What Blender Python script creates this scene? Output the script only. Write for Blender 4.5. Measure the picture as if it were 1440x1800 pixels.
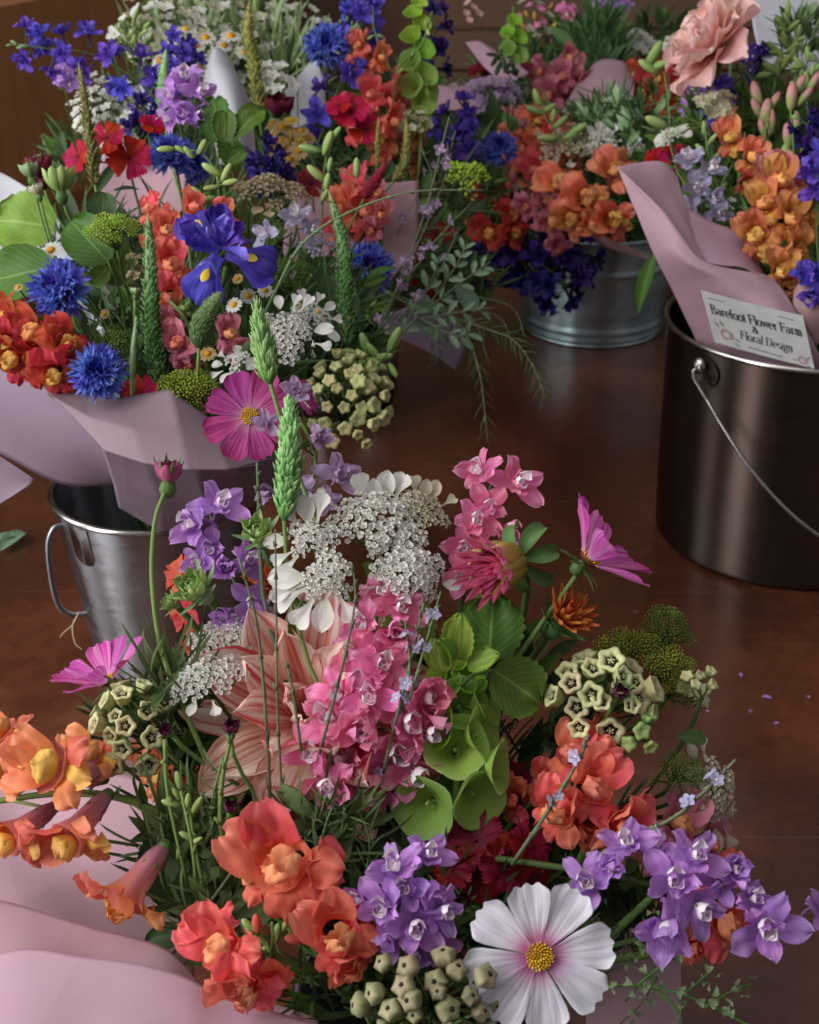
import bpy, math, random
import numpy as np
from mathutils import Vector, Matrix

for _o in list(bpy.data.objects): bpy.data.objects.remove(_o)
SC = bpy.context.scene
COL = SC.collection
rnd = random.Random(7)
R = math.radians

# ---------------------------------------------------------------- camera
CAM_H, PITCH, FPX = 0.70, R(27), 2500.0
cd = bpy.data.cameras.new('camera'); cam = bpy.data.objects.new('camera', cd); COL.objects.link(cam)
cam.location = (0, 0, CAM_H); cam.rotation_euler = (R(90) - PITCH, 0, 0)
cd.sensor_fit = 'VERTICAL'; cd.sensor_height = 36; cd.lens = FPX / 1800 * 36
cd.clip_start = .02; cd.clip_end = 60
cd.dof.use_dof = True; cd.dof.focus_distance = .78; cd.dof.aperture_fstop = 20
SC.camera = cam
# ---------------------------------------------------------------- light
w = bpy.data.worlds.new('World'); SC.world = w; w.use_nodes = True
bg = w.node_tree.nodes['Background']; bg.inputs[0].default_value = (.70, .70, .74, 1); bg.inputs[1].default_value = .33
def area(name, loc, target, sx, sy, power, col):
    l = bpy.data.lights.new(name, 'AREA'); l.shape = 'RECTANGLE'; l.size = sx; l.size_y = sy; l.energy = power; l.color = col
    o = bpy.data.objects.new(name, l); COL.objects.link(o); o.location = loc
    o.rotation_euler = (Vector(target) - Vector(loc)).to_track_quat('-Z', 'Y').to_euler()
    return o
area('window_and_fill_light', (-2.1, 1.0, 1.25), (.15, 1.1, .25), .75, 2.3, 27, (.98, .985, 1))
area('window_and_fill_light', (-2.0, -.3, 1.25), (.0, .9, .25), .75, 2.3, 60, (.98, .985, 1))
area('window_and_fill_light', (-.7, .2, 2.5), (0, .9, .2), 1.8, 1.8, 15, (1, .97, .94))  # overhead fill added to brighten the flower tops, not a window
SC.view_settings.view_transform = 'Standard'; SC.view_settings.look = 'None'
SC.view_settings.exposure = 0; SC.view_settings.gamma = 1
SC.cycles.max_bounces = 6; SC.cycles.diffuse_bounces = 3; SC.cycles.transmission_bounces = 5; SC.cycles.transparent_max_bounces = 6

# ---------------------------------------------------------------- frames
FW = Vector((0, math.cos(PITCH), -math.sin(PITCH))); UP = Vector((0, math.sin(PITCH), math.cos(PITCH))); RT = Vector((1, 0, 0))
def P(x, y, d): return Vector((0, 0, CAM_H)) + FW * d + RT * ((x - 720) / FPX * d) + UP * ((900 - y) / FPX * d)
def AX(a): return (RT * a[0] + UP * a[1] - FW * a[2]).normalized()
def frame(H, ax, roll=0., s=1., ref=None):
    z = ax.normalized(); x = (ref if ref is not None else RT); x = x - z * x.dot(z)
    if x.length < .05: x = UP - z * UP.dot(z)
    x.normalize(); y = z.cross(x)
    M = Matrix(((x.x, y.x, z.x, H.x), (x.y, y.y, z.y, H.y), (x.z, y.z, z.z, H.z), (0, 0, 0, 1)))
    return M @ Matrix.Rotation(roll, 4, 'Z') @ Matrix.Scale(s, 4)
def RX(a): return Matrix.Rotation(R(a), 4, 'X')
def RY(a): return Matrix.Rotation(R(a), 4, 'Y')
def RZ(a): return Matrix.Rotation(R(a), 4, 'Z')
def T(x, y, z): return Matrix.Translation((x, y, z))
def S(x, y=None, z=None):
    return Matrix.Diagonal((x, x if y is None else y, x if z is None else z, 1))

# ---------------------------------------------------------------- materials
def lin(h):
    c = [int(h[i:i + 2], 16) / 255 for i in (0, 2, 4)]
    return tuple(((v + .055) / 1.055) ** 2.4 if v > .04 else v / 12.92 for v in c) + (1,)
MATS = {}
def nd(t, k, **kw):
    n = t.nodes.new(k)
    for a, b in kw.items(): setattr(n, a, b)
    return n
def pm(name, stops, vein=None, vs=.5, tr=.4, rough=.55, var=.13, vsc=(16, 1.6), spec=.22, bump=.3, obj=False, hv=.02, leaf=False):
    m = bpy.data.materials.new(name); m.use_nodes = True; t = m.node_tree; t.nodes.clear(); L = t.links.new
    out = nd(t, 'ShaderNodeOutputMaterial'); tc = nd(t, 'ShaderNodeTexCoord'); sp = nd(t, 'ShaderNodeSeparateXYZ')
    L(tc.outputs['Object' if obj else 'UV'], sp.inputs[0])
    rp = nd(t, 'ShaderNodeValToRGB'); e = rp.color_ramp.elements
    while len(e) < len(stops): e.new(.5)
    for i, (p, h) in enumerate(stops): e[i].position = p
    for i, (p, h) in enumerate(stops): e[i].color = lin(h)
    L(sp.outputs['Y'], rp.inputs[0])
    inf = nd(t, 'ShaderNodeObjectInfo')
    mp = nd(t, 'ShaderNodeMapping'); L(tc.outputs['Object' if obj else 'UV'], mp.inputs[0])
    mp.inputs['Scale'].default_value = (vsc[0], vsc[1], vsc[1])
    cx = nd(t, 'ShaderNodeCombineXYZ'); ml = nd(t, 'ShaderNodeMath', operation='MULTIPLY'); ml.inputs[1].default_value = 37
    L(inf.outputs['Random'], ml.inputs[0]); L(ml.outputs[0], cx.inputs[0]); L(ml.outputs[0], cx.inputs[2]); L(cx.outputs[0], mp.inputs['Location'])
    nz = nd(t, 'ShaderNodeTexNoise'); nz.inputs['Scale'].default_value = 1; nz.inputs['Detail'].default_value = 3; L(mp.outputs[0], nz.inputs[0])
    mr = nd(t, 'ShaderNodeMapRange'); mr.inputs[1].default_value = .42; mr.inputs[2].default_value = .66; mr.inputs[3].default_value = 0; mr.inputs[4].default_value = vs
    L(nz.outputs[0], mr.inputs[0])
    mx = nd(t, 'ShaderNodeMix', data_type='RGBA'); L(mr.outputs[0], mx.inputs[0]); L(rp.outputs[0], mx.inputs[6])
    if vein: mx.inputs[7].default_value = lin(vein)
    else:
        dk = nd(t, 'ShaderNodeHueSaturation'); dk.inputs['Value'].default_value = .78; dk.inputs['Saturation'].default_value = 1.08; L(rp.outputs[0], dk.inputs['Color']); L(dk.outputs[0], mx.inputs[7])
    colo = mx.outputs[2]; hgt = nz.outputs[0]
    if leaf:  # midrib and slanting side veins
        ab = nd(t, 'ShaderNodeMath', operation='SUBTRACT'); ab.inputs[1].default_value = .5; L(sp.outputs['X'], ab.inputs[0])
        a2 = nd(t, 'ShaderNodeMath', operation='ABSOLUTE'); L(ab.outputs[0], a2.inputs[0])
        k = nd(t, 'ShaderNodeMath', operation='MULTIPLY_ADD'); k.inputs[1].default_value = -1.1; L(a2.outputs[0], k.inputs[0]); L(sp.outputs['Y'], k.inputs[2])
        k2 = nd(t, 'ShaderNodeMath', operation='MULTIPLY'); k2.inputs[1].default_value = 44; L(k.outputs[0], k2.inputs[0])
        sn = nd(t, 'ShaderNodeMath', operation='SINE'); L(k2.outputs[0], sn.inputs[0])
        r1 = nd(t, 'ShaderNodeMapRange'); r1.inputs[1].default_value = .88; r1.inputs[2].default_value = 1; r1.inputs[4].default_value = .35; L(sn.outputs[0], r1.inputs[0])
        r2 = nd(t, 'ShaderNodeMapRange'); r2.inputs[1].default_value = .035; r2.inputs[2].default_value = .005; r2.inputs[4].default_value = .6; L(a2.outputs[0], r2.inputs[0])
        mm = nd(t, 'ShaderNodeMath', operation='MAXIMUM'); L(r1.outputs[0], mm.inputs[0]); L(r2.outputs[0], mm.inputs[1])
        m3 = nd(t, 'ShaderNodeMix', data_type='RGBA'); L(mm.outputs[0], m3.inputs[0]); L(colo, m3.inputs[6]); m3.inputs[7].default_value = lin(leaf)
        colo = m3.outputs[2]
        sb = nd(t, 'ShaderNodeMath', operation='SUBTRACT'); L(nz.outputs[0], sb.inputs[0]); L(mm.outputs[0], sb.inputs[1]); hgt = sb.outputs[0]
    hs = nd(t, 'ShaderNodeHueSaturation'); L(colo, hs.inputs['Color'])
    v1 = nd(t, 'ShaderNodeMapRange'); v1.inputs[3].default_value = 1 - var; v1.inputs[4].default_value = 1 + var; L(inf.outputs['Random'], v1.inputs[0]); L(v1.outputs[0], hs.inputs['Value'])
    f = nd(t, 'ShaderNodeMath', operation='FRACT'); L(ml.outputs[0], f.inputs[0])
    v2 = nd(t, 'ShaderNodeMapRange'); v2.inputs[3].default_value = .5 - hv; v2.inputs[4].default_value = .5 + hv; L(f.outputs[0], v2.inputs[0]); L(v2.outputs[0], hs.inputs['Hue'])
    b = nd(t, 'ShaderNodeBsdfPrincipled'); L(hs.outputs[0], b.inputs['Base Color']); b.inputs['Roughness'].default_value = rough
    b.inputs['Specular IOR Level'].default_value = spec
    bp = nd(t, 'ShaderNodeBump'); bp.inputs['Strength'].default_value = bump; bp.inputs['Distance'].default_value = .0012; L(hgt, bp.inputs['Height']); L(bp.outputs[0], b.inputs['Normal'])
    if tr > 0:
        tl = nd(t, 'ShaderNodeBsdfTranslucent'); L(hs.outputs[0], tl.inputs[0]); ms = nd(t, 'ShaderNodeMixShader'); ms.inputs[0].default_value = tr
        L(b.outputs[0], ms.inputs[1]); L(tl.outputs[0], ms.inputs[2]); L(ms.outputs[0], out.inputs[0])
    else: L(b.outputs[0], out.inputs[0])
    MATS[name] = m; return m
# petals
pm('cosmos_white', [(0, 'a82c6c'), (.16, 'c8619a'), (.3, 'e0bcd4'), (.45, 'e6e0ea'), (1, 'e8e6ec')], vein='c9c4d8', vs=.55, tr=.25, vsc=(14, .8))
pm('cosmos_magenta', [(0, 'f0c8e0'), (.3, 'd96cb8'), (.7, 'cf4aa8'), (1, 'c23a9a')], vein='eaa0d2', vs=.75, vsc=(14, .7))
pm('cosmos_stripe', [(0, 'e0a8cc'), (.35, 'c4559e'), (1, 'aa2f7e')], vein='8a1d60', vs=.8, vsc=(12, .6))
pm('bud_pink', [(0, 'c8a0a0'), (.4, 'c05a88'), (1, 'a83468')], vein='e090b0', vs=.6)
pm('bud_maroon', [(0, '6b5a48'), (.5, '6a3048'), (1, '541f38')], tr=.1)
pm('cornflower_blue', [(0, '44409c'), (.4, '545cbc'), (1, '7684dc')], vein='4858bc', vs=.6, tr=.25)
pm('cornflower_heart', [(0, '2a1a60'), (.6, '3a2890'), (1, '5648c0')], tr=.1)
pm('larkspur_pink', [(0, 'f8dce8'), (.18, 'f494bc'), (.5, 'f685b4'), (1, 'fab2d2')], vein='ee6ca0', vs=.6)
pm('larkspur_purple', [(0, 'bc94d4'), (.5, 'cc94e2'), (1, 'deb2f0')], vein='ac6cd0', vs=.5)
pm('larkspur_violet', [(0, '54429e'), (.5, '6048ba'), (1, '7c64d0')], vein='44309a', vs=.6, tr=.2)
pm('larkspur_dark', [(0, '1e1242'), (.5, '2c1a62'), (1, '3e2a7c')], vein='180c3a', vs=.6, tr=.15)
pm('larkspur_pale', [(0, 'c0b8c8'), (.5, 'c4bcd8'), (1, 'ccc8e4')], vein='a8a0c8', vs=.5)
pm('mauve_fade', [(0, 'b09ab0'), (.5, 'b79bbd'), (1, 'c0a8c6')], vein='8e7498', vs=.6)
pm('white_centre', [(0, 'f0e8dc'), (.5, 'f8f2f4'), (1, 'faf4f8')], vein='f4c4d8', vs=.35, tr=.2)
pm('spur_pink', [(0, 'f0c8d8'), (1, 'ecaec8')], vein='e087b0', vs=.4)
pm('lace_white', [(0, 'dce0c4'), (.35, 'f0eee4'), (1, 'f4f2ee')], vein='e2e2d6', tr=.4, vs=.3, var=.05)
pm('lace_cream', [(0, 'c8c8a0'), (.5, 'd8d2b8'), (1, 'e0dac6')], var=.08)
pm('lace_tan', [(0, 'a09068'), (.5, 'b8a585'), (1, 'c4b294')], var=.08)
pm('snap_orange', [(0, 'f4ac58'), (.4, 'f49460'), (1, 'f6a884')], vein='ee7460', vs=.6, tr=.38, vsc=(6, 1.5))
pm('snap_amber', [(0, 'f2c05c'), (.5, 'eea458'), (1, 'f0a878')], vein='e08860', vs=.5, vsc=(6, 1.5))
pm('snap_coral', [(0, 'f48a68'), (.5, 'f27462'), (1, 'f69080')], vein='e8545c', tr=.36, vs=.6, vsc=(6, 1.5))
pm('snap_red', [(0, 'e08048'), (.5, 'd04c3c'), (1, 'd85c44')], vein='b83c48', vs=.5, vsc=(6, 1.5))
pm('snap_pink', [(0, 'e498a4'), (.5, 'e08498'), (1, 'eca4ae')], vein='cc6484', vs=.5, vsc=(6, 1.5))
pm('snap_tube', [(0, 'c09098'), (.45, 'd4888c'), (1, 'f0a078')], vein='a8607c', vs=.6, vsc=(10, 1))
pm('palate', [(0, 'f2a844'), (.5, 'f6c464'), (1, 'f4b870')], vein='f29c4c', vs=.4, tr=.2)
pm('palate_coral', [(0, 'f49870'), (1, 'f6a07c')], vein='ee7058', vs=.4, tr=.2)
pm('iris_blue', [(0, '6448b4'), (.5, '4c36a0'), (1, '402a8c')], vein='7058c8', vs=.6, tr=.2, vsc=(14, .8))
pm('iris_signal', [(0, 'e8b820'), (.7, 'f2c020'), (1, 'd8c890')], vein='f0d060', vs=.4, tr=.1)
pm('carnation_red', [(0, '7c0820'), (.4, 'b00a2c'), (1, 'c40e3c')], vein='940828', vs=.5, tr=.25)
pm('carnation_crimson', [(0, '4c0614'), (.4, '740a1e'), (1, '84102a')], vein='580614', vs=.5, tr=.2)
pm('rose_pink', [(0, 'f0b0a0'), (.4, 'f8c8be'), (1, 'fad8d2')], vein='f0b0a8', vs=.35, tr=.35)
pm('dahlia_peach', [(0, 'd8604c'), (.22, 'eaa490'), (.55, 'f4d8c8'), (1, 'f8eee0')], vein='d44a3c', vs=.95, vsc=(13, .7), tr=.3)
pm('dahlia_pink', [(0, 'c8587c'), (.5, 'd85a8a'), (1, 'cf4f86')], vein='f0a8b8', vs=.6, vsc=(6, .8))
pm('mum_orange', [(0, 'b85a28'), (.5, 'd87c38'), (1, 'e08c48')], vein='b04a24', vs=.6, vsc=(7, .8))
pm('daisy_white', [(0, 'd8d8c0'), (1, 'ececea')], vs=.2, var=.05)
pm('daisy_cream', [(0, 'c8a868'), (1, 'd8bc90')], vs=.3)
pm('yellow_disc', [(0, 'd8a018'), (1, 'e8bc30')], vein='b87c18', vs=.5, tr=0, vsc=(40, 40), obj=True)
pm('disc_yellow_tip', [(0, 'b8801c'), (1, 'f0cc50')], tr=0)
pm('disc_dark', [(0, '5a3418'), (1, '7a4c20')], tr=0)
pm('bract_yellow', [(0, '8a9840'), (.4, 'b4b04c'), (.8, 'd0bc5c'), (1, 'e0d4a0')], vein='c88c60', vs=.4)
pm('milkweed', [(0, '8c9458'), (.5, 'a0a468'), (1, 'b4b07c')], vein='c8bc90', hv=.03, var=.18, vs=.5, tr=.05, vsc=(3, 3))
pm('milkweed_pale', [(0, 'a4aa68'), (.5, 'c4c28c'), (1, 'e2dcae')], vein='98a060', hv=.03, var=.2, vs=.4, tr=.1, vsc=(3, 3))
pm('milkweed_dark', [(0, '241a18'), (1, '38282a')], tr=0)
pm('milkweed_olive', [(0, '6c6c48'), (.5, '80805c'), (1, '9a9270')], vein='b0a080', hv=.03, var=.2, vs=.5, tr=0, vsc=(3, 3))
# greens
pm('stem_green', [(0, '4c6432'), (1, '5c7840')], obj=True, vsc=(60, 60), tr=0, var=.2, vs=.5, hv=.02)
pm('stem_light', [(0, '6c8a4a'), (1, '7c9a58')], obj=True, vsc=(60, 60), tr=0, var=.15, vs=.5)
pm('stem_wiry', [(0, '647450'), (1, '75865a')], obj=True, vsc=(80, 80), tr=0, var=.2, vein='6a5a58', vs=.6)
pm('leaf_dark', [(0, '36482a'), (1, '405430')], leaf='56703c', vs=.5, vsc=(5, 5), var=.25, rough=.4, tr=.15)
pm('leaf_mid', [(0, '4a6628'), (1, '587a30')], leaf='8ca85c', vs=.5, vsc=(5, 5), var=.18, rough=.4, tr=.25)
pm('leaf_lime', [(0, '7a9c3c'), (1, '8cb048')], leaf='b4cc78', vs=.4, vsc=(5, 5), var=.12, rough=.4, tr=.35)
pm('leaf_sage', [(0, '6a8468'), (1, '84a082')], leaf='9cb496', vs=.4, vsc=(5, 5), var=.15, rough=.5, tr=.2)
pm('blade_green', [(0, '465c38'), (1, '5c7444')], vs=.5, var=.35, tr=.2, hv=.03)
pm('bud_green', [(0, '6e8c48'), (.5, '8aa858'), (1, 'a2bc70')], vein='c0d090', vs=.5, tr=.15, vsc=(8, 1))
pm('sepal_green', [(0, '4f6e3c'), (1, '6c8a52')], vs=.5, tr=.15)
pm('sepal_pale', [(0, '7a9860'), (1, 'a8bc92')], vs=.5, tr=.15)
pm('bell_green', [(0, '9cc04c'), (.55, '98ba5c'), (.93, 'a4c274'), (1, 'd0dca8')], vein='a0c060', vs=.35, tr=.4, vsc=(20, 5))
pm('bell_bright', [(0, 'a0cc3c'), (.6, '9cc840'), (1, 'c0dc78')], vein='88b438', vs=.35, tr=.4, vsc=(14, 5))
pm('dill_green', [(0, '8c9c38'), (1, 'a8b448')], vs=.4, tr=0, obj=True, vsc=(90, 90), var=.2)
pm('dill_dark', [(0, '5c7634'), (1, '748e40')], vs=.4, tr=0, obj=True, vsc=(90, 90), var=.2)
pm('dill_lime', [(0, 'a4bc44'), (1, 'b4cc50')], vs=.4, tr=0, obj=True, vsc=(90, 90), var=.15)
pm('grass_bract', [(0, '4e7a38'), (.4, '74a452'), (.8, 'a8c884'), (1, 'c8deb0')], vs=.4, tr=.15, var=.1)
pm('grass_dark', [(0, '38542e'), (.5, '486a38'), (1, '8aa068')], vs=.4, tr=.1, var=.1)
pm('spike_green', [(0, '34562a'), (.5, '527a3c'), (1, 'a0b880')], vs=.4, tr=.1, var=.1)
pm('spike_olive', [(0, '5c6430'), (.6, '8c8c48'), (1, 'b0a868')], vs=.4, tr=.1, var=.1)
pm('spike_red', [(0, '6c1428'), (.6, 'a02440'), (1, 'b83c50')], vs=.4, tr=.1, var=.1)
pm('spike_brown', [(0, '4c4a28'), (.6, '7c7440'), (1, 'a8945c')], vs=.4, tr=.1, var=.1)
pm('bud_two_tone', [(0, '7c9850'), (.42, '98ae68'), (.6, 'd8a098'), (1, 'd88a94')], vein='c07484', vs=.4, tr=.2, vsc=(8, 2))
pm('iris_light', [(0, '5c4cc0'), (.6, '7a6ad8'), (1, '9888e8')], vein='5442b4', vs=.5, tr=.25, vsc=(12, .8))
pm('tulip_dark', [(0, '3c1420'), (.5, '5a1a2c'), (1, '742438')], vs=.5, tr=.15)
# ---------------------------------------------------------------- mesh core
class G:
    def __init__(s): s.v = []; s.f = []; s.uv = []; s.m = []; s.n = 0
    def add(s, V, F, UV=None, mat=0, M=None):
        V = np.asarray(V, float)
        if M is not None:
            A = np.array(M); V = V @ A[:3, :3].T + A[:3, 3]
        UV = np.zeros((len(V), 2)) if UV is None else np.asarray(UV, float)
        s.v.append(V); s.uv.append(UV); s.f += [tuple(i + s.n for i in q) for q in F]; s.m += [mat] * len(F); s.n += len(V)
        return s
    def join(s, g, M=None, mat=None):
        for_v = np.vstack(g.v)
        base = s.n
        if M is not None:
            A = np.array(M); for_v = for_v @ A[:3, :3].T + A[:3, 3]
        s.v.append(for_v); s.uv.append(np.vstack(g.uv)); s.f += [tuple(i + base for i in q) for q in g.f]
        s.m += g.m if mat is None else [mat] * len(g.f); s.n += len(for_v)
        return s
    def mesh(s, name, mats, smooth=True):
        me = bpy.data.meshes.new(name); V = np.vstack(s.v); UV = np.vstack(s.uv)
        me.from_pydata(V.tolist(), [], s.f)
        if isinstance(mats, str): mats = [mats]
        for m in mats: me.materials.append(MATS[m])
        ul = me.uv_layers.new(name='UVMap'); li = np.empty(len(me.loops), np.int32); me.loops.foreach_get('vertex_index', li)
        ul.data.foreach_set('uv', UV[li].ravel()); 
        if len(mats) > 1: me.polygons.foreach_set('material_index', s.m)
        if smooth: me.polygons.foreach_set('use_smooth', [True] * len(me.polygons))
        me.update(); return me
def grid(nu, nv, wrap=False):
    F = []; c = nu if wrap else nu + 1
    for j in range(nv):
        for i in range(nu):
            a = j * c + i; b = j * c + (i + 1) % c if wrap else a + 1
            F.append((a, b, b + c, a + c))
    return F
PR = dict(
    ob=[(0, .16), (.25, .38), (.5, .7), (.75, .97), (.88, 1), (.97, .86), (1, .72)],
    cosmos=[(0, .12), (.2, .36), (.45, .68), (.7, .92), (.86, 1), (.95, .95), (1, .8)],
    oval=[(0, .12), (.15, .5), (.4, .95), (.6, 1), (.8, .8), (.93, .45), (1, .08)],
    round=[(0, .3), (.1, .62), (.3, .93), (.55, 1), (.78, .88), (.92, .6), (1, .25)],
    lance=[(0, .25), (.2, .75), (.4, 1), (.65, .8), (.85, .4), (1, .03)],
    dahlia=[(0, .3), (.3, .75), (.55, 1), (.75, .92), (.9, .55), (1, .05)],
    spoon=[(0, .14), (.35, .22), (.55, .55), (.75, 1), (.9, .95), (1, .5)],
    fan=[(0, .14), (.2, .4), (.45, .75), (.7, 1.0), (.9, 1.12), (1, 1.08)],
    strap=[(0, .6), (.3, .9), (.6, 1), (.85, .8), (1, .1)],
    fall=[(0, .3), (.3, .42), (.5, .75), (.72, 1), (.88, .95), (.97, .7), (1, .5)])
def petal(L=1, W=.5, prof='ob', nu=6, nv=9, cup=0., bend=0., ruf=0., rf=2.2, tipr=.0, lob=0., nl=3, groove=0., ng=3, notch=0., twist=0., seed=0, ser=0.):
    r = random.Random(seed * 7 + 3); ph = r.random() * 6.28; ph2 = r.random() * 6.28
    pr = PR[prof]; xs = [p[0] for p in pr]; ys = [p[1] for p in pr]; V = []; UV = []
    yy = 0; zz = 0; pv = 0
    for j in range(nv + 1):
        v = j / nv; v = v ** .9; dv = v - pv; pv = v
        th = bend * (v ** 1.3); yy += L * dv * math.cos(th); zz += L * dv * math.sin(th)
        wv = W / 2 * np.interp(v, xs, ys)
        for i in range(nu + 1):
            u = -1 + 2 * i / nu; e = v ** 4
            dy = -tipr * u * u * v ** 3 * L + lob * math.cos(u * math.pi * nl) * e * L - notch * max(0, 1 - abs(u) * 3) * e * L
            if ser and v > .8: dy += ser * L * (1 if i % 2 else -1) * (v - .8) * 5
            z = cup * u * u * wv * (.4 + v * .6) * 2 + ruf * W * math.sin(v * 6.28 * rf * .6 + ph + u * 2) * abs(u) ** 1.6 * v \
                + .5 * ruf * W * math.sin(u * 5 + ph2) * v * v + groove * W * math.cos(u * math.pi * ng) * min(1, v * 2) * (1 - .5 * v)
            if ruf: z += ruf * W * .55 * v * (math.sin(u * 3.1 + v * 7 + ph) * math.sin(v * 5.3 - u * 2 + ph2) + .5 * math.sin(u * 7.3 - v * 9 + ph2))
            if ruf and nu > 9: z += ruf * W * .32 * (abs(u) ** 4 * math.sin(v * 19 + ph) * v + v ** 7 * math.sin(u * 9 + ph2))
            x = u * wv + twist * z
            V.append((x, yy + dy * math.cos(th) - z * math.sin(th), zz + dy * math.sin(th) + z * math.cos(th))); UV.append(((u + 1) / 2, v))
    g = G(); g.add(V, grid(nu, nv), UV); return g
def tube(pts, r0, r1=None, sides=6, cap=True, uvs=1):
    r1 = r0 if r1 is None else r1; P_ = [Vector(p) for p in pts]; n = len(P_); V = []; UV = []
    prev = None
    for k, p in enumerate(P_):
        t = (P_[min(k + 1, n - 1)] - P_[max(k - 1, 0)]).normalized()
        if prev is None: a = t.orthogonal().normalized()
        else:
            a = prev - t * prev.dot(t); a = a.normalized() if a.length > 1e-6 else t.orthogonal().normalized()
        prev = a; b = t.cross(a); r = (r0 + (r1 - r0) * k / (n - 1)) if not callable(r0) else r0(k / (n - 1))
        for i in range(sides):
            q = 2 * math.pi * i / sides; c = p + a * math.cos(q) * r + b * math.sin(q) * r
            V.append(c[:]); UV.append((i / sides, k / (n - 1)))
    F = grid(sides, n - 1, True)
    if cap: F += [tuple(reversed(range(sides))), tuple(range((n - 1) * sides, n * sides))]
    g = G(); g.add(V, F, UV); return g
def lathe(prof, seg=48, rfun=None):
    V = []; UV = []; n = len(prof)
    for k, (r, z) in enumerate(prof):
        for i in range(seg):
            a = 2 * math.pi * i / seg; rr = r * (rfun(a, k / (n - 1)) if rfun else 1)
            V.append((rr * math.cos(a), rr * math.sin(a), z)); UV.append((i / seg, k / (n - 1)))
    g = G(); g.add(V, grid(seg, n - 1, True), UV); return g
def blob(rx, ry, rz, seg=8, ring=5, rfun=None):
    pr = [(math.sin(math.pi * (k + .02) / (ring + .04)), -math.cos(math.pi * (k + .02) / (ring + .04))) for k in range(ring + 1)]
    g = lathe(pr, seg, rfun); g.v[0] = g.v[0] * np.array([rx, ry, rz]); return g
_MC = {}
def cached(key, fn):
    if key not in _MC: _MC[key] = fn()
    return _MC[key]
def bez(a, b, c, d, n=10):
    return [a * (1 - t) ** 3 + b * 3 * t * (1 - t) ** 2 + c * 3 * t * t * (1 - t) + d * t ** 3 for t in [i / n for i in range(n + 1)]]
def cr(pts, n=6):
    p = [pts[0] * 2 - pts[1]] + list(pts) + [pts[-1] * 2 - pts[-2]]; out = []
    for i in range(1, len(p) - 2):
        for k in range(n):
            t = k / n; a, b, c, d = p[i - 1:i + 3]
            out.append(.5 * ((2 * b) + (c - a) * t + (2 * a - 5 * b + 4 * c - d) * t * t + (-a + 3 * b - 3 * c + d) * t ** 3))
    out.append(p[-2]); return out

# ---------------------------------------------------------------- objects
LABELS = {}
def thing(name, label, cat, loc, group=None):
    o = bpy.data.objects.new(name, None); COL.objects.link(o); o.location = loc; o.empty_display_size = .02
    o['label'] = label; o['category'] = cat
    if group: o['group'] = group
    return o
class Node:  # an object with its world matrix kept by hand
    def __init__(s, o, M): s.o = o; s.M = M
def part(name, me, par, M, label=None, stuff=False):
    o = bpy.data.objects.new(name, me); COL.objects.link(o); o.parent = par.o; o.matrix_basis = par.M.inverted() @ M
    if label: o['label'] = label
    if stuff: o['kind'] = 'stuff'
    return Node(o, M)
def wpart(name, g, mats, par, label=None, stuff=False):  # geometry given in world coordinates
    A = np.array(par.M.inverted()); V = np.vstack(g.v); g.v = [V @ A[:3, :3].T + A[:3, 3]]
    return part(name, g.mesh(name, mats), par, par.M, label, stuff)
def root(name, label, cat, loc, group=None):
    return Node(thing(name, label, cat, loc, group), Matrix.Translation(loc))
def solo(name, g, mats, label=None, cat=None, kind=None, origin=(0, 0, 0), smooth=True, group=None):
    V = np.vstack(g.v) - np.array(origin); g.v = [V]
    o = bpy.data.objects.new(name, g.mesh(name, mats, smooth)); COL.objects.link(o); o.location = origin
    for k, v in (('label', label), ('category', cat), ('kind', kind), ('group', group)):
        if v: o[k] = v
    return o

# vases that the stems stand in: name -> (foot centre, neck centre, spread)
VB = {}
def stem_base(v):
    c, nk, sp = VB[v]; a = rnd.random() * 6.28; r = sp * math.sqrt(rnd.random())
    off = Vector((math.cos(a) * r, math.sin(a) * r, 0)); return Vector(c) - off * .8, Vector(nk) + off
def stem_pts(H, ax, v, k=.35, n=12):
    B, N = stem_base(v); L = (H - N).length
    lo = bez(N, N + (N - B).normalized() * L * .3, H - (ax.normalized() + Vector((0, 0, .6))).normalized() * min(L * k, .045), H, n)
    return [B, B.lerp(N, .5)] + lo
def mk_root(name, label, cat, pts, group=None): return root(name, label, cat, pts[0], group)
def stem_part(pts, rt, r0=.0016, r1=.0011, mat='stem_green', extra=None):
    g = tube(pts, r0, r1, 6)
    if extra:
        for e in extra: g.join(e)
    return wpart('stem', g, mat, rt)

# ---------------------------------------------------------------- blossoms (unit size: about 1 from centre to tip)
def ring(n, tilt, r0=0, off=0, jit=0, seed=1, sc=1):
    r = random.Random(seed); out = []
    for i in range(n):
        out.append(RZ(off + 360 * i / n + r.uniform(-jit, jit)) @ T(0, r0, 0) @ RX(tilt + r.uniform(-jit, jit)) @ S(sc * r.uniform(.95, 1.04)))
    return out
def m_petal(key, mat, **kw):
    return lambda i: cached((key, mat, i), lambda: petal(seed=i, **kw).mesh('petal', mat))
def florets_disc(n, rad, seed, mats):  # golden-angle dome of little tubes
    g = G(); c = blob(rad * .92, rad * .92, rad * .42, 14, 6); g.join(c, mat=2); r = random.Random(seed)
    for k in range(n):
        q = math.sqrt((k + .5) / n); a = k * 2.39996; x, y = rad * q * math.cos(a), rad * q * math.sin(a); z = rad * .42 * math.sqrt(max(0, 1 - q * q * .9))
        h = rad * r.uniform(.14, .3); s = rad * r.uniform(.07, .11)
        g.join(blob(s, s, h, 5, 3), T(x, y, z) @ RZ(math.degrees(a)) @ RY(q * 40), mat=0 if r.random() < .6 else 1)
    return g.mesh('disc', mats)
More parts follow.
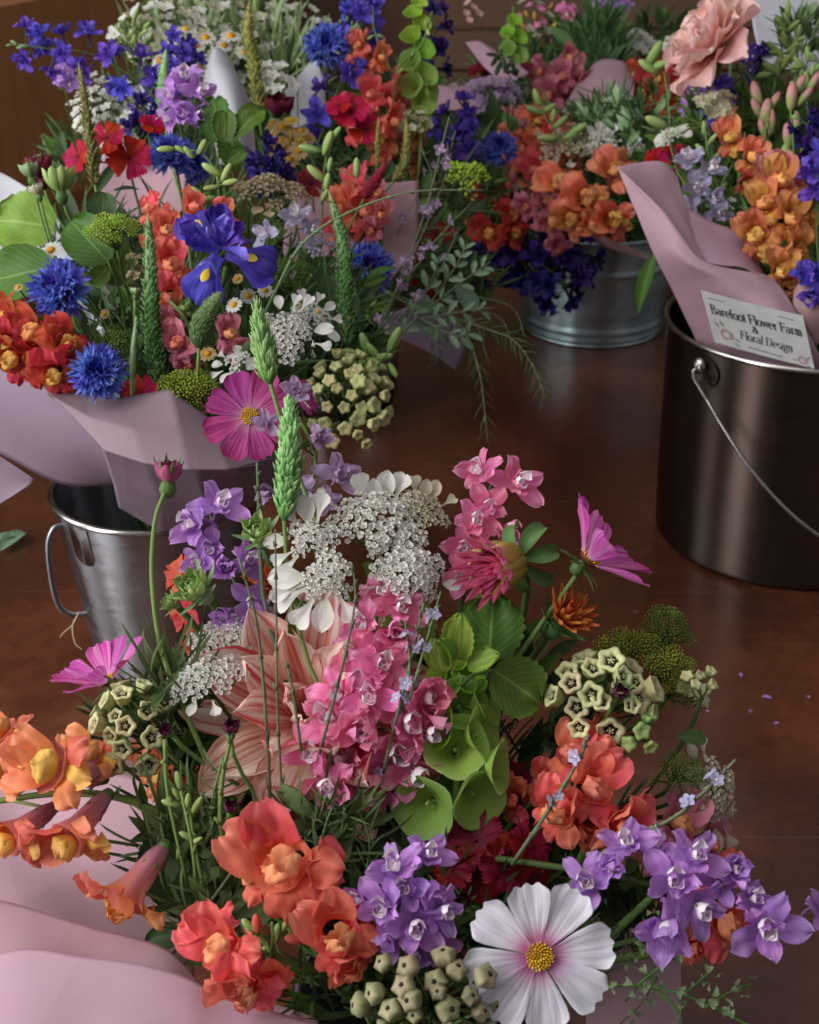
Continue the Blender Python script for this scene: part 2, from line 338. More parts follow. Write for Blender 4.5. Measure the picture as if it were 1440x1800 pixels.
def sepals(n, L, W, tilt, bend=0., mat='sepal_green', base=.12, prof='lance'):
    g = G(); p = petal(L, W, prof, 3, 6, cup=.3, bend=bend)
    for M in ring(n, tilt, base * .5, jit=5, seed=n): g.join(p, M)
    g.join(blob(base, base, base * 1.2, 8, 4), T(0, 0, -base * .6)); return g.mesh('calyx', mat)

def cosmos(x, y, rad, d, ax, v, label, mat='cosmos_white', n=8, tilt=8, roll=0, W=.56, name='cosmos', discs=None, group=None, jit=3, stem=None, bend=-.15, petals=None, grey=None):
    H = P(x, y, d); A = AX(ax); s = rad * d / FPX
    pts = stem if stem else stem_pts(H, A, v)
    rt = mk_root(name, label, 'flower', pts, group); M = frame(H, A, R(roll), s)
    mp = m_petal('cosmos', mat, L=.92, W=W, prof='cosmos', nu=14, nv=12, cup=.12, bend=bend, ruf=.04, lob=.028, nl=3, groove=.022, ng=5, tipr=.05)
    mats = ring(n, tilt, .1, jit=jit, seed=int(x)) if petals is None else [RZ(a) @ T(0, .1, 0) @ RX(t) @ S(q) for a, t, q in petals]
    for i, m in enumerate(mats): part('petal', mp(i % 4), rt, M @ m @ T(0, 0, .012 * (i % 2)))
    part('disc', cached(('disc',), lambda: florets_disc(70, .185, 4, ['yellow_disc', 'disc_yellow_tip', 'disc_dark'])), rt, M @ T(0, 0, .03))
    part('calyx', cached(('ccal',), lambda: sepals(8, .42, .1, -12)), rt, M @ T(0, 0, -.1))
    stem_part(pts, rt, .0017, .0012, 'stem_light')
def closed_bud(x, y, rad, d, ax, v, label, mat='bud_pink', n=9, long=1.25, name='cosmos_bud', sep=6, seplen=1.5, group=None, septilt=35, smat='sepal_green', stem=None):
    H = P(x, y, d); A = AX(ax); s = rad * d / FPX; pts = stem if stem else stem_pts(H - A * s, A, v)
    rt = mk_root(name, label, 'flower bud', pts, group); M = frame(H, A, rnd.random() * 6, s)
    mp = m_petal('cb%.2f' % long, mat, L=long * 1.15, W=1.0, prof='oval', nu=5, nv=8, cup=.55, bend=1.15, ruf=.05)
    for i in range(n):
        k = i % 2; part('petal', mp(i % 3), rt, M @ RZ(i * 360 / n + 7 * k) @ T(0, .1, -.75) @ RX(28 + 10 * k) @ S(1 - .12 * k))
    part('calyx', cached(('bcal', sep, seplen, septilt, smat), lambda: sepals(sep, seplen, .3, septilt, .5, smat, .45)), rt, M @ T(0, 0, -.75))
    stem_part(pts, rt, .0015, .0011, 'stem_light')
def cf_floret(L=1, wide=.36, nl=6, seed=0):  # funnel with pointed lobes, opens along +y
    r = random.Random(seed); V = []; UV = []; seg = nl * 2
    for k, (t, rr) in enumerate(((0, .03), (.35, .05), (.58, .12), (.74, wide * .62))):
        for i in range(seg):
            a = 6.2832 * i / seg; V.append((rr * math.cos(a), t * L, rr * math.sin(a) * .7)); UV.append((i / seg, t))
    for i in range(seg):
        a = 6.2832 * i / seg; lobe = i % 2 == 0; rr = wide * (1.25 if lobe else .72); t = (1.0 + r.uniform(-.06, .12)) if lobe else .76
        V.append((rr * math.cos(a) + (r.uniform(-.05, .05) if lobe else 0), t * L, rr * math.sin(a) * .8)); UV.append((i / seg, 1 if lobe else .75))
    g = G(); g.add(V, grid(seg, 4, True), UV); return g
def cornflower(x, y, rad, d, ax, v, label, full=True, group='blue cornflowers', n=22):
    H = P(x, y, d); A = AX(ax); s = rad * d / FPX; pts = stem_pts(H - A * s * .5, A, v)
    rt = mk_root('cornflower', label, 'flower', pts, group); M = frame(H, A, rnd.random() * 6, s)
    fl = lambda i: cached(('cff', i), lambda: cf_floret(1, .37, 6, i).mesh('floret', 'cornflower_blue'))
    if full:
        for i in range(n):
            part('floret', fl(i % 4), rt, M @ RZ(i * 360 / n + rnd.uniform(-6, 6)) @ RX(rnd.uniform(-12, 30)) @ T(0, .12, -.05) @ RY(rnd.uniform(0, 90)) @ S(rnd.uniform(.82, .96)))
        for i in range(20):
            part('floret', fl(i % 4), rt, M @ RZ(i * 18 + 10) @ RX(rnd.uniform(38, 55)) @ T(0, .1, 0) @ RY(rnd.uniform(0, 90)) @ S(rnd.uniform(.62, .78)))
        def heart():
            g = G(); r = random.Random(5)
            for i in range(26): g.join(cf_floret(.62, .10, 4, i), RZ(i * 137.5) @ RX(90 - 38 * math.sqrt(i / 26)) @ S(r.uniform(.8, 1.1)))
            return g.mesh('heart', 'cornflower_heart')
        part('heart', cached(('cfheart',), heart), rt, M)
    else:
        def head():
            g = G(); r = random.Random(3)
            for i in range(46): g.join(cf_floret(1, .28, 5, i), RZ(i * 137.5) @ RX(5 + 75 * (i / 46)) @ T(0, .08, 0) @ RY(r.uniform(0, 90)) @ S(r.uniform(.7, 1) * (1 - .3 * i / 46)))
            return g.mesh('florets', 'cornflower_blue')
        part('florets', cached(('cfhead',), head), rt, M)
    part('calyx', cached(('cfcal',), lambda: blob(.26, .26, .42, 10, 6).mesh('calyx', 'sepal_green')), rt, M @ T(0, 0, -.32))
    stem_part(pts, rt, .0015, .0012, 'stem_wiry')

# larkspur -----------------------------------------------------------------
LK = {'pink': ('larkspur_pink', 'white_centre', 'spur_pink'), 'purple': ('larkspur_purple', 'white_centre', 'larkspur_purple'),
      'violet': ('larkspur_violet', 'larkspur_violet', 'larkspur_violet'), 'dark': ('larkspur_dark', 'larkspur_dark', 'larkspur_dark'),
      'pale': ('larkspur_pale', 'white_centre', 'larkspur_pale'), 'mauve': ('mauve_fade', 'mauve_fade', 'mauve_fade'), 'white': ('lace_white', 'lace_cream', 'lace_white')}
def lk_petal(i): return petal(.95, .62, 'round' if i % 2 else 'oval', 7, 8, cup=.12, bend=(-.55, .35, -.15, .6)[i % 4], ruf=.17, tipr=-.04, seed=i, groove=.012, ng=2)
def lk_centre():
    g = G()
    for a, t, s in ((0, 50, .78), (140, 58, .62), (220, 55, .66), (90, 66, .5), (270, 70, .52)): g.join(petal(1, .6, 'spoon', 4, 6, cup=.5, bend=.5, ruf=.12, seed=a), RZ(a) @ T(0, .03, 0) @ RX(t) @ S(s))
    return g
def lk_spur():
    pts = [Vector((0, .05, -.02)), Vector((0, .16, -.3)), Vector((0, .22, -.6)), Vector((0, .14, -.9)), Vector((0, .0, -1.05))]
    return tube(cr(pts, 3), .11, .03, 6)
def lk_floret_parts(par, M, kind, seed, detail):
    mp, mc, ms = LK[kind]
    if detail:
        pts = [RZ(72 * i + 36) @ RZ((i * 29 + seed * 17) % 19 - 9) @ T(0, .05, 0) @ RX(20 + (34 if seed % 4 == 3 else 0) + ((i * 37 + seed * 53) % 44 - 18)) @ RY((i * 41 + seed * 23) % 40 - 20) @ S(.84 + ((i * 2 + seed) % 4) * .08) for i in range(5)] + ([RZ(120 * i + seed * 31) @ T(0, .04, .03) @ RX(52 + (i * 13 + seed * 7) % 20) @ S(.6) for i in range(2)] if kind in ('pink', 'purple', 'mauve') else [])
        f = part('floret', cached(('lkc', mc), lambda: lk_centre().mesh('centre', mc)), par, M)
        for i, m in enumerate(pts):
            part('petal', cached(('lkp', mp, (i + seed) % 4), lambda: lk_petal((i + seed) % 4).mesh('petal', mp)), f, M @ m)
        part('spur', cached(('lks', ms), lambda: lk_spur().mesh('spur', ms)), f, M)
    else:
        def fn():
            g = G(); r = random.Random(seed)
            for i in range(5): g.join(lk_petal(i + seed), RZ(72 * i + 36) @ T(0, .05, 0) @ RX(20 + r.uniform(-12, 20)) @ S(r.uniform(.85, 1.05)), mat=0)
            g.join(lk_centre(), mat=1); g.join(lk_spur(), mat=2); return g.mesh('floret', [mp, mc, ms])
        part('floret', cached(('lkf', kind, seed % 4), fn), par, M)
def small_bud(L=1, mat='bud_green'):
    return cached(('sb', mat), lambda: blob(.32, .32, L, 8, 6, lambda a, t: 1 + .08 * math.cos(3 * a)).mesh('bud', mat))
def spike_path(path, v=None, base=None):
    pw = [P(*p) for p in path]; top = cr(pw, 6)  # from low to tip
    d0 = (top[1] - top[0]).normalized()
    if v is not None:
        B, N = stem_base(v); L = (top[0] - N).length
        return [B] + bez(N, N + (N - B).normalized() * L * .35, top[0] - d0 * L * .35, top[0], 8)[:-1] + top, top
    return top, top
def along(top, t):
    f = t * (len(top) - 1); i = min(int(f), len(top) - 2); q = f - i
    return top[i].lerp(top[i + 1], q), (top[i + 1] - top[i]).normalized()
def larkspur(path, v, label, kind, size, fl=None, n=16, buds=5, detail=False, group=None, spread=.55, name='larkspur', taper=.35, face=.55, budm='bud_green'):
    pts, top = spike_path(path, v); rt = mk_root(name, label, 'flower', pts, group); ex = []; d = path[len(path) // 2][2]; s0 = size * d / FPX
    if fl:
        for k, q in enumerate(fl):
            x, y = q[0], q[1]; s = (q[2] if len(q) > 2 else size) * d / FPX
            near = min(top, key=lambda p: (p - P(x, y, d)).length); c = P(x, y, (near - Vector((0, 0, CAM_H))).dot(FW) - s * rnd.uniform(.5, 1.3))
            out = (c - near).normalized(); A = (out * 1.1 - FW * face + UP * .1 + Vector((rnd.uniform(-.3, .3), 0, rnd.uniform(-.3, .3)))).normalized()
            if len(q) > 3: A = AX(q[3])
            lk_floret_parts(rt, frame(c, A, rnd.uniform(-.5, .5), s), kind, k, detail); ex.append(tube([near, near.lerp(c, .5) + UP * .001, c - A * s * .1], .0007, .0005, 4))
    else:
        for k in range(n):
            t = k / n * .93; p, tg = along(top, t); a = k * 2.39996 + 1; s = s0 * (1 - taper * t)
            o = tg.orthogonal().normalized(); o2 = tg.cross(o); out = (o * math.cos(a) + o2 * math.sin(a)).normalized()
            c = p + out * s * spread * 1.6 + tg * s * .2; A = (out + tg * .25 - FW * face).normalized()
            lk_floret_parts(rt, frame(c, A, rnd.uniform(-.6, .6), s), kind, k, detail); ex.append(tube([p, c - A * s * .1], .0007, .0005, 4))
    p, tg = along(top, 1)
    for k in range(buds):
        pp, tg = along(top, 1 - .05 * k); a = k * 2.4; o = tg.orthogonal().normalized(); o2 = tg.cross(o); out = o * math.cos(a) + o2 * math.sin(a)
        A = (tg + out * .5).normalized(); bs = s0 * (.2 + .05 * k)
        part('bud', small_bud(1, budm), rt, frame(pp + A * bs * (1 if k else .6), A, 0, bs))
    stem_part(pts, rt, .0019, .0008, 'stem_green', ex)

# snapdragon ---------------------------------------------------------------
SN = {'orange': ('snap_orange', 'palate', 'snap_tube'), 'amber': ('snap_amber', 'palate', 'snap_tube'), 'coral': ('snap_coral', 'palate_coral', 'snap_coral'),
      'red': ('snap_red', 'palate', 'snap_red'), 'pink': ('snap_pink', 'palate_coral', 'snap_pink')}
def sn_shapes():
    up = lambda i: petal(1.0, 1.0, 'round', 14, 12, cup=.35, bend=(-1.5, -1.0, -1.9)[i % 3], ruf=.15, rf=1.9, tipr=-.05, seed=i)
    lo = lambda i: petal(.85, .74, 'round', 12, 10, cup=-.25, bend=(-1.7, -1.2, -2.0)[i % 3], ruf=.17, rf=1.7, seed=i + 9)
    pal = G(); [pal.join(petal(.72, .62, 'round', 8, 8, cup=.45, bend=1.7, ruf=.1, seed=q), RZ(a) @ T(0, .06, -.05) @ RX(t)) for q, (a, t) in enumerate(((158, 52), (202, 56), (180, 38)))]; pal.join(petal(.5, .5, 'round', 6, 6, cup=.4, bend=1.3, ruf=.1, seed=8), RZ(180) @ T(0, -.05, .02) @ RX(80))
    tb = lathe([(.10, -1.3), (.17, -1.25), (.24, -1.0), (.27, -.65), (.31, -.25), (.42, .05), (.5, .2)], 18, lambda a, t: 1 + .12 * math.cos(2 * a) * t + .05 * math.cos(5 * a + t * 3))
    return up, lo, pal, tb
SN_UP = [(24, 74), (-24, 70)]; SN_LO = [(138, 34), (180, 30), (-138, 38)]
def sn_floret(par, M, kind, seed, detail):
    up, lo, pal, tb = sn_shapes(); mp, ml, mt = SN[kind]
    A = [(RZ(a) @ T(0, .3, -.05) @ RX(t + (seed * 17 % 14) - 7), 0) for a, t in SN_UP] + [(RZ(a) @ T(0, .28, .0) @ RX(t) @ S(.9 if a == 180 else 1), 1) for a, t in SN_LO]
    if detail:
        f = part('floret', cached(('snt', mt), lambda: tb.mesh('tube', mt)), par, M)
        for i, (m, k) in enumerate(A):
            q = (i + seed) % 3; mm = mp if k == 0 else (ml if kind in ('orange', 'amber') and i == 3 else mp)
            part('upper_lip' if k == 0 else 'lower_lip', cached(('snp', mm, k, q), lambda: (up if k == 0 else lo)(q).mesh('lip', mm)), f, M @ m)
        part('palate', cached(('snl', ml), lambda: pal.mesh('palate', ml)), f, M @ T(0, -.1, .1) @ S(1.2, 1.1, 1.))
        part('calyx', cached(('snc',), lambda: sepals(5, .52, .32, 62, .2, 'sepal_green', .17, 'oval')), f, M @ T(0, 0, -1.2))
    else:
        def fn():
            g = G(); g.join(tb, mat=2)
            for i, (m, k) in enumerate(A): g.join((up if k == 0 else lo)(i + seed), m, mat=0 if k == 0 or kind not in ('orange', 'amber') or i != 3 else 1)
            g.join(pal, T(0, -.14, .12), mat=1); g.join(petal(.4, .3, 'oval', 2, 3, cup=.3), T(0, .1, -1.2) @ RX(60), mat=3); g.join(petal(.4, .3, 'oval', 2, 3, cup=.3), RZ(180) @ T(0, .1, -1.2) @ RX(60), mat=3)
            return g.mesh('floret', [mp, ml, mt, 'sepal_green'])
        part('floret', cached(('snf', kind, seed % 3), fn), par, M)
def snap_bud(mat): return cached(('snb', mat), lambda: blob(.42, .38, 1, 10, 7, lambda a, t: 1 + .1 * math.cos(2 * a + t * 2)).mesh('bud', mat))
def snapdragon(path, v, label, kind, size, fl=None, n=10, buds=5, detail=False, group=None, taper=.4, budm='bud_green', face=.5, leaves=0, spread=1.):
    pts, top = spike_path(path, v); rt = mk_root('snapdragon', label, 'flower', pts, group); d = path[len(path) // 2][2]; s0 = size * d / FPX; ex = []
    L = []
    if fl:
        for k, q in enumerate(fl):
            s = (q[2] if len(q) > 2 else size) * d / FPX; dd = q[4] if len(q) > 4 else None
            near = min(top, key=lambda p: (p - P(q[0], q[1], d)).length); c = P(q[0], q[1], dd if dd else (near - Vector((0, 0, CAM_H))).dot(FW) - s * .9)
            out = (c - near).normalized(); A = AX(q[3]) if len(q) > 3 and q[3] else (out + -FW * face).normalized(); L.append((c, A, s, near))
    else:
        for k in range(n):
            t = k / n * .85; p, tg = along(top, t); a = k * 2.39996 + .5; s = s0 * (1 - taper * t); o = tg.orthogonal().normalized(); o2 = tg.cross(o)
            out = o * math.cos(a) + o2 * math.sin(a); A = (out - FW * face + tg * .1).normalized(); L.append((p + A * s * 1.15 * spread, A, s, p))
    for k, (c, A, s, near) in enumerate(L):
        tg = (top[-1] - top[0]).normalized(); z = A.normalized(); x = tg.cross(z)
        if x.length < .2: x = RT.copy()
        M = frame(c, A, rnd.uniform(-.25, .25), s, ref=x)
        sn_floret(rt, M, kind, k, detail); ex.append(tube([near, c - A * s * 1.2], .0009, .0007, 4))
    for k in range(buds):
        pp, tg = along(top, 1 - .06 * k); a = k * 2.4; o = tg.orthogonal().normalized(); o2 = tg.cross(o); out = o * math.cos(a) + o2 * math.sin(a)
        A = (tg * .7 + out * .8).normalized() if k else tg; bs = s0 * (.24 + .05 * k)
        part('bud', snap_bud(budm if k < buds - 2 else (budm if budm != 'bud_green' else SN[kind][2])), rt, frame(pp + A * bs * 1.1, A, 0, bs))
    for k in range(leaves):
        pp, tg = along(top, .05 + .1 * k); a = k * 2.1; o = tg.orthogonal().normalized(); o2 = tg.cross(o); out = o * math.cos(a) + o2 * math.sin(a)
        part('leaf', leaf_mesh('lance', 'leaf_mid'), rt, frame(pp, -FW, 0, 1) if False else leafM(pp, (out + tg * .4), -FW, s0 * 1.0))
    stem_part(pts, rt, .0026, .0012, 'stem_light', ex)

# leaves -------------------------------------------------------------------
def leaf_mesh(kind, mat, i=0):
    def fn():
        if kind == 'scallop': g = petal(1, 1.05, 'round', 18, 14, cup=.12, ruf=.05, lob=.04, nl=7, seed=i, bend=-.3, groove=.02, ng=3, ser=.0)
        elif kind == 'tooth': g = petal(1, .72, 'round', 14, 14, cup=.25, ruf=.06, lob=.05, nl=5, seed=i, bend=-.4, groove=.03, ng=4)
        elif kind == 'oval': g = petal(1, .55, 'oval', 6, 10, cup=.25, bend=-.35, ruf=.04, seed=i)
        elif kind == 'round': g = petal(1, .85, 'round', 8, 10, cup=.15, bend=-.3, ruf=.04, seed=i)
        elif kind == 'willow': g = petal(1, .36, 'oval', 4, 8, cup=.3, bend=-.4, ruf=.04, seed=i)
        elif kind == 'lance': g = petal(1, .26, 'lance', 4, 8, cup=.4, bend=-.5, seed=i)
        else: g = petal(1, .07, 'strap', 2, 12, cup=.5, bend=-1.0, seed=i)
        if kind in ('scallop', 'tooth'):  # crenate sides
            V = g.v[0]; nu = 18 if kind == 'scallop' else 14; n = nu + 1
            for j in range(len(V) // n):
                k = 1 + .05 * (1 if j % 2 else -1)
                V[j * n, 0] *= k; V[j * n + nu, 0] *= k
        return g.mesh('leaf', mat)
    return cached(('leaf', kind, mat, i), fn)
def leafM(p, dirv, nrm, s):
    y = dirv.normalized(); z = nrm - y * nrm.dot(y); z.normalize(); x = y.cross(z)
    return Matrix(((x.x, y.x, z.x, p.x), (x.y, y.y, z.y, p.y), (x.z, y.z, z.z, p.z), (0, 0, 0, 1))) @ Matrix.Scale(s, 4)
def leaf(x, y, x2, y2, d, label, kind='oval', mat='leaf_mid', v='front', nrm=(0, .3, 1), seed=0, d2=None, name='leaf_sprig', wide=1., extra=()):
    a = P(x, y, d); b = P(x2, y2, d2 or d); A = b - a; pts = stem_pts(a, A, v, .3)
    rt = mk_root(name, label, 'leaf', pts)
    for k, (q, q2, dd, n2) in enumerate([((x, y), (x2, y2), d, nrm)] + list(extra)):
        p0 = P(q[0], q[1], dd); p1 = P(q2[0], q2[1], (d2 or dd) if k == 0 else dd)
        part('leaf', leaf_mesh(kind, mat, (seed + k) % 3), rt, leafM(p0, p1 - p0, AX(n2), (p1 - p0).length) @ S(wide, 1, 1))
    stem_part(pts, rt, .0015, .001, 'stem_green')
# umbels -------------------------------------------------------------------
def tiny_flower(g, M, mat=0, cmat=1, r=None, big=None):
    p = petal(1, 1.0, 'spoon', 2, 3, cup=.2, bend=.2)
    for i in range(5): g.join(p, M @ RZ(72 * i) @ RX(r.uniform(0, 40)) @ S(r.uniform(.75, 1.1)), mat=mat)
    g.join(blob(.25, .25, .3, 4, 2), M @ T(0, 0, .15), mat=cmat)
def umbellet(seed, n=12, mats=('lace_white', 'lace_cream', 'sepal_green'), fs=.285):
    def fn():
        g = G(); r = random.Random(seed)
        for k in range(n):
            q = math.sqrt((k + .5) / n); a = k * 2.39996; c = Vector((q * .85 * math.cos(a), q * .85 * math.sin(a), .35 * (1 - q * q) + r.uniform(-.06, .06)))
            A = Vector((c.x * .6, c.y * .6, 1)).normalized()
            tiny_flower(g, frame(c, A, r.random() * 6, fs * r.uniform(.8, 1.2)), 0, 1, r)
            g.join(tube([Vector((0, 0, -.7)), c * .5 + Vector((0, 0, -.15)), c], .02, .015, 3, False), mat=2)
        return g.mesh('umbellet', list(mats))
    return cached(('umb', seed % 3, n, mats), fn)
def umbel(x, y, rx, ry, d, ax, v, label, n=16, us=.32, petals=(), mats=('lace_white', 'lace_cream', 'sepal_green'), name='lace_flower', group=None, dome=.35, psize=.42, seed=1, stem=True):
    H = P(x, y, d); A = AX(ax); s = rx * d / FPX; base = H - A * s * .9; pts = stem_pts(base, A, v)
    rt = mk_root(name, label, 'flower', pts, group); M = frame(H, A, 0, s); k2 = ry / rx; ex = []; r = random.Random(seed)
    for k in range(n):
        q = math.sqrt((k + .5) / n); a = k * 2.39996 + seed; c = Vector((q * .88 * math.cos(a), q * .88 * k2 * math.sin(a), dome * (1 - q * q) + r.uniform(-.08, .08)))
        ad = Vector((c.x * .5, c.y * .5, 1)).normalized(); Mu = M @ frame(c, ad, r.random() * 6, us * r.uniform(.8, 1.15))
        part('umbellet', umbellet(k + seed, 12, mats), rt, Mu)
        top = (Mu @ Vector((0, 0, -.7))); ex.append(tube([base, base.lerp(top, .6) - A * s * .06, top], .0006, .0005, 4, False))
    for k, q in enumerate(petals):  # outer ray petals: (angle, radius, size)
        m = M @ RZ(q[0] - 90) @ T(0, q[1] * (k2 if abs(math.sin(R(q[0]))) > .7 else 1), -.02) @ RX(q[3] if len(q) > 3 else 5) @ S(q[2])
        part('petal', cached(('lp', mats[0], k % 3), lambda: petal(1, .66, 'oval' if k % 3 == 0 else 'spoon', 8, 8, cup=.2, bend=-.25, notch=.05, ruf=.08, seed=k).mesh('petal', mats[0])), rt, m)
    stem_part(pts, rt, .0014, .001, 'stem_green', ex)
def ball_umbel(x, y, rx, ry, d, ax, v, label, n=22, mat='dill_green', us=.26, name='dill_flower', group=None, seed=1, dome=.5, bs=.11, nb=22):
    H = P(x, y, d); A = AX(ax); s = rx * d / FPX; base = H - A * s * .9; pts = stem_pts(base, A, v)
    rt = mk_root(name, label, 'flower', pts, group); M = frame(H, A, 0, s); r = random.Random(seed); ex = []
    def fn():
        g = G(); rr = random.Random(4)
        for k in range(nb):
            q = math.sqrt((k + .5) / nb); a = k * 2.4; c = Vector((q * math.cos(a), q * math.sin(a), .45 * (1 - q * q) + rr.uniform(-.1, .1))); b = bs * rr.uniform(.8, 1.25) * (1.5 if nb < 16 else 1)
            g.join(blob(b, b, b * .9, 6, 3), T(*c)); g.join(tube([Vector((0, 0, -.8)), c], .02, .02, 3, False))
        return g.mesh('umbellet', mat)
    me = cached(('ball', mat, nb, bs), fn)
    for k in range(n):
        q = math.sqrt((k + .5) / n); a = k * 2.39996 + seed; c = Vector((q * .85 * math.cos(a), q * .85 * ry / rx * math.sin(a), dome * (1 - q * q) + r.uniform(-.1, .1)))
        Mu = M @ frame(c, Vector((c.x * .6, c.y * .6, 1)), r.random() * 6, us * r.uniform(.8, 1.2)); part('umbellet', me, rt, Mu)
        top = Mu @ Vector((0, 0, -.7)); ex.append(tube([base, top], .0006, .0005, 4, False))
    stem_part(pts, rt, .0014, .001, 'stem_green', ex)

# milkweed -----------------------------------------------------------------
def star_bud(mat, closed):
    def fn():
        g = G(); pent = lambda a: .809 / math.cos((a % 1.2566) - .6283)
        if closed == 'star':   # pillow with five blunt horns
            pr = [(0.02, -.75), (.35, -.72), (.62, -.5), (.78, -.1), (.86, .25), (.80, .45), (.52, .48), (.25, .34), (.02, .3)]
            g.join(lathe(pr, 30, lambda a, t: 1 + .17 * math.cos(5 * a) * min(1, t * 1.6)))
        elif closed == 'seam':  # five flat facets with seams meeting in a small star hole
            pr = [(0.02, -.9), (.45, -.8), (.8, -.35), (.9, .1), (.80, .34), (.58, .5), (.26, .54), (.1, .5), (.03, .4)]
            g.join(lathe(pr, 40, lambda a, t: (1 - min(1, t * 2)) + min(1, t * 2) * (pent(a + .6283) ** 1.4 * 1.12)))
            for i in range(5): g.join(petal(.5, .17, 'lance', 2, 3), RZ(72 * i - 18 - 36) @ T(0, .02, .575) @ RX(-14), mat=1)
            g.join(blob(.14, .14, .06, 10, 3), T(0, 0, .54), mat=1)
        else:  # open cup of five lobes round a dark throat
            pr = [(0.02, -.9), (.4, -.82), (.72, -.45), (.82, -.05), (.9, .3), (.98, .42), (.82, .5), (.6, .42), (.5, .26), (.46, .0)]
            g.join(lathe(pr, 40, lambda a, t: 1 + .15 * math.cos(5 * a) * min(1, t * 1.4)))
            g.join(blob(.42, .42, .12, 10, 3), T(0, 0, .12), mat=1)
            for i in range(5): g.join(blob(.06, .13, .13, 6, 4), RZ(72 * i) @ T(0, .17, .24) @ RX(-20), mat=0)
            g.join(blob(.09, .09, .08, 8, 3), T(0, 0, .3), mat=0)
        return g.mesh('bud', [mat, 'milkweed_dark'])
    return cached(('star', mat, closed), fn)
def milkweed(x, y, rx, ry, d, ax, v, label, n=24, us=.2, mat='milkweed', form='star', seed=1, depth=.8, group=None):
    H = P(x, y, d); A = AX(ax); s = rx * d / FPX; base = H - A * s * 1.3; pts = stem_pts(base, A, v)
    rt = mk_root('milkweed', label, 'flower', pts, group); r = random.Random(seed); ex = []
    Mh = frame(H, A, 0, s)
    for k in range(n):
        q = math.sqrt((k + .5) / n); a = k * 2.39996 + seed; zz = math.sqrt(max(0, 1 - q * q)) * depth
        c = Vector((q * math.cos(a), q * ry / rx * math.sin(a), zz - .2 + r.uniform(-.2, .14))); c.x += r.uniform(-.07, .07); c.y += r.uniform(-.07, .07); nrm = Vector((c.x * 1.0 + r.uniform(-.35, .35), c.y * 1.0 + r.uniform(-.35, .35), zz * .8 + .35))
        Mu = Mh @ frame(c, nrm, r.random() * 6, us * r.uniform(.7, 1.12)); part('bud', star_bud(mat, form), rt, Mu)
        b = Mu @ Vector((0, 0, -.8)); ex.append(tube([base, base.lerp(b, .6), b], .0008, .0008, 4, False))
    stem_part(pts, rt, .002, .0016, 'stem_green', ex)

# bells of Ireland -----------------------------------------------------------
def bell_cup(mat, i):
    def fn():
        r = random.Random(i); p1, p2 = r.random() * 6, r.random() * 6
        pr = [(.08, -.8), (.2, -.74), (.38, -.5), (.6, -.22), (.82, -.04), (.97, .05), (1.0, .06), (.97, .045)]
        g = lathe(pr, 30, lambda a, t: 1 + (.05 * math.cos(5 * a + p1) + .03 * math.cos(3 * a + p2)) * t)
        V = g.v[0]; ang = np.arctan2(V[:, 1], V[:, 0]); V[:, 2] += .07 * np.cos(2 * ang + p1) * (V[:, 2] > -.3); return g.mesh('cup', mat)
    return cached(('bell', mat, i), fn)
def bells(path, v, label, cups, seedm='bell_green', group=None, leaves=()):
    pts, top = spike_path(path, v); rt = mk_root('bells_of_ireland', label, 'flower', pts, group); d = path[0][2]; ex = []
    for k, (x, y, rad, ax, *o) in enumerate(cups):
        s = rad * d / FPX; mat = o[0] if o else seedm
        near = min(top, key=lambda p: (p - P(x, y, d)).length); dd = (near - Vector((0, 0, CAM_H))).dot(FW) - s * .75 + (o[1] if len(o) > 1 else 0)
        c = P(x, y, dd); A = AX(ax); part('cup', bell_cup(mat, k % 4), rt, frame(c, A, rnd.random() * 6, s)); part('seed', small_bud(1, 'bud_green'), rt, frame(c - A * s * .45, A, 0, s * .22))
        ex.append(tube([near, c - A * s * .75], .001, .001, 4))
    for (x, y, x2, y2, kind, mat, n2) in leaves:
        p0 = P(x, y, d - .02); p1 = P(x2, y2, d - .03); part('leaf', leaf_mesh(kind, mat, 1), rt, leafM(p0, p1 - p0, AX(n2), (p1 - p0).length))
    stem_part(pts, rt, .0026, .0014, 'stem_light', ex)

# bristly and beaded spikes --------------------------------------------------
def bristle_mesh(n, wid, mat, up=.55, bl=.26, seed=0, bw=.06, peak=.8, sides=1):
    def fn():  # unit length along +z, radius wid
        g = G(); r = random.Random(seed); f = lambda t: wid * (math.sin(math.pi * min(1, max(.02, t ** peak if peak < 1 else t))) ** .55)
        g.join(tube([Vector((0, 0, i / 10)) for i in range(11)], lambda t: f(t) * .72 + .002, None, 7), mat=0)
        p = petal(1, bw / bl, 'lance', 2, 3, cup=.6, bend=.5)
        for k in range(n):
            t = (k + .5) / n; a = k * 2.39996; q = f(t) * .66
            M = T(q * math.cos(a), q * math.sin(a), t * .93) @ RZ(math.degrees(a) - 90) @ RX(90 - 90 * (1 - up) + r.uniform(-12, 12)) @ RY(r.uniform(-30, 30)) @ S(bl * r.uniform(.6, 1.35) * (1 - .45 * t))
            if r.random() > .06: g.join(p, M)
        return g.mesh('bristles', mat)
    return cached(('bris', n, wid, mat, up, bl, seed, bw), fn)
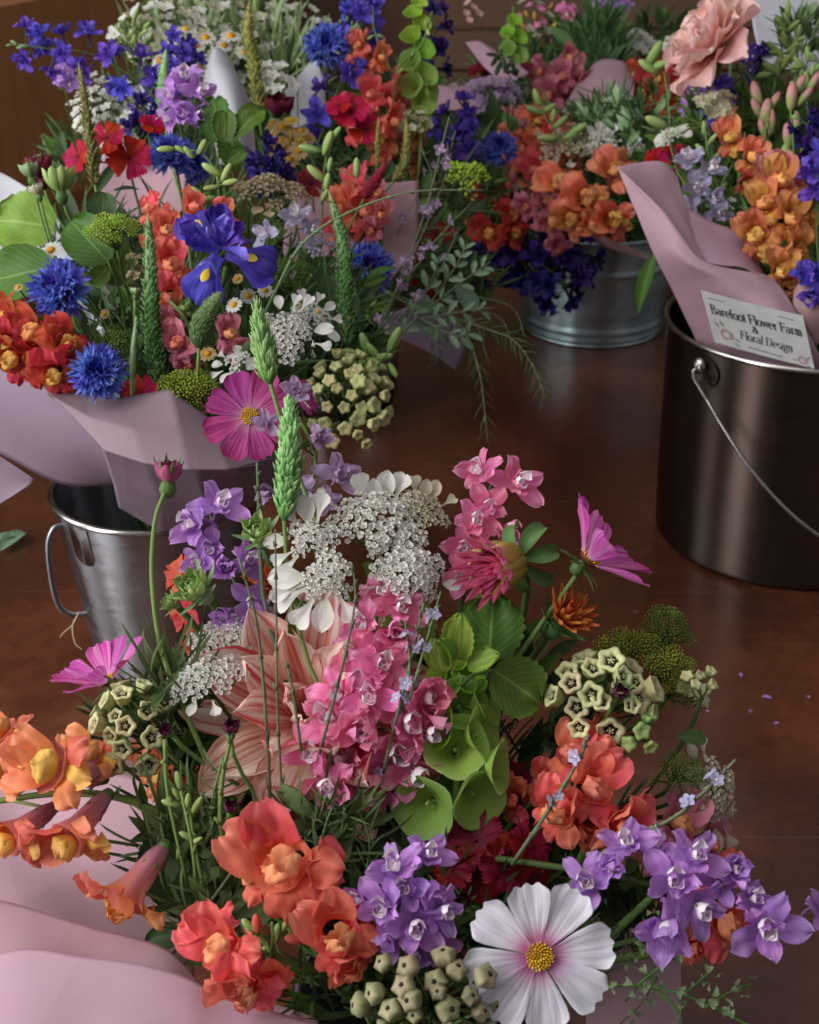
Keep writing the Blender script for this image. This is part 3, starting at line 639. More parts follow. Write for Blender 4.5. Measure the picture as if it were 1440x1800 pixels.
def bent(me_key, g_mesh, top, name):  # bend a unit-z mesh along a path
    me = g_mesh.copy(); co = np.empty(len(me.vertices) * 3); me.vertices.foreach_get('co', co); co = co.reshape(-1, 3)
    n = len(top) - 1; L = sum((top[i + 1] - top[i]).length for i in range(n)); base = top[0]
    T_ = np.array([p[:] for p in top]); out = np.empty_like(co)
    z = np.clip(co[:, 2], 0, 1.08) * n; i = np.minimum(z.astype(int), n - 1); f = (z - i)[:, None]
    c = T_[i] * (1 - f) + T_[i + 1] * f; tg = T_[i + 1] - T_[i]; tg /= np.linalg.norm(tg, axis=1)[:, None]
    ref = np.array(FW[:]); a = np.cross(tg, ref); a /= np.linalg.norm(a, axis=1)[:, None]; b = np.cross(tg, a)
    out = c + (a * co[:, 0:1] + b * co[:, 1:2]) * L - np.array(base[:]); me.vertices.foreach_set('co', out.ravel()); me.update(); return me, base
def grass_spike(path, v, label, wid, mat='grass_bract', n=260, name='canary_grass', up=.7, bl=.13, bw=.035, group=None, stemr=.0011, seed=0, stemm='stem_light'):
    pts, top = spike_path(path, v); rt = mk_root(name, label, 'grass' if 'grass' in name else 'flower spike', pts, group)
    L = sum((top[i + 1] - top[i]).length for i in range(len(top) - 1)); ww = wid * path[0][2] / FPX / L
    me, base = bent(None, bristle_mesh(n, round(ww, 3), mat, up, bl, seed, bw), top, name)
    part('bristles', me, rt, Matrix.Translation(base), stuff=True)
    stem_part(pts[:-8], rt, stemr * 1.2, stemr, stemm)

# iris -----------------------------------------------------------------------
def iris(x, y, rad, d, ax, v, label):
    H = P(x, y, d); A = AX(ax); s = rad * d / FPX; pts = stem_pts(H - A * s * .8, A, v); rt = mk_root('iris', label, 'flower', pts); M = frame(H, A, 0, s)
    for k, a in enumerate((155, 252, 40)):
        m = M @ RZ(a) @ T(0, .12, 0) @ RX(12); ft = part('fall', cached(('ifall', k % 2), lambda: petal(1.05, .92, 'fall', 14, 14, cup=-.15, bend=-.9, ruf=.11, seed=k, groove=.012, ng=5).mesh('fall', 'iris_blue')), rt, m)
        part('signal', cached(('isig',), lambda: petal(.30, .17, 'oval', 6, 6, bend=-.2, cup=-.1).mesh('signal', 'iris_signal')), ft, m @ T(0, .36, .035) @ RX(-8))
        part('style_arm', cached(('isty',), lambda: petal(.66, .42, 'spoon', 10, 10, cup=-.5, bend=.9, ruf=.14, notch=.3, groove=.03).mesh('style_arm', 'iris_light')), rt, M @ RZ(a + 4) @ T(0, .02, .14) @ RX(14))
    for k, a in enumerate((0, -32, -66, 75, 20, 110)):
        part('standard', cached(('istd', k % 3), lambda: petal(.95, .6, 'ob', 12, 12, cup=.35, bend=.35, ruf=.22, seed=k, groove=.03, lob=.03).mesh('standard', 'iris_light' if k % 3 == 1 else 'iris_blue')), rt, M @ RZ(a) @ T(0, .05, .08) @ RX((30, 42, 34, 20, 62, 38)[k]) @ S((.85, .7, .72, .85, .6, .7)[k]))
    stem_part(pts, rt, .0025, .002, 'stem_green')

# many petalled heads ----------------------------------------------------------
def head(x, y, rad, d, ax, v, label, rings, mat, name, roll=0, heart=None, cal=None, group=None, cat='flower', pk='dahlia', W=.5, stem_m='stem_green', extra=None, jit=5, ruf=.08, groove=.03, off=0, stemr=.0022, bend=-.25, cup=.25):
    H = P(x, y, d); A = AX(ax); s = rad * d / FPX; pts = stem_pts(H - A * s * .5, A, v); rt = mk_root(name, label, cat, pts, group); M = frame(H, A, R(roll), s)
    for ri, (n, tilt, L, r0, *o) in enumerate(rings):
        ww = o[0] if o else W; bb = o[1] if len(o) > 1 else bend
        for i, m in enumerate(ring(n, tilt, r0, off + ri * 180 / n, jit, ri * 11 + int(x))):
            part('petal', cached((name, mat, i % 4, ww, bb), lambda: petal(1, ww, pk, 10, 12, cup=cup, bend=bb, ruf=ruf, groove=groove, ng=4, seed=i).mesh('petal', mat)), rt, M @ m @ S(L) @ T(0, 0, .0))
    if heart: part('heart', heart, rt, M)
    if cal: part('calyx', cal, rt, M @ T(0, 0, -.15))
    stem_part(pts, rt, stemr, stemr * .8, stem_m); return rt, M
def carnation(x, y, rad, d, ax, v, label, mat='carnation_red', heads=((0, 0, 1),), group=None, name='dianthus'):
    H = P(x, y, d); A = AX(ax); pts = stem_pts(H - A * .02, A, v); rt = mk_root(name, label, 'flower', pts, group); ex = []
    for k, (dx, dy, q) in enumerate(heads):
        c = P(x + dx, y + dy, d + rnd.uniform(-.01, .01)); a = (A + RT * dx * .008 - UP * dy * .008).normalized(); s = rad * q * d / FPX; M = frame(c, a, rnd.random() * 6, s)
        b = part('blossom', cached(('dcal',), lambda: tube([Vector((0, 0, -.9)), Vector((0, 0, -.4)), Vector((0, 0, 0))], .12, .1, 8).mesh('calyx', 'sepal_green')), rt, M)
        for i, m in enumerate(ring(5, 10, .05, 0, 6, k)): part('petal', cached(('dp', mat, i % 3), lambda: petal(1, .98, 'fan', 14, 8, cup=.1, bend=-.25, ruf=.07, ser=.05, seed=i).mesh('petal', mat)), b, M @ m)
        part('eye', cached(('deye',), lambda: blob(.08, .08, .05, 6, 3).mesh('eye', 'carnation_crimson')), b, M @ T(0, 0, .06)); ex.append(tube([pts[-1], c - a * s * .9], .0009, .0008, 4))
    stem_part(pts, rt, .0014, .0011, 'stem_green', ex)
def daisy_mesh(pm_, long=.0):
    def fn():
        g = G(); p = petal(.72, .36, 'strap', 4, 5, bend=-.3, groove=.02, ng=2)
        for m in ring(13, 4, .28, 0, 5, 2): g.join(p, m, mat=0)
        g.join(blob(.36, .36, .24, 12, 6), T(0, 0, .04), mat=1); r = random.Random(1)
        for k in range(30): q = math.sqrt(k / 30); a = k * 2.4; g.join(blob(.045, .045, .05, 4, 2), T(.33 * q * math.cos(a), .33 * q * math.sin(a), .04 + .24 * math.sqrt(1 - q * q)), mat=1)
        return g.mesh('blossom', [pm_, 'yellow_disc'])
    return cached(('daisy', pm_), fn)
def tiny_mesh(mats, n=5, pk='round'):
    def fn():
        g = G(); p = petal(1, .8, pk, 4, 4, cup=.2, bend=-.2, ruf=.08)
        for m in ring(n, 18, .1, 0, 8, 3): g.join(p, m, mat=0)
        g.join(blob(.2, .2, .2, 6, 3), mat=1); return g.mesh('blossom', list(mats))
    return cached(('tiny', mats, n, pk), fn)
def daisy(x, y, rad, d, ax, v, label, pm_='daisy_white', group=None):
    H = P(x, y, d); A = AX(ax); pts = stem_pts(H, A, v); rt = mk_root('daisy', label, 'flower', pts, group); M = frame(H, A, rnd.random() * 6, rad * d / FPX); dp = cached(('dpet', pm_), lambda: petal(.72, .36, 'strap', 4, 5, bend=-.3, groove=.02, ng=2).mesh('petal', pm_))
    for m in ring(13, 4, .28, 0, 5, 2): part('petal', dp, rt, M @ m)
    part('disc', cached(('dd',), lambda: blob(.36, .36, .26, 14, 7).mesh('disc', 'yellow_disc')), rt, M @ T(0, 0, .05))
    stem_part(pts, rt, .0009, .0007)
def spray(x, y, rx, ry, d, v, label, n, me, size, name='flower_spray', cat='flower', dd=.05, group=None, ax=(0, .5, .8), seed=1, stemm='stem_green', pname='blossom', minr=0, bud=None):
    r = random.Random(seed); c0 = P(x, y + ry * .9, d); up = Vector((0, 0, 1)); pts = stem_pts(c0, up, v); rt = mk_root(name, label, cat, pts, group); ex = []
    me = me if isinstance(me, list) else [me]
    for k in range(n):
        q = math.sqrt((k + .5) / n); a = k * 2.39996 + seed; px = x + rx * q * math.cos(a) * r.uniform(.85, 1.1); py = y - ry * q * math.sin(a) * r.uniform(.85, 1.1); c = P(px, py, d + r.uniform(-dd, dd) * .5)
        A = (AX(ax) + RT * (px - x) / rx * .6 + UP * (y - py) / ry * .5 + Vector((r.uniform(-.5, .5), 0, r.uniform(-.4, .4)))).normalized()
        s = size * d / FPX * r.uniform(.75, 1.15); part(pname, me[k % len(me)], rt, frame(c, A, r.random() * 6, s))
        if k % 2 == 0 or n < 40: m = c0.lerp(c, .5) + Vector((r.uniform(-.005, .005), 0, -.004)); ex.append(tube([c0, m, c - A * s * .3], .0006, .0004, 3, False))
    stem_part(pts, rt, .0014, .001, stemm, ex)
def bud_sprig(path, v, label, buds, size, mat='bud_green', name='bud_sprig', cat='flower bud', group=None, long=1., stemm='stem_light'):
    pts, top = spike_path(path, v); rt = mk_root(name, label, cat, pts, group); d = path[0][2]; ex = []
    me = cached(('bs', mat, long), lambda: petal_bud(mat, long))
    for (x, y, a, *o) in buds:
        s = size * (o[0] if o else 1) * d / FPX; A = AX((math.cos(R(a)), math.sin(R(a)), .25)); c = P(x, y, d - .004); near = min(top, key=lambda p: (p - c).length)
        part('bud', me, rt, frame(c, A, rnd.random() * 6, s)); ex.append(tube([near, near.lerp(c - A * s, .6) + UP * .001, c - A * s * .9], .0006, .0006, 4))
    stem_part(pts, rt, .0013, .0007, stemm, ex)
def petal_bud(mat, long):
    g = G(); g.join(blob(.36, .36, 1 * long, 12, 8, lambda a, t: 1 + .1 * math.cos(5 * a)))
    for i in range(5): g.join(petal(1.7 * long, .28, 'oval', 3, 6, cup=.4, bend=.5), RZ(72 * i) @ T(0, .1, -.95 * long) @ RX(72))
    return g.mesh('bud', mat)
def wiry(paths, v, label, mat='stem_wiry', dots=None, name='wiry_sprig', cat='sprig', r=.0008, seed=1, leafk=None, lsize=.012, lmat='blade_green', every=2, dotsize=.004, dmat=None):
    rr = random.Random(seed); allp = []; first = None; ex = []; tops = []
    pts, top = spike_path(paths[0], v); tops.append(top)
    for p in paths[1:]: tops.append(cr([P(*q) for q in p], 5)); ex.append(tube(tops[-1], r, r * .5, 4))
    rt = mk_root(name, label, cat, pts)
    if leafk or dots:
        for top in tops:
            for k in range(2, len(top) - 1):
                if leafk and k % every == 0:
                    for sg in (1, -1):
                        tg = (top[k + 1] - top[k]).normalized(); o = tg.cross(FW).normalized() * sg; dv = (tg * rr.uniform(.4, 1) + o * rr.uniform(.4, .9) + FW * rr.uniform(-.4, .4))
                        part('leaf', leaf_mesh(leafk, lmat, k % 2), rt, leafM(top[k], dv, (-FW + UP * .4 + o * rr.uniform(-.6, .6)), lsize * rr.uniform(.7, 1.15)))
                if dots and k % dots == 0:
                    for q in range(2):
                        A = Vector((rr.uniform(-1, 1), rr.uniform(-1, .3), rr.uniform(-.5, 1))).normalized(); part('blossom', dmat, rt, frame(top[k] + A * dotsize * .9, A, rr.random() * 6, dotsize * rr.uniform(.7, 1.2)))
    for top in tops[:]:  # nodes
        for k in range(2, len(top) - 1, 3 if mat == 'stem_light' else 2): ex.append(tube([top[k], top[k] + (top[k + 1] - top[k]) * .5 + Vector((rr.uniform(-1, 1), 0, rr.uniform(-1, 1))) * r * 2], r * (1.2 if mat == 'stem_light' else 1.5), r * .4, 4))
    stem_part(pts, rt, r * 1.3, r * .6, mat, ex)
def foliage(label, blobs, mats=('blade_green', 'leaf_dark', 'leaf_mid'), n=420, L=.05, seed=1, name='foliage', up=1.0):
    r = random.Random(seed); g = G(); bl = [petal(1, .05, 'strap', 1, 5, cup=.5, bend=b) for b in (-1.2, -.5, .4, .9)]; lf = [petal(1, .34, 'lance', 2, 5, cup=.3, bend=b) for b in (-.8, -.3)]
    o0 = P(*blobs[0][:3])
    for k in range(n):
        x, y, d, rx, ry, rd = blobs[k % len(blobs)]
        while True:
            u = [r.uniform(-1, 1) for _ in range(3)]
            if u[0] ** 2 + u[1] ** 2 + u[2] ** 2 < 1: break
        c = P(x + u[0] * rx, y - u[1] * ry, d + u[2] * rd); dv = Vector((u[0] * .7 + r.uniform(-.6, .6), r.uniform(-.7, .5), up * r.uniform(.1, 1.2))); nrm = Vector((r.uniform(-.6, .6), -1, r.uniform(0, 1)))
        if r.random() < .72: g.join(r.choice(bl), leafM(c, dv, nrm, L * r.uniform(.6, 1.4)), mat=0)
        else: g.join(r.choice(lf), leafM(c, dv, nrm, L * r.uniform(.5, 1.)), mat=r.choice((1, 1, 2)))
    return solo(name, g, list(mats), label, 'foliage', 'stuff', origin=o0[:])
# ================================================================ setting
def mat_floor():
    m = bpy.data.materials.new('stained_concrete'); m.use_nodes = True; t = m.node_tree; L = t.links.new; b = t.nodes['Principled BSDF']
    tc = nd(t, 'ShaderNodeTexCoord')
    n1 = nd(t, 'ShaderNodeTexNoise'); n1.inputs['Scale'].default_value = 3.2; n1.inputs['Detail'].default_value = 7; n1.inputs['Roughness'].default_value = .62; n1.inputs['Distortion'].default_value = .6; L(tc.outputs['Object'], n1.inputs[0])
    n2 = nd(t, 'ShaderNodeTexNoise'); n2.inputs['Scale'].default_value = 60; n2.inputs['Detail'].default_value = 8; n2.inputs['Roughness'].default_value = .75; L(tc.outputs['Object'], n2.inputs[0])
    r = nd(t, 'ShaderNodeValToRGB'); e = r.color_ramp.elements; e[0].position = .34; e[0].color = lin('3c241a'); e[1].position = .72; e[1].color = lin('76442c'); k = e.new(.5); k.color = lin('562e1e')
    L(n1.outputs[0], r.inputs[0]); r2 = nd(t, 'ShaderNodeMapRange'); r2.inputs[1].default_value = .3; r2.inputs[2].default_value = .75; r2.inputs[3].default_value = .72; r2.inputs[4].default_value = 1.25; L(n2.outputs[0], r2.inputs[0])
    h = nd(t, 'ShaderNodeHueSaturation'); L(r.outputs[0], h.inputs['Color']); L(r2.outputs[0], h.inputs['Value'])
    vo = nd(t, 'ShaderNodeTexVoronoi'); vo.inputs['Scale'].default_value = 23; L(tc.outputs['Object'], vo.inputs[0])  # sparse pale specks
    ms = nd(t, 'ShaderNodeMapRange'); ms.inputs[1].default_value = .06; ms.inputs[2].default_value = .03; L(vo.outputs[0], ms.inputs[0]); sc_ = nd(t, 'ShaderNodeSeparateColor'); L(vo.outputs[1], sc_.inputs[0])
    gt = nd(t, 'ShaderNodeMath', operation='GREATER_THAN'); gt.inputs[1].default_value = .86; L(sc_.outputs[0], gt.inputs[0]); mm = nd(t, 'ShaderNodeMath', operation='MULTIPLY'); L(ms.outputs[0], mm.inputs[0]); L(gt.outputs[0], mm.inputs[1])
    m5 = nd(t, 'ShaderNodeMath', operation='MULTIPLY'); m5.inputs[1].default_value = .35; L(mm.outputs[0], m5.inputs[0])
    mx = nd(t, 'ShaderNodeMix', data_type='RGBA'); L(m5.outputs[0], mx.inputs[0]); L(h.outputs[0], mx.inputs[6]); mx.inputs[7].default_value = lin('a89488'); L(mx.outputs[2], b.inputs['Base Color'])
    sm = nd(t, 'ShaderNodeMapping'); sm.inputs['Rotation'].default_value = (0, 0, .5); sm.inputs['Scale'].default_value = (3, 110, 1); L(tc.outputs['Object'], sm.inputs[0]); sn_ = nd(t, 'ShaderNodeTexNoise'); sn_.inputs['Scale'].default_value = 1; sn_.inputs['Detail'].default_value = 2; L(sm.outputs[0], sn_.inputs[0])
    sr = nd(t, 'ShaderNodeMapRange'); sr.inputs[1].default_value = .68; sr.inputs[2].default_value = .74; sr.inputs[4].default_value = .10; L(sn_.outputs[0], sr.inputs[0]); mq = nd(t, 'ShaderNodeMix', data_type='RGBA'); L(sr.outputs[0], mq.inputs[0]); L(mx.outputs[2], mq.inputs[6]); mq.inputs[7].default_value = lin('8a7468'); L(mq.outputs[2], b.inputs['Base Color'])
    rr = nd(t, 'ShaderNodeMapRange'); rr.inputs[1].default_value = .3; rr.inputs[2].default_value = .7; rr.inputs[3].default_value = .11; rr.inputs[4].default_value = .27; L(n1.outputs[0], rr.inputs[0]); L(rr.outputs[0], b.inputs['Roughness'])
    b.inputs['Specular IOR Level'].default_value = .75
    bp = nd(t, 'ShaderNodeBump'); bp.inputs['Strength'].default_value = .12; bp.inputs['Distance'].default_value = .002; L(n2.outputs[0], bp.inputs['Height']); L(bp.outputs[0], b.inputs['Normal'])
    MATS['stained_concrete'] = m
mat_floor()
def simple(name, c1, c2, rough=.6, metal=0, scale=(8, 8, 8), bump=.1, spec=.4, detail=5):
    m = bpy.data.materials.new(name); m.use_nodes = True; t = m.node_tree; L = t.links.new; b = t.nodes['Principled BSDF']; tc = nd(t, 'ShaderNodeTexCoord'); mp = nd(t, 'ShaderNodeMapping'); mp.inputs['Scale'].default_value = scale
    L(tc.outputs['Object'], mp.inputs[0]); n = nd(t, 'ShaderNodeTexNoise'); n.inputs['Scale'].default_value = 1; n.inputs['Detail'].default_value = detail; L(mp.outputs[0], n.inputs[0])
    r = nd(t, 'ShaderNodeValToRGB'); e = r.color_ramp.elements; e[0].position = .32; e[0].color = lin(c1); e[1].position = .7; e[1].color = lin(c2); L(n.outputs[0], r.inputs[0]); L(r.outputs[0], b.inputs['Base Color'])
    b.inputs['Metallic'].default_value = metal; b.inputs['Specular IOR Level'].default_value = spec
    rr = nd(t, 'ShaderNodeMapRange'); rr.inputs[3].default_value = rough * .7; rr.inputs[4].default_value = rough * 1.3; L(n.outputs[0], rr.inputs[0]); L(rr.outputs[0], b.inputs['Roughness'])
    bp = nd(t, 'ShaderNodeBump'); bp.inputs['Strength'].default_value = bump; bp.inputs['Distance'].default_value = .001; L(n.outputs[0], bp.inputs['Height']); L(bp.outputs[0], b.inputs['Normal']); MATS[name] = m; return m
simple('steel', '86868a', 'b6b8bc', .40, 1, (30, 30, 5), .12)
simple('steel_dark', '4c3f39', '5c4f48', .32, 1, (26, 26, 4), .12)
simple('steel_rim', '9a9490', 'c0bab6', .22, 1, (30, 30, 30), .02)
simple('zinc', '90a4aa', 'c0d0d4', .42, 1, (28, 28, 28), .1, detail=2)
for nm in ('steel', 'steel_dark', 'zinc'):   # turned metal: grooves run round the pail, scuffs and water marks
    t = MATS[nm].node_tree; L = t.links.new; b = t.nodes['Principled BSDF']; tg = nd(t, 'ShaderNodeTangent', direction_type='RADIAL', axis='Z'); L(tg.outputs[0], b.inputs['Tangent'])
    b.inputs['Anisotropic'].default_value = .85 if nm != 'zinc' else .6; b.inputs['Anisotropic Rotation'].default_value = .25; tc = nd(t, 'ShaderNodeTexCoord'); mp = nd(t, 'ShaderNodeMapping'); mp.inputs['Scale'].default_value = (22, 22, 55); L(tc.outputs['Object'], mp.inputs[0])
    n = nd(t, 'ShaderNodeTexNoise'); n.inputs['Detail'].default_value = 9; n.inputs['Scale'].default_value = 1; n.inputs['Roughness'].default_value = .75; L(mp.outputs[0], n.inputs[0]); r = nd(t, 'ShaderNodeMapRange'); r.inputs[1].default_value = .35; r.inputs[2].default_value = .7; r.inputs[3].default_value = {'steel': .24, 'steel_dark': .30, 'zinc': .34}[nm]; r.inputs[4].default_value = {'steel': .42, 'steel_dark': .37, 'zinc': .52}[nm]; L(n.outputs[0], r.inputs[0]); L(r.outputs[0], b.inputs['Roughness'])
simple('brown_wall', '5c4434', '74563f', .8, 0, (2, 2, 2), .2)
simple('cardboard', 'a06c3e', 'b07c4c', .8, 0, (3, 30, 3), .1)
simple('twine', 'b09878', 'c8b494', .9, 0, (80, 80, 80), .2)
simple('card_white', 'c4c6c4', 'd2d4d2', .6, 0, (60, 60, 60), .05)
simple('ink', '2a2426', '3a3234', .6, 0, (60, 60, 60), .02)
simple('print_pink', 'b07884', 'c48c96', .6, 0, (200, 200, 200), .02)
simple('print_grey', '7c8478', '8c9488', .6, 0, (200, 200, 200), .02)
def mat_glass():
    m = bpy.data.materials.new('glass'); m.use_nodes = True; b = m.node_tree.nodes['Principled BSDF']; b.inputs['Transmission Weight'].default_value = 1; b.inputs['Roughness'].default_value = .03; b.inputs['IOR'].default_value = 1.45; b.inputs['Base Color'].default_value = (.86, .93, .9, 1); MATS['glass'] = m
mat_glass()
def paper_mat(name, c, c2, tr=.4, rough=.5):
    m = pm(name, [(0, c), (1, c)], vein=c2, vs=.45, tr=tr, rough=rough, var=.03, vsc=(5, 5), spec=.3, bump=.5, obj=True); t = m.node_tree; L = t.links.new
    tc = [n for n in t.nodes if n.type == 'TEX_COORD'][0]; b0 = [n for n in t.nodes if n.type == 'BUMP'][0]; pr = [n for n in t.nodes if n.type == 'BSDF_PRINCIPLED'][0]; last = b0.outputs[0]
    wp = nd(t, 'ShaderNodeTexNoise'); wp.inputs['Scale'].default_value = 9; L(tc.outputs['Object'], wp.inputs[0]); ad = nd(t, 'ShaderNodeMix', data_type='VECTOR'); ad.inputs[0].default_value = .02; L(tc.outputs['Object'], ad.inputs[4]); L(wp.outputs[1], ad.inputs[5])
    for sc, st, ds in ((9, .45, .012), (24, .3, .004)):   # crumpled facets with straight creases between them
        vo = nd(t, 'ShaderNodeTexVoronoi'); vo.inputs['Scale'].default_value = sc; L(ad.outputs[1], vo.inputs[0]); bb = nd(t, 'ShaderNodeBump'); bb.inputs['Strength'].default_value = st; bb.inputs['Distance'].default_value = ds; L(vo.outputs[0], bb.inputs['Height']); L(last, bb.inputs['Normal']); last = bb.outputs[0]
    fb = nd(t, 'ShaderNodeTexNoise'); fb.inputs['Scale'].default_value = 900; fb.inputs['Detail'].default_value = 3; L(tc.outputs['Object'], fb.inputs[0]); bb = nd(t, 'ShaderNodeBump'); bb.inputs['Strength'].default_value = .25; bb.inputs['Distance'].default_value = .0004; L(fb.outputs[0], bb.inputs['Height']); L(last, bb.inputs['Normal']); L(bb.outputs[0], pr.inputs['Normal'])
    for n in t.nodes:
        if n.type == 'BSDF_TRANSLUCENT': L(bb.outputs[0], n.inputs['Normal'])
    return m
paper_mat('paper_pink', 'd2aebb', 'c69fae', .34, .42)
paper_mat('paper_mauve_shade', '9c8899', '8e7a8e', .3)  # pale paper darkened; shade on the left wrapping is put into the colour
paper_mat('paper_white', 'dcdce2', 'cccbd4', .45)
paper_mat('paper_collar_shade', 'ae96a2', 'a08894', .34)  # collar tone holds its shade, darker than the paper itself
paper_mat('paper_blush', 'c8a4a6', 'b89496', .35)

g = G(); g.add([(-5, -3, 0), (5, -3, 0), (5, 5, 0), (-5, 5, 0)], [(0, 1, 2, 3)]); solo('floor', g, 'stained_concrete', kind='structure')
g = G(); g.add([(-5, 4.1, 0), (5, 4.1, 0), (5, 4.1, 2.8), (-5, 4.1, 2.8), (-5, 4.2, 0), (5, 4.2, 0), (5, 4.2, 2.8), (-5, 4.2, 2.8)], [(0, 1, 2, 3), (5, 4, 7, 6), (0, 4, 5, 1), (3, 2, 6, 7), (0, 3, 7, 4), (1, 5, 6, 2)]); solo('wall', g, 'brown_wall', kind='structure', smooth=False)
def box(g, x0, x1, y0, y1, z0, z1, M=None):
    V = [(x, y, z) for z in (z0, z1) for y in (y0, y1) for x in (x0, x1)]
    g.add(V, [(0, 2, 3, 1), (4, 5, 7, 6), (0, 1, 5, 4), (2, 6, 7, 3), (0, 4, 6, 2), (1, 3, 7, 5)], M=M)
rt = root('cardboard_box', 'brown cardboard box standing on the dark floor at the very back beyond the violet larkspur', 'box', Vector((-.95, 2.95, 0)))
M0 = Matrix.Translation((-.95, 2.95, 0)) @ RZ(-24)
g = G(); box(g, -.36, .36, -.3, .3, 0, .36); part('body', g.mesh('body', 'cardboard', False), rt, M0)
for k, (a, b, M_) in enumerate(((-.36, .36, T(0, -.3, .361) @ RX(-32)), (-.36, .36, T(0, .3, .361) @ RZ(180) @ RX(-50)))):
    g = G(); box(g, a, b, -.24, 0, 0, .004); part('flap', g.mesh('flap', 'cardboard', False), rt, M0 @ M_)
rt = root('wooden_crate', 'low dark wooden crate by the back wall behind the pink back bouquets', 'crate', Vector((.55, 3.7, 0)))
for k in range(4):
    g = G(); box(g, -.5, .5, -.01, .01, 0, .085); part('plank', cached(('plk',), lambda: g.mesh('plank', 'brown_wall', False)), rt, Matrix.Translation((.55, 3.5, .01 + k * .095)))
for sx in (-.48, .48):
    g = G(); box(g, -.02, .02, -.02, .2, 0, .38); part('post', g.mesh('post', 'brown_wall', False), rt, Matrix.Translation((.55 + sx, 3.53, 0)))

# ---------------------------------------------------------------- pails
def pail(name, label, c, rb, rtp, h, mat, rim_mat, hoops=(), neck=None, spread=.5, key=None, cat='bucket'):
    rt = root(name, label, cat, Vector(c)); M = Matrix.Translation(c); t = .0012
    q_ = lambda z, o: (rb + (rtp - rb) * z / h - o, z); pr = [(.001, .002), (rb - .008, .002), (rb - .004, .002), (rb - .0015, .0026), (rb, .005), q_(.007, 0), q_(.012, 0)] + [q_(h * k / 12, 0) for k in range(1, 12)] + [q_(h - .004, 0), q_(h - .0005, 0), q_(h, .0003), q_(h, t), q_(h - .0008, t), q_(h - .004, t)] + [q_(h * k / 12, t) for k in range(11, 0, -1)] + [q_(.009, t), (rb - .006, .0075), (.001, .0075)]
    if hoops:
        o = [(.001, .004), (rb - .003, .0), (rb + .001, .004)]
        for z in [k / 40 for k in range(1, 41)]:
            r = rb + (rtp - rb) * z + sum(.0028 * math.exp(-((z * h - q) / .0028) ** 2) for q in hoops); o.append((r, z * h))
        o += [(rtp - t, h), (rtp - t, h - .002), (rtp - t, h - .01), (rb - t, .02), (rb - t, .009), (.001, .0085)]; pr = o
    part('body', lathe(pr, 96).mesh('body', mat), rt, M)
    part('rim', lathe([(rtp + .0028 * math.cos(a), h + .0028 * math.sin(a)) for a in [k * 6.2832 / 10 for k in range(11)]], 96).mesh('rim', rim_mat), rt, M)
    VB[key] = ((c[0], c[1], .015), neck or (c[0], c[1], h), rtp * spread); return rt, M
STEEL = 'stainless steel pail'
rp, Mp = pail('pail', 'tall brownish steel pail with a wire bail holding the paper with the card', (.395, 1.333, 0), .1335, .140, .232, 'steel_dark', 'steel_rim', key='right')
# lugs and bail of the right pail
C0 = Vector((.395, 1.333, 0)); la = Vector((-.84, -.545, 0)).normalized(); lb = Vector((la.y * -1, la.x, 0)); lb = lb if lb.y < 0 else -lb
for sg in (1, -1):
    a = la * sg; p = C0 + a * .1395 + Vector((0, 0, .214)); x = Vector((0, 0, 1)).cross(a); M = Matrix(((x.x, 0, a.x, p.x), (x.y, 0, a.y, p.y), (0, 1, 0, p.z), (0, 0, 0, 1)))
    part('lug', cached(('lug',), lambda: (lambda g: (g.join(blob(.0085, .0085, .005, 14, 6), T(0, .002, .007)), g.join(tube([Vector((0, .002, 0)), Vector((0, .002, .008))], .005, .005, 10)), g)[2])(G()).mesh('lug', 'steel_rim')), rp, M)
    g = G(); sh = [(math.cos(q) * .024, math.sin(q) * .020 - .006, .0012 + .0) for q in [k * 6.2832 / 24 for k in range(24)]]
    V = []; 
    for zz in (0, .002):
        for (u, v_, _) in sh:
            rr_ = .1405 + zz; an = u / .14; V.append((math.sin(an) * rr_, v_ + .0, math.cos(an) * rr_ - .1395))
    g.add(V, [tuple(range(24, 48))] + [(i, (i + 1) % 24, 24 + (i + 1) % 24, 24 + i) for i in range(24)]); part('plate', cached(('plate',), lambda: g.mesh('plate', 'steel_dark', False)), rp, M @ S(.8, .8, 1))
pts = []
for k in range(41):
    f = math.pi * k / 40; pts.append(C0 + la * (.151 * math.cos(f)) + lb * (.156 * math.sin(f) ** .8 if math.sin(f) > 0 else 0) + Vector((0, 0, .203 - .16 * max(0, math.sin(f)) ** .9)))
hk = [C0 + la * .147 + Vector((0, 0, .216)), C0 + la * .153 + Vector((0, 0, .212))]
wpart('handle', tube(hk + pts, .0019, .0019, 8), 'steel_rim', rp)
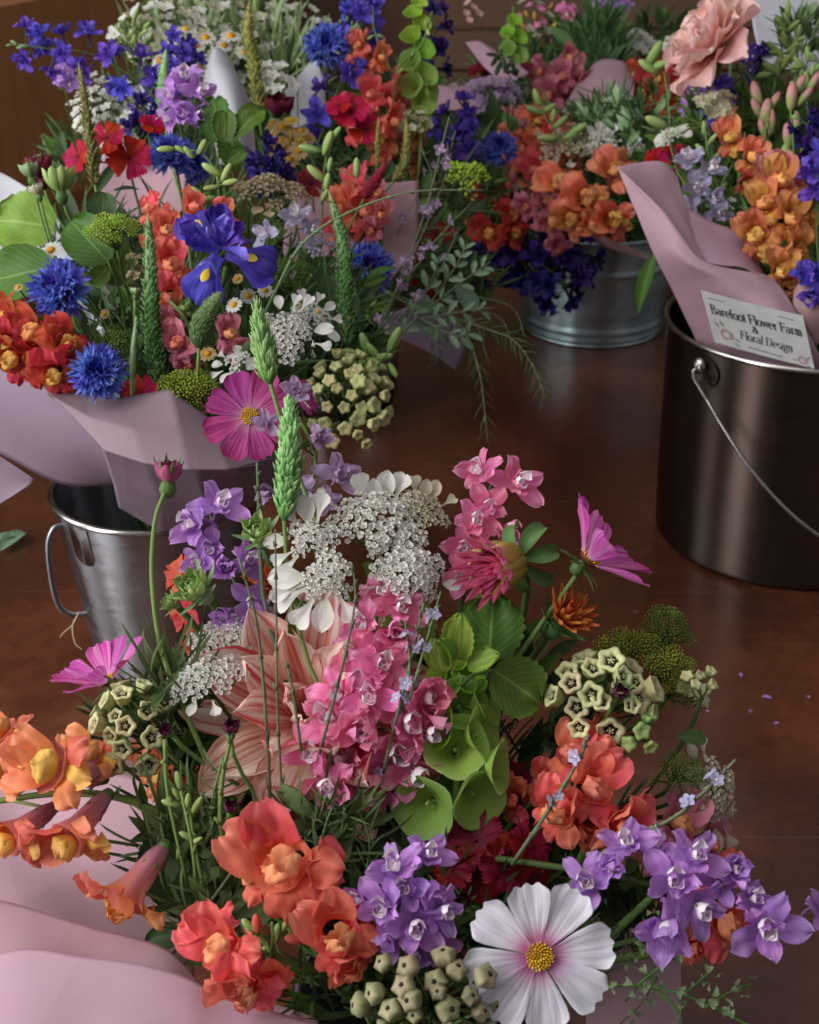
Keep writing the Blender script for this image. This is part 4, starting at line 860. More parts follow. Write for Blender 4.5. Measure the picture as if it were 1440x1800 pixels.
# left pail
lp, Ml = pail('pail', 'small bright steel pail with a wire side handle under the iris bouquet', (-.216, 1.095, 0), .066, .089, .168, 'steel', 'steel_rim', key='left', neck=(-.20, 1.08, .17))
CL = Vector((-.216, 1.095, 0)); a = Vector((-.86, -.5, 0)).normalized()
hp = [CL + a * .086 + Vector((0, 0, .152)), CL + a * .093 + Vector((0, 0, .150)), CL + a * .099 + Vector((0, 0, .136)), CL + a * .100 + Vector((0, 0, .105)), CL + a * .097 + Vector((0, 0, .078)), CL + a * .088 + Vector((0, 0, .066)), CL + a * .073 + Vector((0, 0, .062))]
wpart('handle', tube(cr(hp, 6), .0026, .0026, 10), 'steel', lp)
a2 = Vector((-.62, -.785, 0)).normalized(); x = Vector((0, 0, 1)).cross(a2); p = CL + a2 * .0
g = G(); V = []; n = 12
for rr_ in (.0, .0016):
    for k in range(n + 1):
        u = -.012 + .024 * k / n; zb = .134 - (.008 * math.sqrt(max(0, 1 - (u / .012) ** 2)))
        for z in (.163, zb):
            q = .0865 - (.168 - z) * .137 + rr_ + .0015; an = u / q; V.append((CL + (a2 * math.cos(an) + x * math.sin(an)) * q + Vector((0, 0, z)))[:])
m = (n + 1) * 2; F = [(m + 2 * k, m + 2 * k + 1, m + 2 * k + 3, m + 2 * k + 2) for k in range(n)] + [(2 * k, 2 * k + 1, m + 2 * k + 1, m + 2 * k) for k in (0, n)] + [(2 * k + 1, 2 * k + 3, m + 2 * k + 3, m + 2 * k + 1) for k in range(n)]
g.add(V, F); wpart('lug_plate', g, 'steel', lp)
# zinc tub
tp, Mt = pail('tub', 'round galvanised zinc tub with raised hoops under the orange snapdragons', (.265, 1.975, 0), .101, .118, .155, 'zinc', 'zinc', hoops=(.010, .022, .108), key='tub', spread=.7)
# pails hidden behind the blooms and the one of the front bouquet
pail('pail', 'dark steel pail almost hidden under the white sprigs and blue cornflower at the back', (-.12, 2.15, 0), .08, .10, .17, 'steel_dark', 'steel_rim', key='back', spread=.7)
pail('pail', 'steel pail hidden under the violet larkspur and white sprays at the back left', (-.36, 1.75, 0), .08, .10, .17, 'steel', 'steel_rim', key='backleft', spread=.7)
pail('pail', 'steel pail hidden behind the zinc tub under the pink back bouquets', (.42, 2.75, 0), .10, .13, .2, 'steel_dark', 'steel_rim', key='backright', spread=.8)
pail('pail', 'steel pail hidden under the front bouquet with the large white cosmos', (.01, .56, 0), .06, .07, .13, 'steel', 'steel_rim', key='front', neck=(.01, .56, .13), spread=.6)
# glass jar
gp = root('glass_jar', 'clear glass jar on the floor behind the pale green milkweed cluster', 'jar', Vector((-.085, 1.66, 0))); Mg = Matrix.Translation((-.085, 1.66, 0))
part('body', lathe([(.001, .0), (.056, .0), (.062, .004), (.068, .03), (.072, .09), (.074, .14), (.071, .14), (.069, .09), (.064, .03), (.058, .008), (.001, .008)], 64).mesh('body', 'glass'), gp, Mg)
VB['jar'] = ((-.085, 1.66, .012), (-.085, 1.64, .13), .05)

# ---------------------------------------------------------------- papers
def sheet(label, rows, mat, n=12, crinkle=.0012, thick=.0004, name='wrapping_paper', seed=0, cat='paper', sharp=False):
    def pl(p, n): return [p[i].lerp(p[i + 1], k / n) for i in range(len(p) - 1) for k in range(n)] + [p[-1]]
    cr = pl if sharp else globals()['cr']
    pts = [[P(*p) for p in r] for r in rows]; cols = [cr(r, n) for r in pts]; full = [cr([cols[j][i] for j in range(len(cols))], n) for i in range(len(cols[0]))]
    r = random.Random(seed + 3); ph = [r.random() * 6 for _ in range(6)]; V = []; UV = []; nu = len(full); nv = len(full[0])
    for i in range(nu):
        for j in range(nv):
            p = full[i][j]; z = crinkle * (2.2 * abs(math.sin(p.x * 22 + ph[0] + p.z * 31 + 1.5 * math.sin(p.y * 20))) + .9 * abs(math.sin(p.z * 47 + ph[1] - p.x * 29)) + .5 * math.sin(p.x * 60 - p.z * 40 + ph[2])); p = p - FW * z
            V.append(p[:]); UV.append((i / nu, j / nv))
    g = G(); g.add(V, [(a * nv + b, (a + 1) * nv + b, (a + 1) * nv + b + 1, a * nv + b + 1) for a in range(nu - 1) for b in range(nv - 1)], UV)
    o = solo(name, g, mat, label, cat, origin=V[0]); md = o.modifiers.new('thickness', 'SOLIDIFY'); md.thickness = thick; md.offset = 0; return o
sheet('shade-darkened mauve wrapping sheet hanging under the scarlet snapdragon left of the small pail', [[(-70, 470, 1.14), (0, 520, 1.11), (45, 600, 1.06), (78, 680, 1.0)], [(-70, 640, 1.13), (10, 680, 1.08), (95, 735, 1.02), (195, 800, .98)], [(-70, 760, 1.15), (15, 805, 1.12), (110, 852, 1.10), (203, 852, 1.08)]], 'paper_mauve_shade', crinkle=.0006)
sheet('turned-out shade-darkened collar of the wrapping below the two left cornflowers', [[(64, 668, .995), (150, 694, .985), (210, 700, .98), (300, 684, .975), (375, 740, .985), (460, 808, 1.0)], [(90, 695, .98), (160, 735, .965), (235, 755, .955), (320, 765, .955), (390, 785, .965), (462, 812, .99)], [(120, 722, .972), (185, 792, .955), (255, 815, .945), (330, 826, .94), (400, 826, .95), (464, 816, .98)]], 'paper_collar_shade', seed=2, sharp=True, crinkle=.0005)
sheet('mauve wrapping cone lapping over the rim of the small steel pail', [[(180, 786, .962), (255, 811, .952), (345, 824, .948), (420, 820, .96), (500, 800, 1.0)], [(200, 850, 1.03), (280, 872, 1.0), (365, 886, 1.01), (440, 868, 1.05), (510, 850, 1.1)], [(210, 892, 1.10), (285, 936, 1.115), (350, 938, 1.115), (425, 896, 1.125), (500, 865, 1.14)]], 'paper_mauve_shade', seed=4, sharp=True, crinkle=.0006)
sheet('loose lilac paper corner at the left edge below the mauve wrapping', [[(-80, 770, 1.19), (-20, 790, 1.17), (62, 842, 1.16)], [(-80, 850, 1.2), (-20, 845, 1.18), (58, 850, 1.165)], [(-80, 930, 1.22), (-30, 905, 1.19), (30, 868, 1.17)]], 'paper_mauve_shade', seed=5)
sheet('white paper behind the scalloped pale leaf at the left edge', [[(-60, 285, 1.3), (0, 303, 1.3), (80, 350, 1.27)], [(-60, 370, 1.29), (30, 380, 1.28), (120, 410, 1.25)], [(-60, 450, 1.27), (40, 450, 1.25), (150, 460, 1.22)]], 'paper_white', seed=6)
sheet('pale pink paper seen between the red dianthus and the pink snapdragon', [[(185, 255, 1.36), (250, 262, 1.36), (335, 275, 1.34)], [(170, 340, 1.32), (250, 350, 1.32), (340, 360, 1.3)], [(180, 430, 1.27), (260, 440, 1.27), (350, 440, 1.26)]], 'paper_pink', seed=7)
sheet('greyish white rolled paper sticking up behind the lilac larkspur', [[(362, 128, 1.47), (378, 86, 1.48), (402, 100, 1.49), (412, 130, 1.52)], [(358, 165, 1.46), (378, 130, 1.43), (415, 140, 1.43), (436, 170, 1.48)], [(370, 210, 1.44), (395, 190, 1.40), (425, 200, 1.40), (447, 235, 1.46)], [(385, 290, 1.4), (410, 290, 1.37), (430, 290, 1.37), (450, 290, 1.42)]], 'paper_white', seed=8)
sheet('narrow white paper tip beside the violet larkspur spray', [[(245, 148, 1.42), (250, 152, 1.42)], [(256, 180, 1.42), (274, 195, 1.42)], [(268, 214, 1.42), (284, 235, 1.42)]], 'paper_white', seed=9)
sheet('blush paper behind the orange snapdragon with its square corner up', [[(520, 330, 1.48), (630, 325, 1.5), (736, 318, 1.52)], [(500, 400, 1.45), (630, 400, 1.46), (736, 385, 1.5)], [(500, 500, 1.40), (610, 560, 1.40), (735, 440, 1.48)]], 'paper_blush', seed=10)
sheet('grey lilac paper tail hanging over the dark floor beside the glass jar', [[(672, 560, 1.56), (735, 535, 1.57), (790, 545, 1.59), (824, 600, 1.60)], [(675, 575, 1.56), (728, 575, 1.57), (782, 588, 1.585), (814, 628, 1.60)], [(678, 588, 1.555), (720, 603, 1.565), (768, 627, 1.58), (804, 654, 1.60)]], 'paper_mauve_shade', seed=11, n=5)
sheet('thin white paper sail behind the crimson bloom', [[(500, 160, 1.75), (545, 112, 1.75), (555, 100, 1.75)], [(510, 190, 1.75), (548, 160, 1.74), (570, 150, 1.74)], [(515, 230, 1.75), (550, 215, 1.74), (575, 205, 1.74)]], 'paper_white', seed=12)
# tall paper with the card
sheet('shaded inner fold at the top of the tall pink paper', [[(1085, 294, 1.33), (1125, 287, 1.345), (1165, 287, 1.35), (1190, 310, 1.355)], [(1118, 342, 1.322), (1150, 345, 1.335), (1180, 345, 1.345), (1204, 362, 1.35)], [(1180, 406, 1.31), (1198, 408, 1.315), (1214, 411, 1.32), (1226, 418, 1.33)], [(1238, 464, 1.292), (1240, 465, 1.293), (1242, 466, 1.294), (1246, 468, 1.296)]], 'paper_pink', seed=13)
sheet('tall pale pink wrapping paper standing in the right pail with the white card on it', [[(1083, 293, 1.325), (1085, 295, 1.325), (1087, 297, 1.325), (1089, 299, 1.325), (1091, 301, 1.325)], [(1118, 375, 1.32), (1130, 368, 1.315), (1143, 366, 1.31), (1155, 366, 1.305), (1161, 367, 1.305)], [(1150, 450, 1.315), (1175, 448, 1.30), (1200, 452, 1.29), (1222, 452, 1.288), (1241, 464, 1.287)],
      [(1180, 510, 1.325), (1230, 500, 1.30), (1280, 498, 1.285), (1330, 492, 1.29), (1352, 488, 1.30)], [(1206, 563, 1.335), (1256, 556, 1.315), (1310, 562, 1.295), (1370, 575, 1.275), (1412, 572, 1.28)], [(1222, 598, 1.35), (1275, 618, 1.335), (1330, 630, 1.315), (1390, 640, 1.30), (1447, 648, 1.295)], [(1240, 650, 1.37), (1290, 680, 1.36), (1340, 700, 1.34), (1390, 710, 1.33), (1450, 710, 1.33)]], 'paper_pink', seed=14)
sheet('translucent folded pocket of pink paper beneath the green sprigs right', [[(1203, 362, 1.35), (1250, 390, 1.35), (1298, 411, 1.35), (1330, 455, 1.35)], [(1215, 412, 1.325), (1260, 430, 1.32), (1310, 450, 1.325), (1350, 495, 1.33)], [(1236, 462, 1.298), (1270, 468, 1.298), (1320, 478, 1.305), (1385, 540, 1.31)]], 'paper_pink', seed=15)
sheet('small pink paper curl at the right edge beside the card', [[(1393, 512, 1.30), (1408, 499, 1.29), (1455, 512, 1.29)], [(1394, 548, 1.29), (1420, 545, 1.28), (1460, 550, 1.28)], [(1412, 600, 1.30), (1430, 605, 1.29), (1460, 610, 1.29)]], 'paper_blush', seed=16)
# front
sheet('upper pink wrapping sheet behind the drooping amber snapdragons', [[(-90, 1340, .84), (60, 1345, .84), (190, 1350, .83), (330, 1390, .80)], [(-90, 1490, .79), (60, 1490, .79), (190, 1500, .77), (335, 1540, .745)], [(-90, 1640, .72), (40, 1610, .70), (190, 1655, .69), (345, 1730, .68)]], 'paper_pink', seed=17, crinkle=.0018)
sheet('middle pink wrapping sheet with a crisp white edge under the hanging snapdragon', [[(-90, 1560, .67), (38, 1590, .665), (160, 1628, .66), (292, 1664, .655), (372, 1742, .65), (450, 1755, .645), (560, 1790, .64)], [(-90, 1690, .645), (40, 1690, .640), (160, 1715, .640), (292, 1745, .632), (372, 1800, .636), (450, 1820, .628), (560, 1850, .628)], [(-90, 1900, .60), (40, 1900, .592), (160, 1900, .600), (292, 1900, .592), (372, 1900, .600), (450, 1920, .592), (560, 1950, .60)]], 'paper_pink', seed=18, crinkle=.0009)
sheet('nearest pink wrapping fold in the bottom left corner', [[(-90, 1712, .648), (28, 1668, .64), (150, 1680, .632), (250, 1692, .628), (330, 1716, .625), (390, 1748, .622), (470, 1772, .618), (600, 1815, .612)], [(-90, 1790, .622), (28, 1755, .617), (150, 1765, .612), (250, 1780, .607), (330, 1800, .604), (390, 1825, .602), (480, 1850, .598), (620, 1885, .592)], [(-90, 1930, .585), (28, 1930, .576), (150, 1930, .575), (250, 1930, .570), (330, 1930, .575), (400, 1950, .576), (490, 1960, .573), (620, 1980, .57)]], 'paper_pink', seed=19, crinkle=.0009)
sheet('dusky pink paper strip below the purple larkspur at the bottom right', [[(1030, 1600, .78), (1110, 1615, .77), (1195, 1625, .77)], [(1030, 1720, .75), (1110, 1722, .74), (1195, 1725, .745)], [(1030, 1860, .72), (1110, 1860, .71), (1195, 1860, .715)]], 'paper_pink', seed=20)
# back pinks
sheet('pale pink paper strip curling up above the tub bouquet', [[(818, 74, 2.2), (842, 72, 2.2), (862, 84, 2.2)], [(850, 118, 2.18), (878, 108, 2.17), (908, 112, 2.18)], [(884, 146, 2.16), (908, 142, 2.15), (930, 128, 2.16)]], 'paper_pink', seed=21)
sheet('rounded mauve pink paper lobe behind the feathery greens', [[(1025, 132, 2.3), (1055, 106, 2.3), (1095, 108, 2.3), (1113, 128, 2.3)], [(1005, 165, 2.25), (1050, 150, 2.24), (1090, 150, 2.24), (1115, 150, 2.25)], [(985, 200, 2.2), (1040, 205, 2.2), (1085, 200, 2.2), (1110, 190, 2.2)]], 'paper_pink', seed=22)
sheet('dull rose paper flap left of the pink strip at the back', [[(750, 126, 2.1), (772, 146, 2.1), (800, 146, 2.1)], [(752, 162, 2.08), (790, 160, 2.07), (840, 164, 2.08)], [(768, 194, 2.06), (800, 194, 2.05), (845, 190, 2.05)]], 'paper_pink', seed=23)
sheet('bluish white paper in the top right corner behind the dill fronds', [[(1318, -30, 1.62), (1390, -30, 1.62), (1470, -30, 1.62)], [(1324, 50, 1.6), (1390, 50, 1.6), (1470, 55, 1.6)], [(1338, 105, 1.58), (1390, 125, 1.57), (1470, 135, 1.57)]], 'paper_white', seed=24)
sheet('pink ribbon of paper tucked along the rim of the zinc tub', [[(1040, 412, 1.9), (1080, 425, 1.89), (1145, 448, 1.90)], [(1045, 425, 1.9), (1085, 442, 1.89), (1148, 462, 1.90)]], 'paper_blush', seed=25)

# ---------------------------------------------------------------- card with its lettering
def arc(cx, cy, rx, ry, a0, a1, n=9): return [(cx + rx * math.cos(R(a0 + (a1 - a0) * i / n)), cy + ry * math.sin(R(a0 + (a1 - a0) * i / n))) for i in range(n + 1)]
def sv(x, y, w=.13): return [(x - w, y), (x + w, y)]
GL = {  # strokes in x-height units, advance width
 'B': ([[(.2, 0), (.2, 1.5)], sv(.2, 0, .16), sv(.2, 1.5, .16), [(.2, 1.5)] + arc(.5, 1.14, .36, .36, 90, -90) + [(.2, .78)], [(.2, .78)] + arc(.55, .39, .42, .39, 90, -90) + [(.2, 0)]], 1.15),
 'F': ([[(.2, 0), (.2, 1.5)], sv(.2, 0, .16), [(.04, 1.5), (.95, 1.5), (.95, 1.28)], [(.2, .8), (.7, .8)], [(.7, .95), (.7, .65)]], 1.05),
 'D': ([[(.2, 0), (.2, 1.5)], sv(.2, 0, .16), sv(.2, 1.5, .16), [(.2, 1.5)] + arc(.5, .75, .6, .75, 90, -90, 12) + [(.2, 0)]], 1.3),
 'a': ([arc(.38, .66, .3, .32, 150, 0, 7) + [(.68, .1), (.82, .02)], arc(.4, .3, .32, .27, 75, 360, 12)], .92),
 'r': ([[(.22, 0), (.22, .98), (.06, .94)], sv(.22, 0), [(.22, .7)] + arc(.5, .72, .26, .25, 160, 45, 5)], .72),
 'e': ([[(.1, .52), (.8, .52)] + arc(.45, .5, .36, .48, 0, 310, 14)], .9),
 'f': ([[(.25, 0), (.25, 1.2)] + arc(.5, 1.22, .25, .28, 180, 50, 5), sv(.25, 0), [(.04, .93), (.55, .93)]], .62),
 'o': ([arc(.46, .5, .38, .5, 0, 360, 18)], .95),
 't': ([[(.25, 1.3), (.25, .15), (.38, .02), (.55, .1)], [(.04, .93), (.52, .93)]], .62),
 'l': ([[(.2, 0), (.2, 1.55), (.06, 1.5)], sv(.2, 0)], .44),
 'w': ([[(.1, .97), (.36, .0), (.62, .9)], [(.62, .97), (.9, .0), (1.14, .97)], sv(.1, .97, .12), sv(1.14, .97, .1)], 1.28),
 'm': ([[(.2, 0), (.2, .98), (.05, .94)], sv(.2, 0)] + [[(x0, .65)] + arc(x0 + .22, .7, .22, .28, 160, 0, 6) + [(x0 + .44, 0)] for x0 in (.2, .64)] + [sv(.64, 0), sv(1.08, 0)], 1.32),
 'n': ([[(.2, 0), (.2, .98), (.05, .94)], sv(.2, 0), [(.2, .65)] + arc(.44, .7, .24, .28, 160, 0, 6) + [(.68, 0)], sv(.68, 0)], .92),
 's': ([arc(.36, .72, .26, .24, 40, 270, 9) + arc(.36, .24, .28, .24, 90, -140, 9)], .74),
 'i': ([[(.2, 0), (.2, .98), (.05, .94)], sv(.2, 0), [(.19, 1.22), (.19, 1.36)]], .44),
 'g': ([arc(.4, .62, .28, .33, 0, 360, 14), [(.3, .3), (.16, .16), (.3, .05), (.62, 0)], arc(.42, -.22, .34, .22, 80, 430, 12), [(.62, .85), (.8, .95)]], .86),
 '&': ([[(1.0, .1), (.75, .05)] + [(.3, 1.05)] + arc(.46, 1.2, .2, .26, 200, -60, 8) + [(.2, .55)] + arc(.4, .32, .32, .32, 150, 330, 8) + [(.9, .8)]], 1.15),
 ' ': ([], .5)}
def text_g(s, x0, y0, h, thick=.20, thin=.07, shear=0., width=None):
    adv = sum(GL[c][1] for c in s); k = h; kx = (width / adv) if width else h; g = G(); x = 0
    for c in s:
        for st in GL[c][0]:
            L_, Rr = [], []
            for i, p in enumerate(st):
                q0 = st[max(i - 1, 0)]; q1 = st[min(i + 1, len(st) - 1)]; dx, dy = q1[0] - q0[0], q1[1] - q0[1]; l = math.hypot(dx, dy) or 1; wd = (thin + (thick - thin) * abs(dy / l) ** 1.5) / 2
                L_.append((p[0] - dy / l * wd, p[1] + dx / l * wd)); Rr.append((p[0] + dy / l * wd, p[1] - dx / l * wd))
            V = [((x + px + shear * py) * kx + x0, py * k + y0, 0) for px, py in L_ + Rr]; n = len(st); g.add(V, [(i, i + 1, n + i + 1, n + i) for i in range(n - 1)])
        x += GL[c][1]
    return g
TL, TR, BL, BR = P(1235, 506, 1.288), P(1414, 551, 1.251), P(1259, 597, 1.318), P(1437, 637, 1.277)
U = TR - TL; Vd = BL - TL; Nn = U.cross(Vd).normalized(); Nn = Nn if Nn.dot(FW) < 0 else -Nn
cr_ = root('card', 'white printed card lying on the tall pink paper at the right pail', 'card', BL)
def cw(u, v, n=.0): return BL + U * u - Vd * v + Nn * (n + .004)   # u to the right, v up, both 0..1
g = G(); NU = 8
V = [cw(i / NU, j / NU, .0012 * math.sin(i / NU * 3.1) + (0 if q else -.0005))[:] for q in (0, 1) for j in range(NU + 1) for i in range(NU + 1)]
m = (NU + 1) ** 2; F = grid(NU, NU) + [tuple(a + m for a in f) for f in grid(NU, NU)]; g.add(V, F); wpart('paper', g, 'card_white', cr_)
def on_card(gg, n=.0005):
    V = np.vstack(gg.v); gg.v = [np.array([cw(a, b, n + .0012 * math.sin(a * 3.1))[:] for a, b, _ in V])]; return gg
gt = G(); gt.join(text_g('Barefoot Flower Farm', .055, .60, .118, .26, .09, width=.90)); gt.join(text_g('&', .45, .43, .09, .22, .08, width=.07)); gt.join(text_g('Floral Design', .30, .24, .112, .2, .07, shear=.22, width=.52))
wpart('lettering', on_card(gt), 'ink', cr_)
gl_ = G()
for (x0, y0, x1, y1) in ((.06, .885, .9, .875), (.36, .10, .70, .085)): gl_.add([(x0, y0, 0), (x1, y1, 0), (x1, y1 + .012, 0), (x0, y0 + .012, 0)], [(0, 1, 2, 3)])
wpart('rule', on_card(gl_), 'ink', cr_)
def sketch(cx, cy, s, seed, lv):
    r = random.Random(seed); g = G(); g2 = G()
    for k in range(9):
        a = k * 2.4; q = s * .16 * math.sqrt(k); pts = arc(cx + q * math.cos(a), cy + q * math.sin(a) * 1.6, s * .42, s * .6, math.degrees(a) - 80, math.degrees(a) + 90, 6); st = []
        n = len(pts); w_ = s * .16; V = [(x, y, 0) for x, y in pts] + [(x + w_ * math.cos(a), y + w_ * math.sin(a) * 1.6, 0) for x, y in pts]; g.add(V, [(i, i + 1, n + i + 1, n + i) for i in range(n - 1)])
    for (dx, dy, ang) in lv:
        V = []; 
        for t_ in (0, .5, 1): 
            w_ = s * .22 * math.sin(t_ * 3.14 + .05); V += [(cx + dx * s + math.cos(ang) * s * t_ - math.sin(ang) * w_, cy + (dy + math.sin(ang) * t_) * s * 1.6 + math.cos(ang) * w_, 0), (cx + dx * s + math.cos(ang) * s * t_ + math.sin(ang) * w_, cy + (dy + math.sin(ang) * t_) * s * 1.6 - math.cos(ang) * w_, 0)]
        g2.add(V, [(0, 1, 3, 2), (2, 3, 5, 4)])
    wpart('rose_print', on_card(g, .0005), 'print_pink', cr_); wpart('leaf_print', on_card(g2, .0004), 'print_grey', cr_)
sketch(.16, .24, .075, 1, ((-.8, .9, 2.2), (.9, -.3, -.4), (.8, -1.0, -.7), (-.2, 1.2, 1.9))); sketch(.90, .12, .055, 2, ((.6, -.8, -.8), (.7, .5, .6), (-1.0, -.2, 3.3)))
# twine scrap, dropped leaf and petals
rt = root('twine_scrap', 'short frayed pale string hanging from the wire handle of the small steel pail', 'string', P(140, 1076, 1.16))
for k, pp in enumerate(([(140, 1076), (128, 1100), (132, 1130), (145, 1142)], [(138, 1078), (128, 1098), (112, 1112), (106, 1120)])): wpart('strand', tube(cr([P(x, y, 1.135) for x, y in pp], 5), .0008, .0004, 5), 'twine', rt)
def floor_pt(x, y, z=.0): 
    dr = P(x, y, 1) - Vector((0, 0, CAM_H)); return Vector((0, 0, CAM_H)) + dr * ((CAM_H - z) / -dr.z)
rt = root('fallen_leaf', 'small green leaf pair lying on the bare floor at the left edge', 'leaf', floor_pt(5, 965, .006))
for (a, b) in (((0, 968), (42, 926)), ((-20, 955), (25, 935))):
    p0 = floor_pt(*a, .006); p1 = floor_pt(*b, .012); part('leaf', leaf_mesh('oval', 'leaf_sage'), rt, leafM(p0, p1 - p0, Vector((0, -.2, 1)), (p1 - p0).length) @ S(.8, 1, 1))
for k, (x, y, s, lb) in enumerate(((1303, 1190, .006, 'lilac petal speck on the floor, the highest of the scattered few'), (1357, 1228, .008, 'longest lilac petal speck on the bare floor right of the milkweed tuft'), (1322, 1248, .005, 'small upright lilac speck on the floor below the longest petal'), (1418, 1223, .004, 'lilac petal speck on the floor nearest the right edge'), (1360, 1272, .005, 'lowest lilac petal speck lying on the floor'), (1225, 1252, .006, 'lilac petal speck on the floor closest to the dill'), (1248, 1252, .004, 'faint tiny lilac speck between the dill and the other fallen petals'))):
    g = petal(1, .6, 'oval', 4, 4, cup=.4, ruf=.2, seed=k); p = floor_pt(x, y, .001)
    g.v[0] = g.v[0] * s * 1.0; M = Matrix.Translation(p) @ RZ(k * 70); A = np.array(M); g.v[0] = g.v[0] @ A[:3, :3].T + A[:3, 3]
    solo('fallen_petal', g, 'larkspur_purple', lb, 'petal', origin=p[:], group='petals dropped on the floor')
# ================================================================ FRONT BOUQUET
cosmos(948, 1680, 128, .60, (.02, .12, 1), 'front', 'large white cosmos with a pink flushed centre, biggest open bloom at the bottom', n=8, tilt=4, roll=10, W=.64, jit=4)
cosmos(190, 1200, 96, .72, (-.42, .8, .22), 'front', 'magenta cosmos seen from the side, leftmost bloom above the amber snapdragons', 'cosmos_magenta', n=8, tilt=34, roll=15, W=.5, jit=8, group='magenta cosmos')
cosmos(1032, 985, 118, .69, (.72, .62, .12), 'front', 'magenta cosmos in profile at the upper right of the front bouquet over the dark floor', 'cosmos_magenta', n=7, tilt=40, roll=12, W=.46, jit=9, group='magenta cosmos')
closed_bud(297, 824, 36, .72, (.1, 1, .25), 'front', 'pink cosmos bud opening on a long bare stalk before the mauve paper', 'bud_pink', long=1.15, seplen=1.5, septilt=55,
           stem=[Vector(VB['front'][0]), Vector((-.02, .56, .12))] + cr([P(360, 1330, .70), P(290, 1160, .70), P(268, 1030, .705), P(272, 920, .715), P(291, 862, .72)], 5))
closed_bud(407, 1277, 21, .66, (.15, .8, .5), 'front', 'round dull mauve bud in front of the peach dahlia petals', 'bud_maroon', sep=7, seplen=1.2)
closed_bud(292, 1282, 17, .67, (-.3, .5, .8), 'front', 'small maroon bud among the open milkweed cups on the left', 'bud_maroon', sep=7, seplen=1.5)
closed_bud(406, 1418, 18, .66, (.1, .8, .5), 'front', 'small olive maroon bud on a thin stalk below the peach petals', 'bud_maroon', sep=7, seplen=1.1)
closed_bud(1090, 1216, 19, .68, (.1, .5, .8), 'front', 'small wine red bud with thin dark sepals over the right milkweed', 'bud_maroon', sep=8, seplen=2.0)
closed_bud(815, 1583, 19, .63, (0, .5, .8), 'front', 'small reddish bud between the lilac larkspur and the white cosmos', 'bud_maroon', sep=8, seplen=1.8)
# grasses
grass_spike([(500, 915, .70), (506, 850, .70), (510, 780, .70), (508, 692, .705)], 'front', 'tall plump green grass spike rising above the left green bud', 25, n=560, bl=.13, bw=.05, seed=1, up=.66, group='canary grass spikes')
grass_spike([(476, 676, .78), (468, 640, .78), (460, 590, .78), (450, 530, .78)], 'front', 'feathery light green grass spike overlapping the top of the pink striped cosmos', 21, n=360, bl=.19, bw=.055, seed=2, up=.64, group='canary grass spikes')
# pink larkspur
larkspur([(700, 1430, .70), (680, 1300, .70), (672, 1200, .70), (662, 1100, .71), (662, 1020, .72)], 'front', 'tall bright pink larkspur through the middle of the front bouquet', 'pink', 62, detail=True, buds=0,
  fl=[(668, 1048, 58), (700, 1068, 54), (640, 1100, 56), (690, 1118, 58), (630, 1150, 58), (676, 1168, 60), (640, 1196, 63), (742, 1232, 83, (.5, .3, .8)), (655, 1225, 64), (590, 1262, 66), (710, 1268, 73), (640, 1290, 78), (560, 1318, 71, (-.4, 0, .9)), (700, 1316, 76, (.1, -.2, 1)), (612, 1330, 68), (640, 1362, 73, (0, -.3, 1)), (582, 1372, 68, (-.2, -.3, 1)), (724, 1350, 66, (.4, -.4, 1)), (508, 1428, 59, (-.3, .1, 1)), (520, 1395, 47), (655, 1388, 58, (.1, -.4, 1)), (600, 1225, 60, (-.3, .3, .8)), (745, 1290, 56, (.6, 0, .8))], group='pink larkspur')
larkspur([(800, 1130, .72), (818, 1020, .73), (838, 930, .74), (862, 860, .745), (880, 800, .75)], 'front', 'pink larkspur tip standing highest above the white lace and the pink dahlia', 'pink', 56, detail=True, buds=0,
  fl=[(848, 828, 52, (-.5, .2, .8)), (905, 852, 56, (.4, .2, .9)), (858, 892, 52), (878, 930, 50), (822, 962, 52), (836, 915, 46), (815, 1010, 46), (850, 985, 44)], group='pink larkspur')
# purple larkspur
larkspur([(470, 1150, .74), (430, 1060, .74), (395, 980, .74), (370, 905, .745)], 'front', 'purple larkspur leaning left beside the two green ball buds', 'purple', 50, detail=True, buds=0,
  fl=[(345, 922, 56, (-.5, .1, .8)), (386, 892, 54, (.3, .4, .8)), (372, 962, 48), (402, 1000, 46), (352, 985, 40), (430, 985, 42), (440, 1060, 46), (400, 1080, 40), (455, 1090, 40)], group='purple larkspur')
larkspur([(700, 1700, .64), (715, 1620, .635), (722, 1560, .635), (735, 1490, .64)], 'front', 'dense lilac larkspur spike low between the coral snapdragons and white cosmos', 'purple', 58, detail=True, buds=0,
  fl=[(700, 1528, 66, (-.3, .5, .8)), (750, 1505, 50, (.3, .5, .8)), (680, 1592, 64, (-.4, .1, .9)), (745, 1570, 60), (712, 1560, 54), (728, 1622, 64, (.1, -.1, 1)), (770, 1600, 52, (.6, 0, .8)), (690, 1640, 54, (-.3, -.3, .9)), (760, 1655, 54, (.3, -.3, .9)), (640, 1580, 44, (-.7, .1, .7)), (730, 1668, 42, (0, -.4, .8))], group='purple larkspur')
larkspur([(950, 1520, .66), (1080, 1540, .65), (1200, 1570, .645), (1300, 1590, .645), (1400, 1625, .65), (1470, 1600, .655)], 'front', 'purple larkspur arching out to the right over the floor', 'purple', 62, detail=True, buds=1,
  fl=[(1032, 1548, 64, (-.2, .2, 1)), (1100, 1488, 56, (-.1, .6, .8)), (1182, 1548, 70, (0, .3, 1)), (1168, 1622, 76, (-.1, -.2, 1)), (1145, 1490, 52, (.1, .6, .7)), (1218, 1510, 60, (.2, .5, .8)), (1222, 1590, 62, (.3, -.2, .9)), (1292, 1535, 58, (.1, .5, .8)), (1318, 1580, 50, (.3, .3, .8)), (1345, 1625, 74, (-.1, 0, 1)), (1262, 1555, 48), (1075, 1530, 50), (1440, 1600, 46, (.4, .4, .7))], group='purple larkspur')
